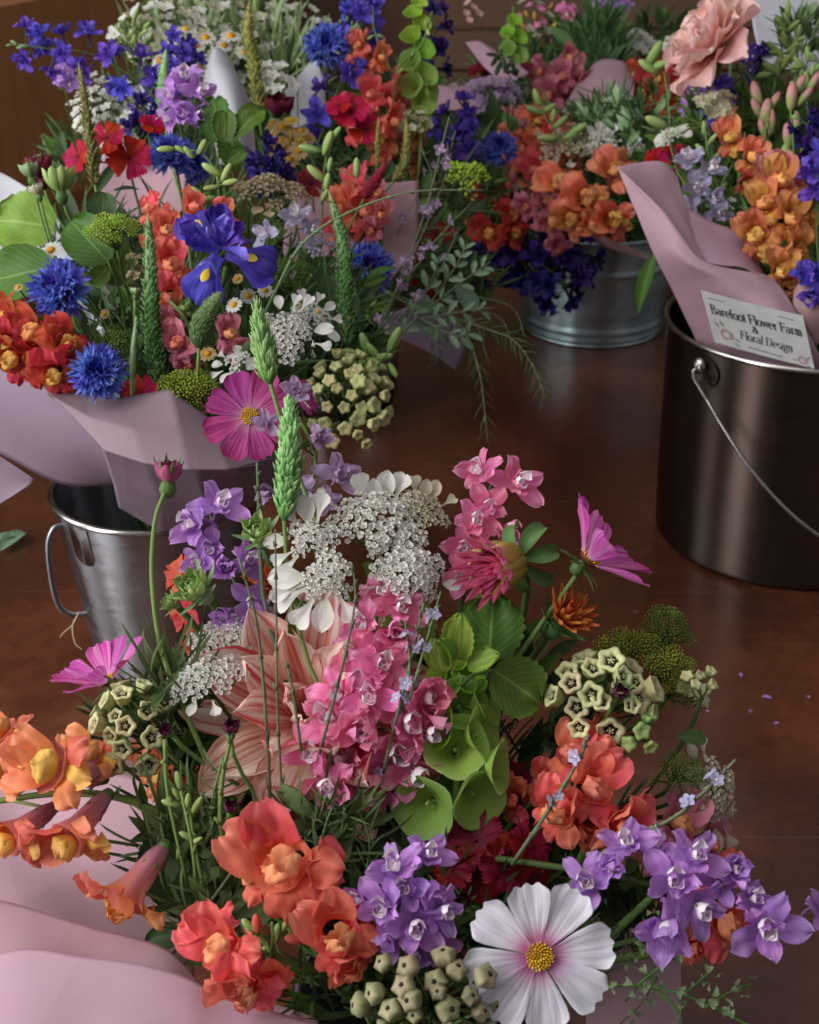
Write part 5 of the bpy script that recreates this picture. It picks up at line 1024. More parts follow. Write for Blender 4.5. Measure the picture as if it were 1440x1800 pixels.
# lace
WH = ('lace_white', 'lace_cream', 'sepal_green')
umbel(662, 925, 92, 62, .715, (0, .55, .8), 'front', 'widest white lace flower head, topmost of the front bouquet', n=14, us=.31, petals=((78, .95, .62, 60), (112, .9, .6, 55), (60, 1.0, .6, 50), (95, .9, .5, 70), (150, .95, .45, 30)), seed=2, group='white lace flowers')
umbel(694, 968, 52, 38, .725, (.05, .4, .9), 'front', 'white lace head in the middle of the group under the widest one', n=9, us=.36, seed=44, group='white lace flowers')
umbel(742, 900, 46, 40, .72, (.3, .7, .7), 'front', 'cream lace flower with upright petals beside the pink larkspur', n=8, us=.5, petals=((70, .9, .9, 40), (110, .9, .85, 45), (35, .95, .7, 30), (88, .85, .8, 55)), seed=4, mats=('lace_cream', 'lace_tan', 'sepal_green'), group='white lace flowers')
umbel(718, 1012, 66, 46, .70, (.2, .3, 1), 'front', 'rounded white lace head just above the pink larkspur', n=10, us=.42, petals=((-10, .95, .5, 10), (200, .95, .45, 10)), seed=5, group='white lace flowers')
umbel(578, 1015, 44, 38, .69, (-.1, .1, 1), 'front', 'white lace flower with long split petals pointing left and down', n=8, us=.5, petals=((180, 1.0, 1.5), (205, .9, 1.6), (235, 1.0, 1.5), (262, .95, 1.4), (300, .9, 1.2), (195, 1.0, 1.3)), seed=6, group='white lace flowers')
umbel(548, 950, 42, 36, .70, (-.1, .4, .9), 'front', 'white lace flower right of the upper green bud', n=7, us=.5, petals=((100, .95, 1.2, 30), (75, .95, 1.3, 30), (130, .9, 1.1, 30), (180, 1, 1.1), (230, 1, 1.2), (210, .9, 1.0)), seed=7, group='white lace flowers')
umbel(395, 1130, 70, 48, .72, (-.1, .6, .8), 'front', 'fine white lace flower below the purple larkspur on the left', n=15, us=.3, seed=8, group='white lace flowers')
umbel(362, 1195, 74, 44, .70, (-.2, .6, .8), 'front', 'loose white lace flower above the left milkweed cups', n=13, us=.3, petals=((250, 1, .4), (290, 1, .45)), seed=9, group='white lace flowers')
umbel(1250, 1392, 56, 62, .70, (.5, .2, .8), 'front', 'greyish white lace flower drooping at the right edge of the front bouquet', n=11, us=.36, petals=((275, 1.0, .75), (295, 1.05, .75), (255, 1.0, .6), (120, 1, .6), (100, 1., .6)), seed=10, mats=('lace_cream', 'lace_cream', 'sepal_green'), group='white lace flowers')
# green buds
for (x, y, r_, a, lb) in ((455, 942, 36, (-.1, .6, .7), 'pale green scaly ball bud, upper one left of the white lace'), (350, 1040, 42, (-.5, .5, .7), 'larger pale green scaly ball bud with pointed sepals on a thick bent stalk'), (303, 1062, 20, (-.7, .3, .5), 'smallest pale green scaly bud at the left of the larger one')):
    rt, M = head(x, y, r_, .71, a, 'front', lb, [(6, 28, 1.05, .30, .62, 1.0), (6, 45, .95, .22, .62, 1.0), (5, 62, .85, .15, .6, .9), (4, 75, .7, .08, .6, .7)], 'bud_green', 'dahlia_bud', pk='oval', W=.62, bend=1.0, cup=.5, group='green ball buds', cal=cached(('gbc',), lambda: sepals(7, 1.35, .34, 8, .75, 'sepal_pale', .4)), cat='flower bud', ruf=.05)
# peach dahlia
head(552, 1262, 225, .722, (-.12, .40, .9), 'front', 'big peach dahlia with red streaked cream tipped petals behind the pink larkspur',
     [(9, 10, 1.0, .10, .50, -.15), (8, 28, .97, .08, .48, .1), (7, 46, .85, .05, .46, .25), (5, 66, .6, .02, .42, .4)], 'dahlia_peach', 'dahlia', roll=8, pk='dahlia', cup=.25, ruf=.10, groove=.05, jit=8, stemr=.003)
# pink dahlia
rt, M = head(888, 992, 92, .695, (-.62, -.15, .75), 'front', 'half open pink dahlia turned down to the left with yellow green outer petals',
     [(12, 52, 1.0, .2, .26, .25), (14, 62, .98, .15, .2, .15), (13, 70, .95, .1, .18, .2), (10, 78, .9, .05, .16, .2), (7, 84, .85, .02, .16, .3)], 'dahlia_pink', 'dahlia', pk='lance', W=.2, cup=.6, ruf=.04, groove=.0)
for i, m in enumerate(ring(9, 64, .34, 10, 5, 3)): part('outer_petal', cached(('dop', i % 3), lambda: petal(1.0, .62, 'oval', 8, 8, cup=.5, bend=.6, ruf=.06, seed=i).mesh('petal', 'bract_yellow')), rt, M @ T(0, 0, -.3) @ m)
for i, m in enumerate(ring(7, 5, .12, 30, 8, 5)): part('sepal', cached(('dsp', i % 2), lambda: petal(.8, .36, 'oval', 6, 8, cup=.45, bend=-1.8, seed=i).mesh('sepal', 'sepal_green')), rt, M @ T(0, 0, -.5) @ m)
head(985, 1092, 62, .70, (.45, .5, .6), 'front', 'rusty orange chrysanthemum half open below the magenta cosmos in profile', [(12, 40, 1.05, .12, .3, .2), (11, 55, .98, .1, .26, .2), (9, 68, .85, .06, .24, .3), (6, 80, .7, .03, .24, .3)], 'mum_orange', 'chrysanthemum', pk='lance', W=.26, cup=.5, cal=cached(('mumc',), lambda: sepals(8, .9, .3, 20, .6, 'sepal_green', .35)))
head(470, 1030, 46, .77, (.2, .5, .7), 'front', 'orange chrysanthemum mostly hidden behind the purple larkspur', [(12, 20, 1.05, .12, .3, .1), (11, 45, .9, .1, .26, .2), (8, 66, .7, .06, .24, .3)], 'mum_orange', 'chrysanthemum', pk='lance', W=.26, cup=.4)
# bells of Ireland
bells([(800, 1560, .70), (800, 1440, .69), (806, 1320, .69), (808, 1220, .70), (808, 1140, .705)], 'front', 'lime green bells of Ireland spike beside the pink larkspur',
  [(744, 1420, 58, (-.4, -.15, 1)), (842, 1404, 56, (.5, -.25, .8)), (802, 1312, 58, (.05, .35, .8)), (880, 1345, 49, (.9, 0, .35)), (852, 1290, 52, (.8, .2, .5)), (812, 1238, 49, (.35, .4, .9)), (768, 1275, 45, (-.8, .3, .6), 'bell_bright'), (856, 1235, 43, (.8, .4, .4)), (784, 1205, 31, (-.5, .5, .8), 'bell_bright'), (826, 1190, 34, (.3, .6, .8), 'bell_bright'), (770, 1185, 27, (-.7, .6, .6), 'bell_bright'), (800, 1165, 22, (0, .8, .6), 'bell_bright'), (840, 1165, 27, (.6, .7, .5)), (862, 1400, 38, (.9, -.2, .3), 'bell_green', .03), (788, 1372, 34, (-.2, 0, 1), 'bell_green', .03)],
  leaves=((806, 1160, 806, 1086, 'tooth', 'leaf_lime', (-.3, .1, 1)), (780, 1180, 762, 1130, 'tooth', 'leaf_lime', (-.3, .1, 1)), (822, 1170, 870, 1150, 'tooth', 'leaf_lime', (0, .5, 1)), (795, 1165, 778, 1128, 'tooth', 'leaf_lime', (.3, .3, 1))))
leaf(858, 1160, 868, 1046, .695, 'large round scalloped green leaf above the bells of Ireland', 'scallop', 'leaf_mid', nrm=(.1, .1, 1))
leaf(868, 1178, 955, 1236, .685, 'second scalloped green leaf right of the bells of Ireland cups', 'scallop', 'leaf_mid', nrm=(0, .5, 1), seed=1, wide=1.05)
leaf(702, 1150, 738, 1055, .715, 'scalloped leaf between the pink larkspur and the bells of Ireland', 'scallop', 'leaf_lime', nrm=(-.2, .1, 1), seed=2, wide=.9)
leaf(770, 1470, 610, 1405, .70, 'dark oval leaf pair under the pink larkspur', 'oval', 'leaf_dark', nrm=(0, .6, 1), extra=(((760, 1530), (640, 1470), .69, (0, .5, 1)), ((1190, 1294), (1245, 1299), .69, (0, .6, 1))))
leaf(330, 1620, 262, 1470, .69, 'broad dark leaf behind the drooping amber snapdragon', 'oval', 'leaf_dark', nrm=(.3, .2, 1), extra=(((335, 1640), (250, 1655), .68, (0, .6, 1)), ((340, 1560), (300, 1450), .70, (0, .2, 1))))
leaf(520, 1075, 515, 1130, .71, 'folded dark green leaf in front of the peach dahlia top', 'lance', 'leaf_mid', nrm=(.6, .2, 1), wide=2., extra=(((640, 990), (690, 1035), .72, (0, .4, 1)), ((560, 985), (620, 1000), .72, (0, .4, 1))))
# milkweed
milkweed(232, 1272, 74, 86, .70, (-.25, .45, .8), 'front', 'cluster of open pale milkweed cups under the left magenta cosmos', n=15, us=.27, mat='milkweed_pale', form='open', seed=3, group='milkweed clusters')
milkweed(1062, 1228, 108, 70, .70, (.1, .45, .85), 'front', 'wide cluster of open green milkweed cups right of the scalloped leaves', n=20, us=.21, mat='milkweed_pale', form='open', seed=5, group='milkweed clusters')
milkweed(762, 1758, 128, 84, .60, (0, .35, .9), 'front', 'olive cluster of closed five sided milkweed buds at the bottom edge', n=24, us=.185, mat='milkweed_olive', form='seam', seed=7, group='milkweed clusters')
spray(1230, 1205, 34, 30, .71, 'front', 'small tuft of creamy milkweed tubes at the right edge over the floor', 9, star_bud('milkweed_pale', 'star'), 15, name='milkweed', seed=3, ax=(.3, .5, .6))
milkweed(1130, 1290, 34, 40, .69, (.3, .2, .9), 'front', 'two tight green round buds below the right milkweed cups', n=4, us=.5, mat='bud_green', form='star', seed=9)
# dill
ball_umbel(1172, 1108, 54, 46, .76, (.2, .6, .7), 'front', 'upper dark green dill flower over the floor at the right', n=15, mat='dill_dark', seed=2, us=.3, group='green dill flowers')
ball_umbel(1105, 1140, 60, 34, .74, (0, .5, .8), 'front', 'yellow green dill flower beneath the rusty chrysanthemum', n=14, mat='dill_green', seed=3, us=.3, group='green dill flowers')
ball_umbel(1180, 1180, 54, 44, .73, (.2, .4, .8), 'front', 'yellow green dill flower left of the creamy milkweed tuft', n=13, mat='dill_green', seed=4, us=.28, group='green dill flowers')
ball_umbel(1196, 1366, 54, 46, .695, (.1, .4, .9), 'front', 'dense bright green dill head beside the drooping white lace', n=18, mat='dill_dark', seed=5, us=.26, group='green dill flowers')
ball_umbel(1185, 1222, 40, 34, .74, (.1, .2, .9), 'front', 'small dark dill flower low behind the right milkweed', n=9, mat='dill_dark', seed=6, us=.3, group='green dill flowers')
# snapdragons front
snapdragon([(330, 1450, .70), (210, 1402, .70), (100, 1395, .70), (0, 1408, .70), (-60, 1420, .70)], 'front', 'amber orange snapdragon arching left along the edge of the pink paper', 'orange', 62, detail=True, buds=0, leaves=3,
  fl=[(98, 1350, 80, (-.55, .30, .75), .665), (8, 1350, 66, (-.7, .3, .6), .68), (12, 1290, 52, (-.5, .7, .4), .70), (128, 1468, 72, (-.45, -.55, .65), .665), (25, 1468, 66, (-.6, -.4, .6), .67), (160, 1330, 54, (-.1, .6, .7), .69)], group='orange snapdragons')
snapdragon([(340, 1500, .70), (318, 1440, .69), (300, 1420, .69)], 'front', 'single amber snapdragon bell hanging down over the pink paper', 'orange', 66, detail=True, buds=0, fl=[(225, 1570, 76, (-.5, -.62, .55), .655)], group='orange snapdragons')
snapdragon([(300, 1440, .75), (280, 1370, .75), (262, 1330, .76)], 'front', 'burnt orange snapdragon half hidden under the left milkweed cups', 'orange', 48, detail=True, buds=0, fl=[(285, 1365, 46, (0, .3, .9), .74), (265, 1335, 40, (-.3, .3, .9), .75), (320, 1375, 40, (.3, .2, .8), .76)], group='orange snapdragons')
snapdragon([(600, 1700, .66), (520, 1650, .65), (500, 1590, .65), (500, 1540, .65)], 'front', 'coral snapdragon with wide ruffled lobes low in the centre of the front bouquet', 'coral', 90, detail=True, buds=2, fl=[(500, 1518, 98, (-.15, .25, .9), .625), (560, 1540, 62, (.6, -.1, .8), .635), (455, 1535, 56, (-.6, .1, .8), .64)], group='coral snapdragons')
snapdragon([(600, 1720, .66), (500, 1690, .64), (470, 1660, .635), (450, 1640, .635)], 'front', 'orange and coral snapdragon at the bottom on the edge of the pink paper', 'coral', 70, detail=True, buds=3, fl=[(395, 1668, 72, (-.5, .35, .8), .60), (432, 1730, 66, (-.1, -.4, .9), .60), (470, 1720, 50, (.5, -.3, .8), .61), (375, 1635, 50, (-.5, .7, .5), .61)], group='coral snapdragons')
snapdragon([(640, 1760, .67), (590, 1720, .65), (560, 1680, .645), (540, 1650, .645)], 'front', 'shiny coral pink snapdragon left of the low lilac larkspur', 'coral', 74, detail=True, buds=3, fl=[(590, 1640, 74, (.15, .1, .95), .61), (610, 1690, 56, (.5, -.4, .8), .615), (630, 1625, 44, (.7, .4, .6), .625)], group='coral snapdragons')
snapdragon([(1000, 1560, .70), (1040, 1460, .69), (1060, 1380, .69), (1070, 1300, .70)], 'front', 'red coral snapdragon below the right milkweed cups', 'coral', 66, detail=True, buds=2, fl=[(1010, 1330, 56, (-.3, .6, .7), .69), (1058, 1312, 50, (.3, .7, .6), .69), (1040, 1385, 66, (.2, .3, .9), .67), (985, 1425, 62, (-.5, .1, .8), .67), (1090, 1450, 62, (.5, 0, .85), .67), (1030, 1450, 58, (0, -.3, .9), .68), (905, 1405, 44, (-.5, .2, .8), .70), (960, 1380, 44, (-.4, .5, .7), .70)], group='coral snapdragons')
snapdragon([(1100, 1620, .70), (1160, 1560, .70), (1190, 1500, .70), (1200, 1440, .70)], 'front', 'pink snapdragon behind the purple larkspur at the right', 'pink', 58, detail=True, buds=1, fl=[(1190, 1450, 58, (.3, .4, .8), .69), (1160, 1500, 50, (-.3, .1, .9), .70), (1240, 1480, 44, (.6, .2, .7), .70)], group='pink snapdragons')
snapdragon([(1130, 1680, .70), (1220, 1650, .70), (1260, 1600, .70), (1280, 1560, .70)], 'front', 'salmon snapdragon under the arching purple larkspur by the floor', 'coral', 64, detail=True, buds=0, fl=[(1272, 1620, 66, (.3, 0, .9), .685), (1262, 1545, 50, (.4, .5, .7), .69), (1225, 1660, 44, (-.1, -.3, .9), .69)], group='coral snapdragons')
# crimson
carnation(835, 1478, 50, .68, (-.1, .4, .8), 'front', 'crimson dianthus cluster between the bells and the white cosmos', 'carnation_crimson', ((0, 0, 1), (55, 40, .95), (10, 60, .9), (95, 10, .8), (-40, 50, .7), (95, 70, .8)))
carnation(900, 1375, 36, .72, (.1, .5, .8), 'front', 'small dark red dianthus left of the red coral snapdragon', 'carnation_crimson', ((0, 0, 1), (-25, 30, .8)))
carnation(780, 1690, 40, .66, (-.1, .4, .8), 'front', 'wine red dianthus deep under the low lilac larkspur', 'carnation_crimson', ((0, 0, 1), (20, 30, .8), (-60, 20, .8)))
carnation(322, 1010, 34, .76, (-.5, .4, .7), 'front', 'dusky red dianthus peeping out behind the larger green bud', 'snap_red', ((0, 0, 1), (5, 72, .9), (25, 130, .8)))
# bud sprigs and wiry stems
bud_sprig([(368, 1600, .67), (345, 1500, .67), (335, 1430, .67), (330, 1380, .67)], 'front', 'sprig of plump green larkspur buds before the dark foliage on the left', [(314, 1372, 100, 1.1), (300, 1412, 160, 1.), (330, 1408, 80, .9), (347, 1415, 60, 1.1), (330, 1470, 150, 1.), (345, 1478, 30, .8), (310, 1395, 120, .8)], 17, 'bud_green', group='green bud sprigs')
bud_sprig([(470, 1700, .64), (480, 1660, .62), (478, 1620, .62)], 'front', 'small knot of green and pink tinted buds between the low snapdragons', [(455, 1635, 120, 1.2), (487, 1640, 80, 1.3), (500, 1630, 60, 1.1), (470, 1665, 200, .8)], 15, 'bud_green', group='green bud sprigs')
DM = tiny_mesh(('larkspur_pale', 'white_centre'), 5)
wiry([[(480, 1560, .69), (470, 1300, .67), (452, 1100, .665), (420, 980, .66)], [(500, 1480, .68), (488, 1250, .662), (486, 1080, .66), (484, 930, .66)], [(560, 1330, .67), (600, 1180, .662), (624, 1060, .66), (620, 990, .66)], [(530, 1320, .665), (512, 1200, .66), (502, 1160, .66)]], 'front', 'thin knotted verbena stalks crossing in front of the peach dahlia', 'stem_wiry', r=.0010, seed=2)
wiry([[(640, 1500, .70), (690, 1290, .67), (728, 1140, .665), (745, 1060, .66)], [(690, 1290, .67), (720, 1180, .665), (712, 1090, .66)], [(720, 1230, .665), (752, 1120, .66), (775, 1040, .655)]], 'front', 'verbena stalk with tiny lilac blossoms before the scalloped leaf', 'stem_wiry', dots=4, dmat=DM, dotsize=.0030, r=.0009, seed=3)
wiry([[(960, 1600, .66), (1060, 1500, .655), (1180, 1440, .65), (1240, 1390, .65), (1294, 1335, .65)], [(900, 1520, .66), (980, 1400, .655), (1020, 1330, .65), (1036, 1290, .65)]], 'front', 'two knobbly verbena tips slanting up to the right with few lilac flowers', 'stem_wiry', dots=5, dmat=DM, dotsize=.0034, r=.0012, seed=4)
wiry([[(454, 920, .72), (455, 880, .72), (452, 812, .72)], [(300, 1680, .66), (430, 1500, .66), (460, 1420, .66)]], 'front', 'bare pointed stalk left of the tall grass spike', 'stem_wiry', r=.0012, seed=5)
wiry([[(460, 1560, .70), (395, 1480, .67), (390, 1380, .665), (408, 1290, .66)], [(388, 1560, .68), (400, 1440, .668), (406, 1425, .66)], [(350, 1640, .68), (340, 1500, .66), (318, 1390, .662)], [(290, 1300, .66), (296, 1400, .665), (330, 1560, .67)]], 'front', 'smooth light green bud stalks standing in the dark gap on the left', 'stem_light', r=.0014, seed=6)
wiry([[(420, 1640, .70), (380, 1500, .68), (372, 1420, .67), (392, 1330, .665)], [(520, 1500, .69), (560, 1440, .67), (572, 1400, .665)], [(560, 1560, .69), (600, 1460, .67), (606, 1400, .665)], [(590, 1560, .69), (570, 1470, .67), (588, 1410, .667)], [(640, 1560, .68), (650, 1480, .67), (628, 1420, .667)]], 'front', 'tangle of fine pale stalks below the pink larkspur', 'stem_light', r=.0009, seed=31, leafk='blade', lsize=.016, lmat='blade_green', every=2)
# pennycress
PC = cached(('pc',), lambda: petal(1, 1.0, 'fan', 6, 5, cup=.25, notch=.2, bend=.2).mesh('pod', 'sepal_pale'))
wiry([[(1000, 1740, .66), (1120, 1732, .655), (1220, 1755, .65), (1330, 1810, .65)], [(1120, 1732, .655), (1170, 1690, .652), (1180, 1660, .65)], [(1200, 1750, .655), (1240, 1715, .65), (1250, 1700, .65)], [(1150, 1735, .655), (1190, 1780, .65), (1190, 1830, .65)], [(1240, 1770, .65), (1290, 1740, .65), (1322, 1730, .65)]], 'front', 'pennycress sprig with tiny heart shaped pods over the bottom right corner', 'stem_light', dots=2, dmat=PC, dotsize=.0042, r=.0007, seed=7)
wiry([[(1090, 1700, .68), (1130, 1670, .68), (1160, 1640, .68)], [(1100, 1760, .68), (1150, 1700, .675), (1200, 1680, .675)], [(1090, 1800, .68), (1130, 1760, .675), (1165, 1700, .675)], [(1110, 1640, .68), (1150, 1620, .675), (1190, 1630, .675)]], 'front', 'dark pennycress pods against the dusky pink paper strip', 'stem_wiry', dots=1, dmat=PC, dotsize=.0036, r=.0005, seed=8)
foliage('feathery dark greenery filling the inside of the front bouquet', [(360, 1520, .74, 90, 100, .04), (620, 1480, .74, 130, 90, .04), (700, 1620, .70, 220, 100, .04), (950, 1500, .76, 180, 120, .04), (1090, 1600, .74, 130, 80, .03), (300, 1320, .77, 80, 80, .03), (900, 1260, .77, 160, 130, .03), (880, 1700, .68, 130, 80, .03), (640, 1740, .66, 140, 60, .02)], n=1300, L=.036, seed=3)
foliage('wispy fennel fronds at the left side of the front bouquet', [(300, 1220, .71, 50, 50, .02), (380, 1620, .67, 60, 60, .02), (320, 1500, .69, 70, 110, .02), (580, 1460, .68, 80, 70, .02)], mats=('blade_green', 'blade_green', 'blade_green'), n=330, L=.026, seed=4)

# ================================================================ LEFT BOUQUET in the small steel pail
iris(388, 440, 92, 1.0, (0, .25, .95), 'left', 'deep blue iris with yellow signal patches in the middle of the left bouquet')
cornflower(105, 510, 54, .99, (-.3, .3, .9), 'left', 'large blue cornflower at the left edge above the red snapdragon')
cornflower(172, 656, 50, .965, (.1, .3, .9), 'left', 'lowest blue cornflower at the edge of the wrapping')
cornflower(300, 272, 40, 1.16, (-.2, .5, .8), 'left', 'bright blue cornflower under the lilac larkspur')
cornflower(338, 290, 34, 1.18, (.5, .3, .8), 'left', 'darker blue cornflower just right of the one under the lilac larkspur')
cornflower(648, 472, 46, 1.38, (.2, .1, .9), 'jar', 'frilly blue cornflower in front of the orange snapdragon')
snapdragon([(140, 690, 1.03), (90, 640, 1.03), (50, 600, 1.03), (10, 570, 1.03)], 'left', 'scarlet snapdragon hanging over the wrapping at the left edge', 'red', 52, buds=0, detail=True,
  fl=[(60, 590, 50, (-.2, .3, .9), .985), (20, 565, 44, (-.5, .4, .8), .99), (115, 608, 48, (.4, .2, .9), .985), (25, 630, 48, (-.3, -.2, .9), .98), (95, 655, 44, (0, -.4, .9), .975), (60, 640, 40, (-.1, -.2, .9), .985), (130, 640, 40, (.6, 0, .8), .985), (10, 600, 36, None, .98)], group='red snapdragons')
cosmos(440, 732, 83, .90, (-.08, .15, 1), 'left', 'pink cosmos with dark striped petals under the feathery grass spike', 'cosmos_stripe', n=8, tilt=10, roll=22, W=.62, group='pink striped cosmos')
cosmos(530, 700, 34, .98, (.8, .2, .4), 'left', 'half hidden magenta cosmos petals right of the striped cosmos', 'cosmos_stripe', n=7, tilt=20, group='pink striped cosmos')
milkweed(612, 706, 78, 92, 1.02, (.15, .25, .95), 'left', 'pale green milkweed ball with star shaped buds beside the striped cosmos', n=34, us=.20, mat='milkweed', form='star', seed=11, depth=.9, group='milkweed clusters')
# spikes
grass_spike([(282, 690, 1.0), (268, 600, 1.0), (266, 500, 1.0), (260, 372, 1.02)], 'left', 'long dark green speedwell spike left of the iris', 18, 'spike_green', n=420, name='speedwell_spike', up=.5, bl=.055, bw=.022, group='green speedwell spikes')
grass_spike([(612, 610, 1.12), (608, 520, 1.12), (604, 430, 1.12), (578, 335, 1.13)], 'left', 'dark speedwell spike right of centre before the orange snapdragon', 17, 'spike_green', n=420, name='speedwell_spike', up=.5, bl=.055, bw=.022, group='green speedwell spikes')
grass_spike([(290, 215, 1.3), (286, 160, 1.3), (292, 85, 1.3)], 'left', 'bright green speedwell tip left of the lilac larkspur', 13, 'grass_bract', n=260, name='speedwell_spike', up=.5, bl=.08, bw=.03, group='green speedwell spikes')
grass_spike([(168, 330, 1.1), (160, 260, 1.1), (150, 180, 1.1), (138, 110, 1.1)], 'left', 'brownish seedy spike in front of the red dianthus', 9, 'spike_brown', n=200, name='speedwell_spike', up=.4, bl=.075, bw=.028, group='green speedwell spikes')
grass_spike([(350, 612, .97), (352, 580, .97), (368, 545, .97), (390, 512, .97)], 'left', 'thick bent green grass head below the iris', 27, 'grass_dark', n=420, name='canary_grass', up=.55, bl=.10, bw=.034, seed=3, group='canary grass spikes')
grass_spike([(435, 655, 1.0), (432, 620, 1.0), (440, 600, 1.0)], 'left', 'short dull green grass head above the striped cosmos', 16, 'grass_dark', n=200, name='canary_grass', up=.55, bl=.14, bw=.04, seed=4, group='canary grass spikes')
grass_spike([(640, 350, 1.4), (658, 320, 1.4), (678, 288, 1.4)], 'jar', 'dark red plume spike beside the orange snapdragon', 13, 'spike_red', n=240, name='celosia_plume', up=.5, bl=.12, bw=.04, seed=5)
grass_spike([(692, 320, 1.45), (712, 290, 1.45), (716, 250, 1.45), (714, 208, 1.45)], 'jar', 'olive yellow seed spike right of the dark red plume', 10, 'spike_olive', n=200, name='speedwell_spike', up=.35, bl=.09, bw=.035, seed=6, group='green speedwell spikes')
grass_spike([(662, 300, 1.5), (664, 250, 1.5), (666, 205, 1.5)], 'jar', 'thin pale bud spike below the crimson pink dianthus', 5, 'spike_olive', n=120, name='speedwell_spike', up=.7, bl=.09, bw=.04, seed=7, group='green speedwell spikes')
grass_spike([(232, 700, .985), (234, 620, .985), (240, 560, .985)], 'left', 'thin pleated grey green stalk left of the long speedwell spike', 7, 'sepal_pale', n=90, name='speedwell_spike', up=.9, bl=.2, bw=.05, seed=8, group='green speedwell spikes')
grass_spike([(455, 200, 1.55), (448, 120, 1.55), (436, 60, 1.55), (440, 0, 1.55)], 'back', 'olive speedwell spike among the white sprigs at the top', 14, 'spike_olive', n=260, name='speedwell_spike', up=.4, bl=.07, bw=.03, seed=9, group='green speedwell spikes')
# dianthus
carnation(222, 268, 36, 1.12, (.1, .2, 1), 'left', 'crimson dianthus with one wide open flower left of the cornflower', 'carnation_red', ((5, 10, 1), (-35, -25, .85), (-85, 8, .75), (45, -48, .6)))
carnation(625, 205, 31, 1.52, (-.1, .3, .9), 'jar', 'bright red dianthus pair at the top centre', 'carnation_red', ((-8, -8, 1), (18, 22, .9), (-30, -20, .7)))
carnation(548, 322, 28, 1.40, (0, .3, .9), 'jar', 'small dark crimson dianthus above the arching grass blade', 'carnation_crimson', ((0, 0, 1),))
carnation(248, 690, 30, .99, (0, .4, .9), 'left', 'red petal tips right behind the lowest cornflower', 'carnation_red', ((0, 0, 1), (30, -5, .8)))
carnation(750, 470, 40, 1.6, (0, .3, .9), 'jar', 'dark red dianthus in the shadow behind the wiry stems', 'carnation_crimson', ((0, 0, 1), (-10, 50, .9), (20, -60, .7)))
# larkspurs
larkspur([(330, 300, 1.24), (320, 230, 1.24), (322, 170, 1.25), (325, 120, 1.26)], 'left', 'lilac larkspur standing above the blue cornflowers', 'purple', 40, buds=0, detail=True, fl=[(325, 142, 44, (.1, .3, .9)), (348, 165, 38, (.5, .1, .8)), (305, 172, 36, (-.5, .1, .8)), (325, 205, 42, (0, .1, 1)), (300, 210, 34, (-.5, -.1, .8)), (345, 205, 34, (.5, -.2, .8))], group='purple larkspur')
larkspur([(300, 200, 1.45), (240, 140, 1.45), (160, 95, 1.45), (80, 85, 1.45), (20, 78, 1.45)], 'backleft', 'dark violet larkspur reaching out to the left in front of the brown wall', 'violet', 30, n=20, buds=4, detail=False, spread=.8, taper=.2, group='violet larkspur', budm='sepal_pale')
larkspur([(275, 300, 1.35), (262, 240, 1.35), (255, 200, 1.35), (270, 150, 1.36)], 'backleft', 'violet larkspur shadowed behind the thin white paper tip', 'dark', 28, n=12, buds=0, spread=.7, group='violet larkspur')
larkspur([(330, 130, 1.6), (318, 100, 1.6), (310, 60, 1.6)], 'backleft', 'violet larkspur among the white daisies at the top', 'violet', 28, n=10, buds=0, group='violet larkspur')
larkspur([(480, 330, 1.35), (470, 290, 1.35), (455, 250, 1.36)], 'left', 'dusty violet larkspur between the bells leaf and the cream daisies', 'dark', 30, n=12, buds=0, group='violet larkspur')
larkspur([(500, 460, 1.2), (520, 410, 1.2), (518, 370, 1.2)], 'left', 'pale silvery larkspur above the iris', 'pale', 34, buds=0, detail=True, fl=[(522, 382, 36, (-.2, .3, .9)), (470, 412, 32, (-.5, 0, .8)), (545, 405, 26, (.6, 0, .8))], group='pale larkspur')
larkspur([(520, 730, .99), (545, 770, .93), (555, 820, .89), (540, 870, .87)], 'left', 'faded mauve larkspur between the grass spike and the milkweed ball', 'mauve', 42, buds=0, detail=True, fl=[(560, 770, 34, (.4, .2, .9), ), (595, 838, 46, (.3, .3, .9)), (530, 862, 42, (-.1, -.1, 1)), (480, 868, 36, (-.6, .1, .8)), (520, 690, 36, (.1, .3, .9)), (470, 745, 30, (-.2, .1, .9)), (575, 880, 30, (.1, -.2, .8))], group='mauve larkspur')
larkspur([(560, 250, 1.7), (630, 60, 1.7), (640, 0, 1.7)], 'back', 'deep violet larkspur touching the top edge in the centre', 'violet', 36, n=14, buds=0, group='violet larkspur')
larkspur([(755, 150, 1.8), (765, 60, 1.8), (760, -20, 1.8)], 'back', 'dark violet larkspur beside the bells of Ireland at the top edge', 'dark', 26, n=12, buds=0, group='violet larkspur')
# coral / pink snapdragons
snapdragon([(330, 620, 1.06), (300, 540, 1.06), (290, 450, 1.07), (280, 360, 1.08)], 'left', 'salmon snapdragon between the speedwell spike and the iris', 'coral', 42, buds=0, detail=True, fl=[(268, 372, 30, (-.3, .6, .7)), (292, 408, 36, (.2, .2, .9)), (300, 465, 44, (.2, 0, .9)), (278, 440, 32, (-.4, .2, .9)), (340, 372, 36, (.3, .6, .7)), (300, 520, 38, (.2, -.2, .9)), (395, 380, 28, (.4, .5, .7))], group='coral snapdragons')
snapdragon([(380, 680, 1.02), (350, 620, 1.02), (325, 560, 1.02), (300, 530, 1.03)], 'left', 'pink snapdragon with half open mouths under the iris', 'pink', 36, buds=2, detail=True, fl=[(315, 605, 38, (-.2, .2, .9)), (300, 570, 28, (-.2, .5, .8)), (400, 590, 34, (.4, .3, .8)), (420, 620, 26, (.6, 0, .8)), (330, 640, 26, (0, -.3, .9))], group='pink snapdragons')
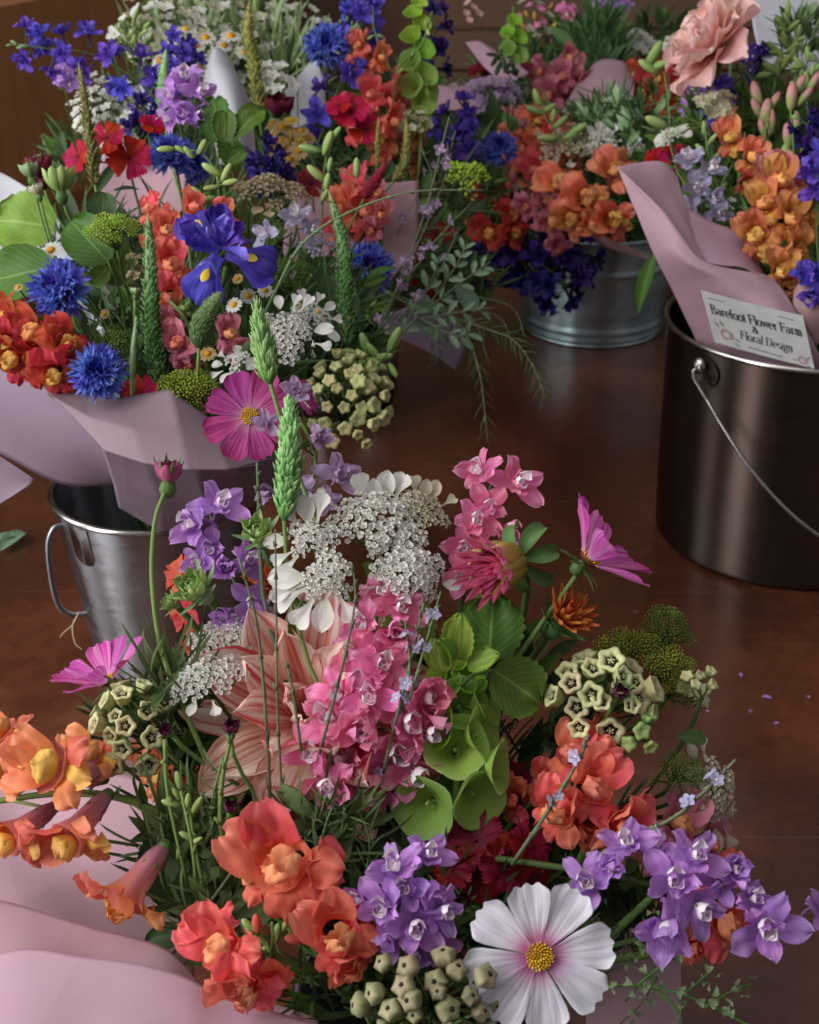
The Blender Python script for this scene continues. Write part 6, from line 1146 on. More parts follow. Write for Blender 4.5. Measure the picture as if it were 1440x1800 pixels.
snapdragon([(640, 520, 1.47), (628, 430, 1.47), (630, 360, 1.47), (640, 300, 1.48)], 'jar', 'orange snapdragon in front of the blush paper', 'coral', 42, buds=2, fl=[(625, 330, 34, (-.2, .5, .8)), (602, 372, 40, (-.5, .2, .8)), (640, 375, 40, (.2, .2, .9)), (588, 425, 38, (-.5, -.1, .8)), (640, 430, 38, (.4, 0, .9)), (620, 470, 34, (0, -.3, .9)), (580, 470, 28)], group='coral snapdragons')
snapdragon([(670, 430, 1.45), (672, 380, 1.45), (668, 330, 1.46)], 'jar', 'rose pink snapdragon touching the corner of blush paper', 'pink', 26, buds=1, fl=[(665, 340, 24), (672, 375, 24), (655, 405, 22)], group='pink snapdragons')
snapdragon([(650, 260, 1.7), (655, 180, 1.7), (650, 100, 1.7), (636, 60, 1.7)], 'back', 'dull coral snapdragon behind the bright red dianthus', 'coral', 34, n=10, buds=4, group='coral snapdragons')
snapdragon([(700, 280, 1.75), (700, 220, 1.75), (695, 160, 1.75), (690, 120, 1.75)], 'back', 'shadowed orange snapdragon left of the bells at the back', 'orange', 34, n=8, buds=0, group='orange snapdragons')
# buds of snapdragon
bud_sprig([(370, 400, 1.08), (385, 350, 1.08), (378, 300, 1.09), (350, 268, 1.09), (300, 262, 1.1)], 'left', 'pale green snapdragon bud stem arching left over the cornflowers', [(292, 262, 185, 1.1), (318, 263, 150, .8), (332, 268, 130, .9), (355, 258, 60, 1.), (372, 298, 150, 1.3), (398, 303, 60, 1.2), (362, 352, 200, 1.3), (405, 320, 10, 1.), (345, 335, 150, .8), (372, 330, 190, 1.)], 15, 'bud_green', group='green bud sprigs')
closed_bud(105, 320, 26, 1.10, (-.1, 1, .2), 'left', 'tall pointed green lisianthus bud at the upper left', 'bud_green', long=1.9, sep=5, seplen=2.2, septilt=75, name='lisianthus_bud')
closed_bud(52, 300, 18, 1.12, (-.2, 1, .2), 'left', 'bluish green bud leftmost above the scalloped leaf', 'sepal_pale', long=1.6, sep=5, seplen=1.8, septilt=70, name='lisianthus_bud')
closed_bud(64, 332, 15, 1.08, (-.3, 1, .3), 'left', 'white tipped green bud on a long pale stalk', 'lace_cream', long=1.4, sep=5, seplen=1.8, septilt=78, name='lisianthus_bud')
closed_bud(238, 512, 10, .98, (.1, 1, .2), 'left', 'single small whitish bud on a straight stalk beside the speedwell spike', 'sepal_pale', long=1.5, sep=4, seplen=1.2, name='lisianthus_bud')
closed_bud(72, 300, 22, 1.2, (-.1, 1, .2), 'left', 'dark maroon spiky bud behind the green lisianthus buds', 'tulip_dark', long=2.0, sep=6, seplen=2.6, septilt=65, smat='tulip_dark', name='lisianthus_bud')
closed_bud(40, 535, 20, 1.02, (-.4, .3, .7), 'left', 'dusty pink round bud at the left edge below the big leaf', 'snap_tube', long=1.1, sep=5, seplen=.9, name='poppy_bud')
closed_bud(325, 535, 19, 1.0, (-.4, .6, .6), 'left', 'plump green bud beneath the iris petal', 'bud_green', long=1.1, sep=5, seplen=1., name='lisianthus_bud')
closed_bud(490, 180, 40, 1.66, (.1, .7, .5), 'back', 'large dark crimson closed bloom by the thin white paper sail', 'tulip_dark', long=1.1, sep=5, seplen=.8, name='tulip', n=9)
closed_bud(75, 640, 1, 1.2, (0, 1, 0), 'left', 'tiny bud tip under the red snapdragon', 'bud_green') if False else None
# umbels mid left
ball_umbel(198, 408, 52, 34, 1.04, (0, .5, .8), 'left', 'bright lime green lady mantle umbel above the big leaves', n=16, mat='dill_lime', seed=11, us=.27, group='green dill flowers')
ball_umbel(200, 610, 52, 46, 1.0, (-.1, .4, .8), 'left', 'dark green dill head above the lowest cornflower', n=18, mat='dill_dark', seed=12, us=.26, group='green dill flowers')
ball_umbel(330, 682, 58, 34, .985, (0, .5, .8), 'left', 'dull green dill head on the edge of the collar paper', n=18, mat='dill_green', seed=13, us=.26, group='green dill flowers')
ball_umbel(512, 485, 44, 40, 1.12, (.1, .5, .8), 'left', 'green dill head to the right of the iris', n=14, mat='dill_dark', seed=14, us=.28, group='green dill flowers')
ball_umbel(530, 540, 22, 24, 1.10, (.1, .5, .8), 'left', 'small tight green dill head near the white lace', n=8, mat='dill_green', seed=15, us=.4, group='green dill flowers')
ball_umbel(820, 312, 42, 30, 1.62, (.1, .6, .7), 'tub', 'pale lemon green flower tuft at the end of the arching grass blade', n=12, mat='dill_lime', seed=16, us=.32, nb=12, bs=.16, group='green dill flowers')
spray(250, 470, 34, 26, 1.08, 'left', 'small greyish seed tuft behind the speedwell spike', 16, tiny_mesh(('lace_tan', 'stem_wiry'), 5), 9, name='seed_tuft', seed=4)
umbel(500, 590, 52, 52, 1.0, (0, .3, .95), 'left', 'white lace flower in the middle beside the striped cosmos', n=12, us=.36, petals=((100, 1., .55), (60, 1.05, .7), (75, 1., .6), (10, 1.0, .7), (-15, 1.05, .6), (200, 1.1, .7), (225, 1.1, .65), (250, 1.05, .6)), seed=21, group='white lace flowers')
umbel(545, 560, 34, 30, 1.03, (.4, .3, .9), 'left', 'small white lace flower with outstretched petals near the milkweed ball', n=6, us=.45, petals=((40, 1., .8), (70, 1., .8), (10, 1., .8), (-30, 1., .9), (110, 1., .8)), seed=22, group='white lace flowers')
umbel(478, 345, 78, 36, 1.2, (.1, .75, .6), 'left', 'faded beige lace flower above the iris', n=17, us=.26, petals=((250, 1.2, .4), (200, 1.1, .4), (270, 1.2, .4)), seed=23, mats=('lace_tan', 'lace_tan', 'stem_wiry'), group='white lace flowers')
umbel(560, 440, 40, 24, 1.2, (.1, .8, .5), 'left', 'faint mauve white lace flower behind the grass blade', n=8, us=.36, seed=24, mats=('larkspur_pale', 'lace_tan', 'stem_wiry'), group='white lace flowers')
umbel(415, 640, 26, 20, .98, (-.3, .4, .8), 'left', 'few white petals peeping out above the striped cosmos', n=4, us=.5, petals=((170, 1., .9), (200, 1., .9), (140, 1, .8), (230, 1, .9)), seed=25, group='white lace flowers')
# daisies
for k, (x, y, r_, dd, lb) in enumerate(((90, 440, 20, 1.03, 'white daisy above the large left cornflower'), (411, 536, 17, 1.0, 'white daisy just left of the feathery grass spike'), (437, 520, 16, 1.02, 'white daisy behind the tip of the feathery grass spike'), (466, 510, 15, 1.04, 'white daisy right of the iris below its petal'), (560, 548, 12, 1.05, 'single small daisy beside the tight dill head'),
      (365, 622, 17, 1.0, 'daisy with a big orange centre under the thick grass head'), (184, 552, 10, 1.03, 'tiny pale daisy between the two left cornflowers'), (32, 505, 9, 1.0, 'tiny closed daisy left of the large cornflower'), (418, 490, 11, 1.06, 'little pinkish daisy under the iris petal'))):
    daisy(x, y, r_, dd, (rnd.uniform(-.3, .3), rnd.uniform(.2, .6), .9), 'left', lb, 'daisy_white' if k < 5 else 'daisy_cream', 'daisies in the left bouquet')
DC = daisy_mesh('daisy_cream'); DW = daisy_mesh('daisy_white')
spray(508, 242, 42, 34, 1.5, 'jar', 'cluster of cream yellow feverfew daisies at the centre back', 14, DC, 17, name='feverfew', seed=5, group='feverfew sprays')
# leaves mid left
leaf(95, 470, -30, 490, 1.02, 'big smooth oval leaf at the left edge', 'round', 'leaf_mid', 'left', nrm=(0, .3, 1))
leaf(190, 460, 120, 385, 1.06, 'round yellow green leaf behind the lime umbel', 'round', 'leaf_mid', 'left', nrm=(-.2, .2, 1), seed=1, extra=(((190, 470), (160, 500), 1.06, (0, -.3, 1)), ((220, 500), (180, 420), 1.07, (0, .1, 1))))
leaf(95, 400, -15, 380, 1.16, 'pale scalloped leaf lit against the white paper', 'scallop', 'leaf_lime', 'left', nrm=(0, .2, 1), seed=2)
leaf(178, 395, 182, 335, 1.08, 'dark green leaf under the red dianthus', 'round', 'leaf_dark', 'left', nrm=(.2, .3, 1))
leaf(385, 250, 372, 165, 1.22, 'upright toothed leaf of a bells stem above the bud stem', 'tooth', 'leaf_mid', 'left', nrm=(-.2, .2, 1), extra=(((395, 250), (395, 190), 1.2, (.1, .3, 1)), ((412, 240), (460, 185), 1.2, (-.2, .4, 1)), ((400, 285), (432, 260), 1.2, (.3, .2, 1)), ((415, 300), (395, 235), 1.21, (.4, .2, 1))))
leaf(590, 600, 575, 480, 1.14, 'broad dark leaf behind the right speedwell spike', 'round', 'leaf_dark', 'left', nrm=(.2, .1, 1), extra=(((560, 560), (600, 470), 1.16, (0, .1, 1)), ((430, 480), (480, 520), 1.12, (0, .2, 1))))
leaf(170, 340, 210, 270, 1.2, 'narrow dark leaves below the red dianthus', 'lance', 'leaf_dark', 'left', nrm=(0, .2, 1), extra=(((200, 335), (245, 325), 1.12, (0, .8, 1)), ((140, 400), (90, 300), 1.15, (0, .2, 1))))
leaf(260, 1176, 320, 1145, .74, 'dark leaf behind the stalk of the tall pink bud', 'lance', 'leaf_mid', 'front', nrm=(0, .6, 1), wide=1.6)
# freesia like green buds
bud_sprig([(615, 720, 1.12), (640, 680, 1.10), (662, 645, 1.07), (690, 610, 1.05)], 'left', 'sprig of long green buds right of the milkweed ball', [(642, 605, 110, 1.1), (656, 618, 130, 1.), (622, 622, 165, 1.1), (605, 640, 190, 1.), (662, 640, -30, 1.1), (672, 628, 10, 1.), (693, 598, 65, 1.3), (630, 640, 200, .9), (690, 650, -60, .8)], 20, 'bud_green', group='green bud sprigs')
bud_sprig([(560, 480, 1.22), (566, 400, 1.22), (568, 320, 1.22), (576, 260, 1.22)], 'left', 'slim stem with paired green buds rising in the centre', [(545, 262, 170, 1.4), (576, 252, 70, 1.5), (590, 235, 50, 1.), (556, 305, 140, 1.4), (575, 320, 80, 1.1), (570, 345, 60, .9), (627, 295, 90, 1.2), (580, 290, 80, .9)], 15, 'bud_green', group='green bud sprigs')
# jar greens
wiry([[(480, 520, 1.1), (530, 430, 1.1), (610, 375, 1.12), (720, 338, 1.15), (850, 334, 1.2)]], 'left', 'long pale grass blade arching to the right over the orange snapdragon', 'sepal_pale', r=.0010, seed=9)
LV = [[(640, 640, 1.5), (700, 500, 1.45), (745, 380, 1.42), (790, 205, 1.4)], [(650, 620, 1.5), (730, 440, 1.45), (780, 320, 1.42), (800, 230, 1.4)], [(660, 600, 1.5), (720, 450, 1.46), (760, 330, 1.45), (742, 262, 1.44)], [(640, 660, 1.48), (680, 540, 1.45), (730, 470, 1.43), (800, 400, 1.42)], [(700, 520, 1.45), (760, 430, 1.42), (830, 355, 1.41)], [(630, 590, 1.5), (670, 470, 1.48), (740, 330, 1.47)], [(640, 640, 1.46), (700, 560, 1.44), (760, 500, 1.42), (810, 395, 1.42)]]
wiry(LV, 'jar', 'bundle of wiry limonium stems with tiny lilac bracts fanning out to the right', 'stem_wiry', dots=4, dmat=tiny_mesh(('mauve_fade', 'white_centre'), 4), dotsize=.006, r=.0011, seed=10, leafk='blade', lsize=.013, lmat='blade_green')
wiry([[(690, 600, 1.45), (750, 540, 1.42), (800, 470, 1.4), (822, 425, 1.4)], [(740, 550, 1.42), (820, 490, 1.4), (862, 460, 1.39)], [(740, 560, 1.42), (800, 550, 1.4), (868, 540, 1.39)], [(700, 590, 1.42), (760, 490, 1.4), (772, 450, 1.4)], [(740, 560, 1.42), (800, 590, 1.4), (830, 580, 1.39)]], 'jar', 'boxwood like sprig with pale sage leaves right of the wiry stems', 'stem_wiry', r=.001, seed=11, leafk='willow', lsize=.017, lmat='leaf_sage', every=2)
wiry([[(740, 540, 1.46), (800, 560, 1.42), (840, 640, 1.4), (858, 778, 1.38)], [(800, 560, 1.42), (860, 580, 1.4), (905, 600, 1.39), (940, 650, 1.38), (958, 700, 1.37)], [(800, 560, 1.43), (820, 590, 1.41), (850, 680, 1.40)]], 'jar', 'drooping seedy grass stems hanging down over the floor', 'stem_wiry', r=.001, seed=12, leafk='blade', lsize=.019, lmat='blade_green', every=1)
wiry([[(700, 520, 1.52), (760, 540, 1.5), (830, 560, 1.48), (860, 640, 1.46)], [(740, 560, 1.5), (770, 610, 1.48), (765, 640, 1.48)], [(820, 540, 1.5), (880, 560, 1.48), (905, 620, 1.46)], [(830, 520, 1.5), (900, 540, 1.48), (925, 600, 1.46)]], 'jar', 'thin dark twigs trailing before the grey paper tail', 'stem_wiry', r=.0007, seed=13, leafk='blade', lsize=.014, lmat='leaf_dark', every=1)
leaf(780, 590, 742, 575, 1.45, 'dull sage leaf at the top of the grey paper tail', 'oval', 'leaf_sage', 'jar', nrm=(0, .3, 1), extra=(((740, 520), (770, 560), 1.44, (0, .2, 1)), ((800, 500), (840, 545), 1.43, (0, .2, 1))))
foliage('dense dark foliage inside the left bouquet', [(230, 580, 1.14, 140, 90, .04), (400, 580, 1.14, 150, 80, .04), (560, 620, 1.16, 90, 80, .04), (330, 450, 1.26, 160, 80, .04), (150, 430, 1.26, 100, 50, .03), (540, 520, 1.28, 130, 70, .04), (380, 650, 1.08, 140, 40, .02)], n=1300, L=.036, seed=6)
foliage('dense dark foliage behind the glass jar and the wiry stems', [(600, 420, 1.6, 130, 120, .06), (700, 480, 1.62, 110, 90, .05), (720, 360, 1.76, 110, 80, .04), (780, 520, 1.62, 70, 50, .04), (640, 300, 1.82, 140, 70, .04)], n=800, L=.05, seed=7)
# ================================================================ BACK LEFT and BACK CENTRE
cornflower(574, 80, 39, 1.6, (0, .2, 1), 'back', 'single blue cornflower standing highest at the top centre', group='blue cornflowers')
TW = tiny_mesh(('lace_white', 'lace_cream'), 5); TWC = tiny_mesh(('lace_cream', 'bud_green'), 5); TP = tiny_mesh(('larkspur_pink', 'white_centre'), 5); TV = tiny_mesh(('larkspur_dark', 'larkspur_purple'), 5)
spray(190, 195, 66, 66, 1.5, 'backleft', 'airy white baby breath spray left of the lilac larkspur', 60, TW, 11, name='white_spray', seed=2, group='white filler sprays')
spray(300, 50, 95, 75, 1.72, 'backleft', 'creamy white spray at the top left against the wall', 44, [TW, TWC], 15, name='white_spray', seed=3, group='white filler sprays')
spray(410, 50, 110, 90, 1.8, 'backleft', 'white stock like spray touching the top edge', 46, [TWC, TW, small_bud(1, 'bud_green')], 14, name='white_spray', seed=4, group='white filler sprays')
spray(360, 95, 100, 50, 1.66, 'backleft', 'loose feverfew daisies above the grey rolled paper', 15, DW, 20, name='feverfew', seed=6, group='feverfew sprays')
spray(510, 60, 80, 80, 1.85, 'back', 'small cream flower spray left of the top cornflower', 34, [TWC, TW], 11, name='white_spray', seed=7, group='white filler sprays')
spray(480, 140, 40, 30, 1.7, 'back', 'few white blossoms right of the olive speedwell spike', 10, TW, 15, name='white_spray', seed=8, group='white filler sprays')
spray(235, 60, 30, 40, 1.68, 'backleft', 'pale green budded sprig against the brown wall', 26, small_bud(1, 'bud_green'), 11, name='bud_sprig', cat='flower bud', seed=9)
spray(612, 50, 20, 22, 1.72, 'back', 'pale green thistle like tuft right of the top cornflower', 20, small_bud(1, 'sepal_pale'), 10, name='bud_sprig', cat='flower bud', seed=10)
spray(115, 140, 14, 20, 1.5, 'backleft', 'lone purple sweet rocket bloom at the left by the wall', 5, tiny_mesh(('larkspur_purple', 'white_centre'), 5), 16, name='sweet_rocket', seed=11)
spray(730, 215, 30, 20, 1.7, 'back', 'dark sprig with small cream flowers behind the blush paper', 10, TWC, 9, name='white_spray', seed=12)
bells([(740, 260, 1.72), (738, 140, 1.72), (728, 40, 1.73), (728, -20, 1.74)], 'back', 'tall yellow green bells of Ireland at the top edge',
  [(745, 180, 24, (.3, .1, .9)), (722, 150, 24, (-.4, .1, .9)), (748, 130, 24, (.3, .2, .9)), (720, 105, 22, (-.4, .2, .9)), (745, 85, 22, (.4, .3, .9), 'bell_bright'), (722, 60, 20, (-.3, .4, .9), 'bell_bright'), (742, 40, 18, (.3, .4, .9), 'bell_bright'), (726, 20, 18, (-.2, .5, .8), 'bell_bright'), (738, 4, 16, (.2, .6, .8), 'bell_bright'), (735, 210, 24, (0, 0, 1)), (760, 160, 20, (.8, .1, .5))], group='bells of Ireland at the back')
bells([(905, 130, 2.2), (903, 60, 2.2), (902, 10, 2.2)], 'backright', 'second bells of Ireland spike, farther back right of the gap',
  [(915, 95, 16, (.4, .1, .9)), (892, 85, 16, (-.4, .1, .9)), (915, 65, 15, (.4, .2, .9), 'bell_bright'), (893, 55, 14, (-.4, .3, .9), 'bell_bright'), (905, 35, 14, (0, .4, .9), 'bell_bright'), (900, 110, 16, (0, 0, 1))], group='bells of Ireland at the back')
wiry([[(690, 200, 1.7), (700, 120, 1.68), (740, 80, 1.67), (760, 20, 1.66)], [(690, 130, 1.68), (660, 60, 1.67), (655, 10, 1.66)], [(524, 220, 1.7), (522, 100, 1.7), (520, -20, 1.7)]], 'back', 'tall thin green stalks with small buds at the top centre', 'stem_light', dots=5, dmat=small_bud(1, 'bud_green'), dotsize=.007, r=.0013, seed=20)
foliage('fine grassy greenery behind the white sprays at the top left', [(480, 130, 2.1, 110, 80, .05), (350, 110, 2.05, 100, 70, .05), (230, 230, 1.7, 80, 60, .04), (560, 220, 2.0, 100, 70, .05), (420, 230, 1.85, 90, 60, .04), (700, 190, 2.1, 80, 60, .05)], n=800, L=.055, seed=8)
foliage('shadowy leaves under the crimson bloom', [(330, 340, 1.55, 120, 50, .04), (520, 270, 1.8, 120, 60, .04), (150, 290, 1.55, 60, 40, .03)], n=360, L=.045, seed=9)
foliage('tall thin upright green stems between the white sprigs at the top left', [(500, 150, 1.8, 60, 60, .04), (330, 120, 1.78, 90, 50, .04), (420, 60, 1.9, 90, 60, .04)], mats=('sepal_pale', 'blade_green', 'leaf_mid'), n=300, L=.075, seed=19, up=2.4)
# ================================================================ TUB BOUQUETS
def SD(*a, **k): snapdragon(*a, **k)
SD([(1180, 400, 1.86), (1120, 370, 1.85), (1060, 345, 1.84), (1000, 320, 1.84)], 'tub', 'glowing orange snapdragon lying over the tub, just left of the tall pink paper', 'orange', 46, buds=0, detail=True,
   fl=[(985, 325, 40, (-.4, .3, .9), 1.80), (1030, 350, 44, (-.1, 0, 1), 1.78), (1080, 305, 42, (-.1, .4, .9), 1.79), (1075, 385, 42, (.1, -.2, 1), 1.78), (1005, 385, 38, (-.3, -.2, .9), 1.79), (1105, 300, 34, (.3, .5, .8), 1.81), (1045, 390, 34, (.2, -.4, .9), 1.79)], group='orange snapdragons')
SD([(1010, 420, 1.9), (960, 370, 1.88), (900, 320, 1.87), (858, 280, 1.87)], 'tub', 'snapdragon stem of closed green and pink buds left of the glowing orange one', 'pink', 26, n=5, buds=8, fl=[(960, 355, 24, (-.2, .2, .9), 1.84), (925, 365, 24, (-.3, 0, .9), 1.84), (968, 395, 26, (-.3, -.3, .9), 1.84), (980, 430, 26, (.2, -.5, .8), 1.83)], group='pink snapdragons')
SD([(960, 450, 1.92), (910, 420, 1.9), (870, 400, 1.9), (840, 390, 1.9)], 'tub', 'vivid red orange snapdragon at the left side of the tub', 'red', 36, buds=0, fl=[(862, 410, 34, (-.4, -.1, .9), 1.86), (898, 385, 32, (.1, .3, .9), 1.86), (900, 408, 30, (.3, -.2, .9), 1.86)], group='red snapdragons')
SD([(930, 330, 1.98), (935, 280, 1.98), (925, 230, 1.98), (895, 200, 1.98)], 'tub', 'dusty orange snapdragon standing behind the cream flowers', 'orange', 36, n=9, buds=2, group='orange snapdragons')
SD([(960, 330, 1.95), (965, 290, 1.95), (950, 240, 1.95), (935, 215, 1.95)], 'tub', 'muted salmon snapdragon left of the cream flowers', 'coral', 36, n=9, buds=1, group='coral snapdragons')
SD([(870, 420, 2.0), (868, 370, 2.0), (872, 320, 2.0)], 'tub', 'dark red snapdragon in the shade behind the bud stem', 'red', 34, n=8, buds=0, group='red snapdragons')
SD([(1010, 400, 2.0), (1040, 440, 1.97), (1090, 400, 2.0)], 'tub', 'deep coral snapdragon low behind the glowing orange one', 'coral', 34, n=8, buds=0, group='coral snapdragons')
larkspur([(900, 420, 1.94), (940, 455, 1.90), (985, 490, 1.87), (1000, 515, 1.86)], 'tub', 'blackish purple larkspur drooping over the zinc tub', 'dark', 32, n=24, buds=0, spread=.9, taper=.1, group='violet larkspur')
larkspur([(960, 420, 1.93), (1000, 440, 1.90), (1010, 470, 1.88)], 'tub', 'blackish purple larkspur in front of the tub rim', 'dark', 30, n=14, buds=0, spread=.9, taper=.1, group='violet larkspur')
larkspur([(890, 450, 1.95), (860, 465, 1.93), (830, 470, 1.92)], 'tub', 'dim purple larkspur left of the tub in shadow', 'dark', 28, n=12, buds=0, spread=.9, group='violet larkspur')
larkspur([(770, 300, 1.85), (765, 260, 1.85), (800, 210, 1.86), (830, 190, 1.87)], 'tub', 'bright violet larkspur behind the wiry stems', 'violet', 32, n=14, buds=0, group='violet larkspur')
larkspur([(800, 290, 1.85), (815, 260, 1.85), (845, 225, 1.86)], 'tub', 'second violet larkspur right of the wiry stem tips', 'violet', 30, n=10, buds=0, group='violet larkspur')
cornflower(878, 262, 32, 1.85, (0, .3, .9), 'tub', 'dim blue cornflower beside the dusty orange snapdragon', group='blue cornflowers')
umbel(1000, 260, 46, 30, 1.88, (0, .5, .8), 'tub', 'cream white sweet flower cluster above the glowing orange snapdragon', n=9, us=.45, seed=31, mats=('lace_cream', 'lace_cream', 'bud_green'), petals=((30, .9, .6, 40), (70, .9, .6, 40), (120, .9, .6, 40), (160, .9, .6, 40), (-30, .9, .6, 20), (-90, .9, .6, 20)))
umbel(1062, 250, 28, 24, 1.86, (0, .5, .8), 'tub', 'pointed cream blossoms right of the cream cluster', n=5, us=.5, seed=32, mats=('lace_white', 'lace_cream', 'bud_green'), petals=((80, .7, .9, 60), (110, .7, .9, 60), (50, .7, .9, 50), (140, .7, .9, 40), (0, .7, .8, 30)))
umbel(1108, 262, 20, 18, 1.86, (0, .5, .8), 'tub', 'smallest white blossom just above the tip of the tall paper', n=3, us=.6, seed=33, mats=('lace_white', 'lace_cream', 'bud_green'), petals=((80, .7, .9, 60), (120, .7, .9, 60), (40, .7, .9, 50)))
bud_sprig([(1000, 260, 1.86), (975, 230, 1.85), (955, 200, 1.85), (952, 180, 1.85)], 'tub', 'light green bud sprig above the cream cluster', [(944, 172, 110, 1.2), (940, 194, 160, 1.2), (963, 192, 30, 1.2), (985, 215, 40, 1.2), (1015, 228, 30, 1.4), (1005, 238, 200, 1.), (965, 243, 180, 1.4), (972, 205, 80, 1.)], 14, 'bud_green', group='green bud sprigs')
carnation(1178, 278, 30, 1.5, (.1, .4, .9), 'right', 'hot pink dianthus peeping above the tall paper', 'carnation_red', ((0, 0, 1), (15, 18, .8), (-22, 4, .7)))
leaf(1152, 445, 1112, 548, 1.60, 'single arching green leaf blade hanging beside the tub', 'lance', 'leaf_mid', 'tub', nrm=(-.5, .2, 1))
foliage('dark greenery packed over the zinc tub', [(960, 370, 2.02, 130, 70, .06), (880, 300, 2.05, 110, 80, .06), (1060, 300, 2.05, 100, 90, .05), (1090, 400, 2.0, 60, 50, .03), (880, 440, 1.98, 80, 40, .03)], n=900, L=.07, seed=10)
# ================================================================ FAR BACK
SD([(990, 190, 2.3), (985, 140, 2.3), (975, 90, 2.3)], 'backright', 'soft pink snapdragon behind the mauve paper lobe', 'pink', 34, n=8, buds=0, group='pink snapdragons')
SD([(1150, 190, 2.3), (1150, 140, 2.3), (1140, 110, 2.3)], 'backright', 'dusky red snapdragon right of the mauve paper lobe', 'red', 34, n=9, buds=0, group='red snapdragons')
SD([(1190, 200, 2.2), (1185, 150, 2.2), (1180, 120, 2.2)], 'backright', 'dusky coral snapdragon under the pink rose', 'red', 28, n=8, buds=1, group='red snapdragons')
spray(1060, 60, 30, 60, 2.5, 'backright', 'white stock spikes at the top edge right of the green grass bundle', 60, [TW, TWC], 14, name='white_spray', seed=14, group='white filler sprays')
spray(1120, 75, 26, 20, 2.5, 'backright', 'white blossoms left of the pink rose', 14, TW, 15, name='white_spray', seed=15, group='white filler sprays')
spray(1075, 8, 30, 14, 2.5, 'backright', 'purple blossom tuft touching the top edge above the white stock', 12, tiny_mesh(('larkspur_purple', 'white_centre'), 5), 15, name='statice', seed=16)
spray(1195, 80, 26, 18, 2.0, 'right', 'white daisy like blossoms left behind the rose', 12, TW, 14, name='white_spray', seed=17, group='white filler sprays')
spray(940, 40, 40, 50, 2.6, 'backright', 'airy dark sprig with pink and amber dots at the back', 22, [TP, small_bud(1, 'palate'), TWC], 9, name='mixed_sprig', seed=18)
spray(994, 18, 12, 10, 2.4, 'backright', 'tiny hot pink blossom at the top edge', 3, TP, 14, name='pink_blossom', seed=19)
spray(830, 20, 20, 20, 2.6, 'backright', 'pale pink dotted stem against the brown wall', 5, tiny_mesh(('rose_pink', 'lace_cream'), 5), 8, name='pink_blossom', seed=20)
spray(870, 165, 40, 26, 2.05, 'tub', 'faded lilac and green clematis seed tuft above the violet larkspur', 30, tiny_mesh(('mauve_fade', 'bud_green'), 6, 'lance'), 16, name='clematis_tuft', seed=21)
spray(880, 118, 50, 20, 2.3, 'backright', 'dark crimson flowers along the pale pink strip', 12, tiny_mesh(('carnation_crimson', 'carnation_crimson'), 5), 20, name='crimson_flowers', seed=22)
wiry([[(900, 140, 2.1), (880, 110, 2.1), (873, 85, 2.1)], [(920, 150, 2.1), (910, 135, 2.1), (905, 124, 2.1)]], 'tub', 'two small dark leaf buds silhouetted on the pink strip', 'leaf_dark', dots=3, dmat=small_bud(1, 'leaf_dark'), dotsize=.012, r=.0012, seed=25)
foliage('upright dark green grass bundle at the back below the purple tuft', [(1045, 95, 2.42, 32, 50, .03), (1055, 110, 2.40, 34, 40, .03)], mats=('blade_green', 'blade_green', 'blade_green'), n=380, L=.065, seed=11, up=2.2)
foliage('dark leafy mass at the back between the pink papers', [(930, 130, 2.55, 90, 50, .06), (1130, 140, 2.55, 100, 60, .06), (860, 200, 2.35, 90, 40, .05), (1160, 70, 2.65, 70, 50, .05), (970, 80, 2.7, 80, 40, .05)], n=700, L=.045, seed=12)
foliage('spiky rosemary like greens left of the right bouquet', [(1130, 220, 1.75, 70, 60, .04), (1060, 210, 1.9, 50, 40, .04)], mats=('blade_green', 'sepal_pale', 'blade_green'), n=260, L=.034, seed=13)
# ================================================================ RIGHT BOUQUET
rtR, MR = head(1262, 84, 92, 1.42, (-.72, .45, .35), 'right', 'big blush pink rose in profile at the top right', [(7, 8, 1.05, .08, .8, -.3), (7, 30, 1.0, .06, .78, -.1), (6, 50, .9, .05, .75, .2), (5, 66, .8, .03, .7, .5), (4, 78, .7, .02, .65, .8)], 'rose_pink', 'rose', pk='round', W=.8, cup=.25, ruf=.12, groove=.01, cal=cached(('rosec',), lambda: sepals(5, .5, .2, -10, -.3, 'sepal_green', .15)))
larkspur([(1270, 230, 1.5), (1265, 180, 1.5), (1262, 120, 1.5)], 'right', 'violet larkspur beneath the blush rose', 'violet', 30, n=12, buds=0, group='violet larkspur')
larkspur([(1240, 250, 1.55), (1225, 200, 1.55), (1215, 150, 1.55)], 'right', 'dull lilac larkspur left of the violet one under the rose', 'purple', 24, n=10, buds=0, group='purple larkspur')
larkspur([(1440, 560, 1.30), (1440, 480, 1.30), (1436, 400, 1.30), (1440, 300, 1.31)], 'right', 'vivid violet larkspur along the right edge', 'violet', 42, buds=0, detail=True, fl=[(1430, 300, 40), (1440, 335, 36), (1436, 490, 40), (1428, 520, 34), (1440, 555, 34), (1415, 480, 26), (1445, 270, 34)], group='violet larkspur')
larkspur([(1440, 260, 1.36), (1430, 230, 1.36), (1400, 205, 1.36)], 'right', 'greyish violet larkspur buds at the right edge above the vivid one', 'dark', 28, n=8, buds=4, group='violet larkspur')
larkspur([(1260, 430, 1.40), (1240, 370, 1.40), (1225, 320, 1.40), (1215, 270, 1.41)], 'right', 'icy pale blue larkspur beside the folded pink paper', 'pale', 36, buds=0, detail=True, fl=[(1212, 282, 36, (-.3, .3, .9)), (1245, 300, 32, (.4, .3, .8)), (1225, 330, 34), (1250, 350, 38, (.3, .1, .9)), (1215, 365, 30), (1262, 375, 28), (1238, 395, 28)], group='pale larkspur')
spray(1258, 180, 34, 20, 1.42, 'right', 'pale yellow green flower tuft under the violet larkspur', 22, TWC, 12, name='yellow_tuft', seed=24)
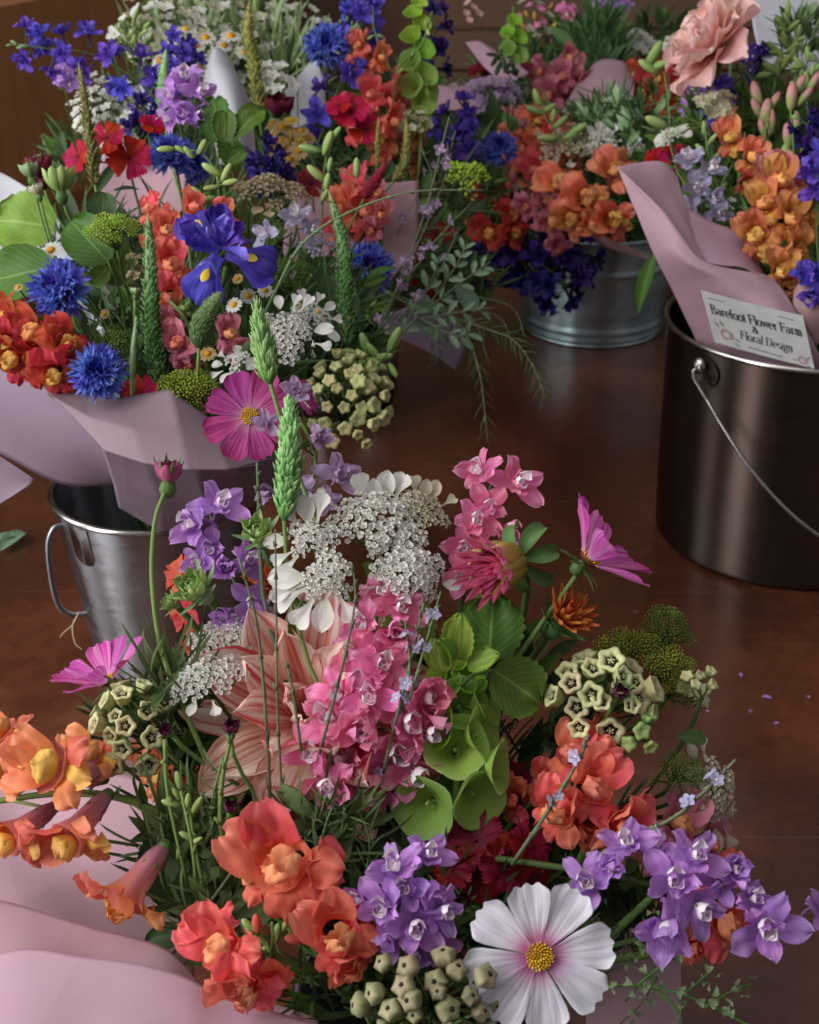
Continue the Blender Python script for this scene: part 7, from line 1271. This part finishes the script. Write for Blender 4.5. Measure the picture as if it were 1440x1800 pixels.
spray(1290, 380, 50, 50, 1.44, 'right', 'small white starry sprig above the translucent pocket', 16, TW, 9, name='white_spray', seed=25, group='white filler sprays')
SD([(1300, 330, 1.42), (1300, 280, 1.42), (1290, 230, 1.43), (1280, 200, 1.44)], 'right', 'apricot snapdragon, left one of the right bouquet', 'orange', 34, buds=0, detail=True, fl=[(1285, 245, 34, (-.3, .2, .9)), (1278, 210, 26, (-.2, .6, .7)), (1320, 280, 34, (.2, .2, .9)), (1335, 295, 26, (.5, .3, .8)), (1310, 320, 24)], group='orange snapdragons')
SD([(1400, 540, 1.37), (1375, 450, 1.36), (1360, 370, 1.36), (1350, 300, 1.36)], 'right', 'tall amber and rose snapdragon hanging right above the card', 'amber', 44, buds=0, detail=True, fl=[(1370, 325, 44, (0, .4, .9), 1.33), (1345, 360, 40, (-.3, .2, .9), 1.32), (1385, 385, 42, (.2, 0, .9), 1.32), (1330, 412, 42, (-.4, -.1, .9), 1.32), (1395, 440, 42, (.3, -.1, .9), 1.32), (1375, 475, 36, (-.1, -.2, .9), 1.32), (1388, 510, 34, (0, -.3, .9), 1.33), (1345, 430, 34, None, 1.33), (1420, 405, 30, None, 1.33)], group='orange snapdragons')
SD([(1400, 400, 1.40), (1385, 350, 1.39), (1375, 310, 1.39)], 'right', 'rose pink snapdragon above the amber one', 'pink', 40, buds=0, detail=True, fl=[(1365, 318, 42, (-.2, .3, .9), 1.34), (1400, 335, 36, (.4, .1, .9), 1.35)], group='pink snapdragons')
for (pth, lb, bs) in (([(1340, 330, 1.44), (1345, 260, 1.44), (1360, 160, 1.44), (1378, 60, 1.45), (1385, 0, 1.46)], 'pale green snapdragon bud spire reaching the top edge at the right', [(1385, 20, 80, 1.), (1370, 40, 130, 1.), (1395, 45, 40, 1.), (1378, 70, 100, 1.1), (1360, 85, 140, 1.2), (1392, 85, 40, 1.1), (1355, 120, 150, 1.3), (1380, 110, 60, 1.2), (1402, 120, 30, 1.), (1385, 10, 90, .8), (1372, 100, 110, 1.1), (1405, 70, 20, .8)]), ([(1440, 330, 1.42), (1425, 230, 1.42), (1415, 140, 1.43), (1425, 80, 1.43)], 'leafy green bud spire in the right corner', [(1420, 95, 100, 1.), (1405, 110, 140, 1.), (1436, 120, 40, 1.), (1418, 140, 100, 1.1), (1400, 150, 160, 1.)])):
    bud_sprig(pth, 'right', lb, bs + [(b[0] + rnd.uniform(-14, 14), b[1] + rnd.uniform(4, 14), b[2] + 40, b[3] * .9) for b in bs], 14, 'bud_green', group='green bud sprigs')
for (pth, lb, bs) in (([(1350, 330, 1.42), (1345, 240, 1.41), (1355, 180, 1.41)], 'snapdragon spire with pink tipped closed buds right of the apricot one', [(1330, 165, 110, 1.4), (1345, 200, 80, 1.6), (1360, 180, 60, 1.2), (1330, 190, 120, 1.1), (1355, 215, 90, 1.4), (1340, 225, 110, 1.)]), ([(1400, 340, 1.40), (1395, 260, 1.39), (1390, 180, 1.4), (1400, 130, 1.4)], 'snapdragon spire with pink closed buds near the right edge', [(1392, 170, 90, 1.5), (1405, 150, 60, 1.2), (1385, 240, 100, 1.4), (1380, 275, 260, 1.6), (1420, 255, 60, 1.4), (1400, 215, 90, 1.1), (1415, 170, 50, 1.2), (1430, 145, 60, 1.2)])):
    bud_sprig(pth, 'right', lb, [(b[0], b[1], b[2], b[3] * .85) for b in bs], 20, 'bud_two_tone', group='pink bud spires')
bud_sprig([(1180, 260, 1.48), (1175, 180, 1.48), (1165, 110, 1.48), (1160, 70, 1.48)], 'right', 'curved pale green seed pods on a bent stalk left of the rose', [(1150, 95, 60, 1.4), (1140, 118, 150, 1.2), (1160, 115, 20, 1.1), (1190, 92, 10, 1.2), (1185, 235, 30, 1.5), (1155, 215, 160, 1.3)], 18, 'bud_green', group='green bud sprigs')
bud_sprig([(1290, 420, 1.40), (1260, 320, 1.39), (1245, 270, 1.39), (1240, 230, 1.39)], 'right', 'slim green stem with narrow buds in the right bouquet', [(1238, 225, 95, 1.), (1252, 245, 50, 1.), (1232, 262, 140, 1.), (1255, 283, 60, 1.2), (1270, 330, 50, .9)], 13, 'bud_green', group='green bud sprigs')
umbel(1180, 240, 24, 14, 1.45, (-.4, .5, .7), 'right', 'greenish white bloom lying above the hot pink dianthus', n=4, us=.5, seed=41, mats=('lace_white', 'bud_green', 'bud_green'), petals=((20, .4, 1.2), (340, .4, 1.2), (180, .3, 1.0), (160, .3, 1.0), (200, .3, 1.)))
wiry([[(1300, 240, 1.45), (1306, 200, 1.45), (1308, 160, 1.45)], [(1250, 240, 1.43), (1225, 215, 1.43), (1205, 205, 1.43)], [(1320, 430, 1.42), (1285, 380, 1.42), (1250, 380, 1.41)]], 'right', 'soft needle leaved sprigs between the yellow tuft and the apricot snapdragon', 'stem_light', r=.0008, seed=23, leafk='lance', lsize=.016, lmat='leaf_mid', every=1)
foliage('fresh green foliage filling the right bouquet', [(1290, 360, 1.48, 80, 80, .04), (1290, 230, 1.54, 80, 60, .04), (1380, 250, 1.5, 80, 110, .04), (1390, 480, 1.42, 60, 70, .03), (1220, 300, 1.56, 60, 70, .03)], mats=('blade_green', 'leaf_mid', 'leaf_mid'), n=1200, L=.042, seed=14)
foliage('bluish dill fronds before the white paper in the top right corner', [(1415, 70, 1.5, 40, 40, .02)], mats=('sepal_pale', 'sepal_pale', 'blade_green'), n=90, L=.035, seed=15)
spray(1340, 110, 30, 40, 1.6, 'right', 'dark violet shadowed blossoms right behind the rose', 18, TV, 16, name='statice', seed=26)
spray(1420, 190, 30, 40, 1.5, 'right', 'dark red blossoms near the right edge behind the bud spires', 10, tiny_mesh(('carnation_crimson', 'carnation_crimson'), 5), 20, name='crimson_flowers', seed=27)
print('OBJECTS', len(bpy.data.objects), 'TRIS', sum(len(m.polygons) * 2 for m in bpy.data.meshes))
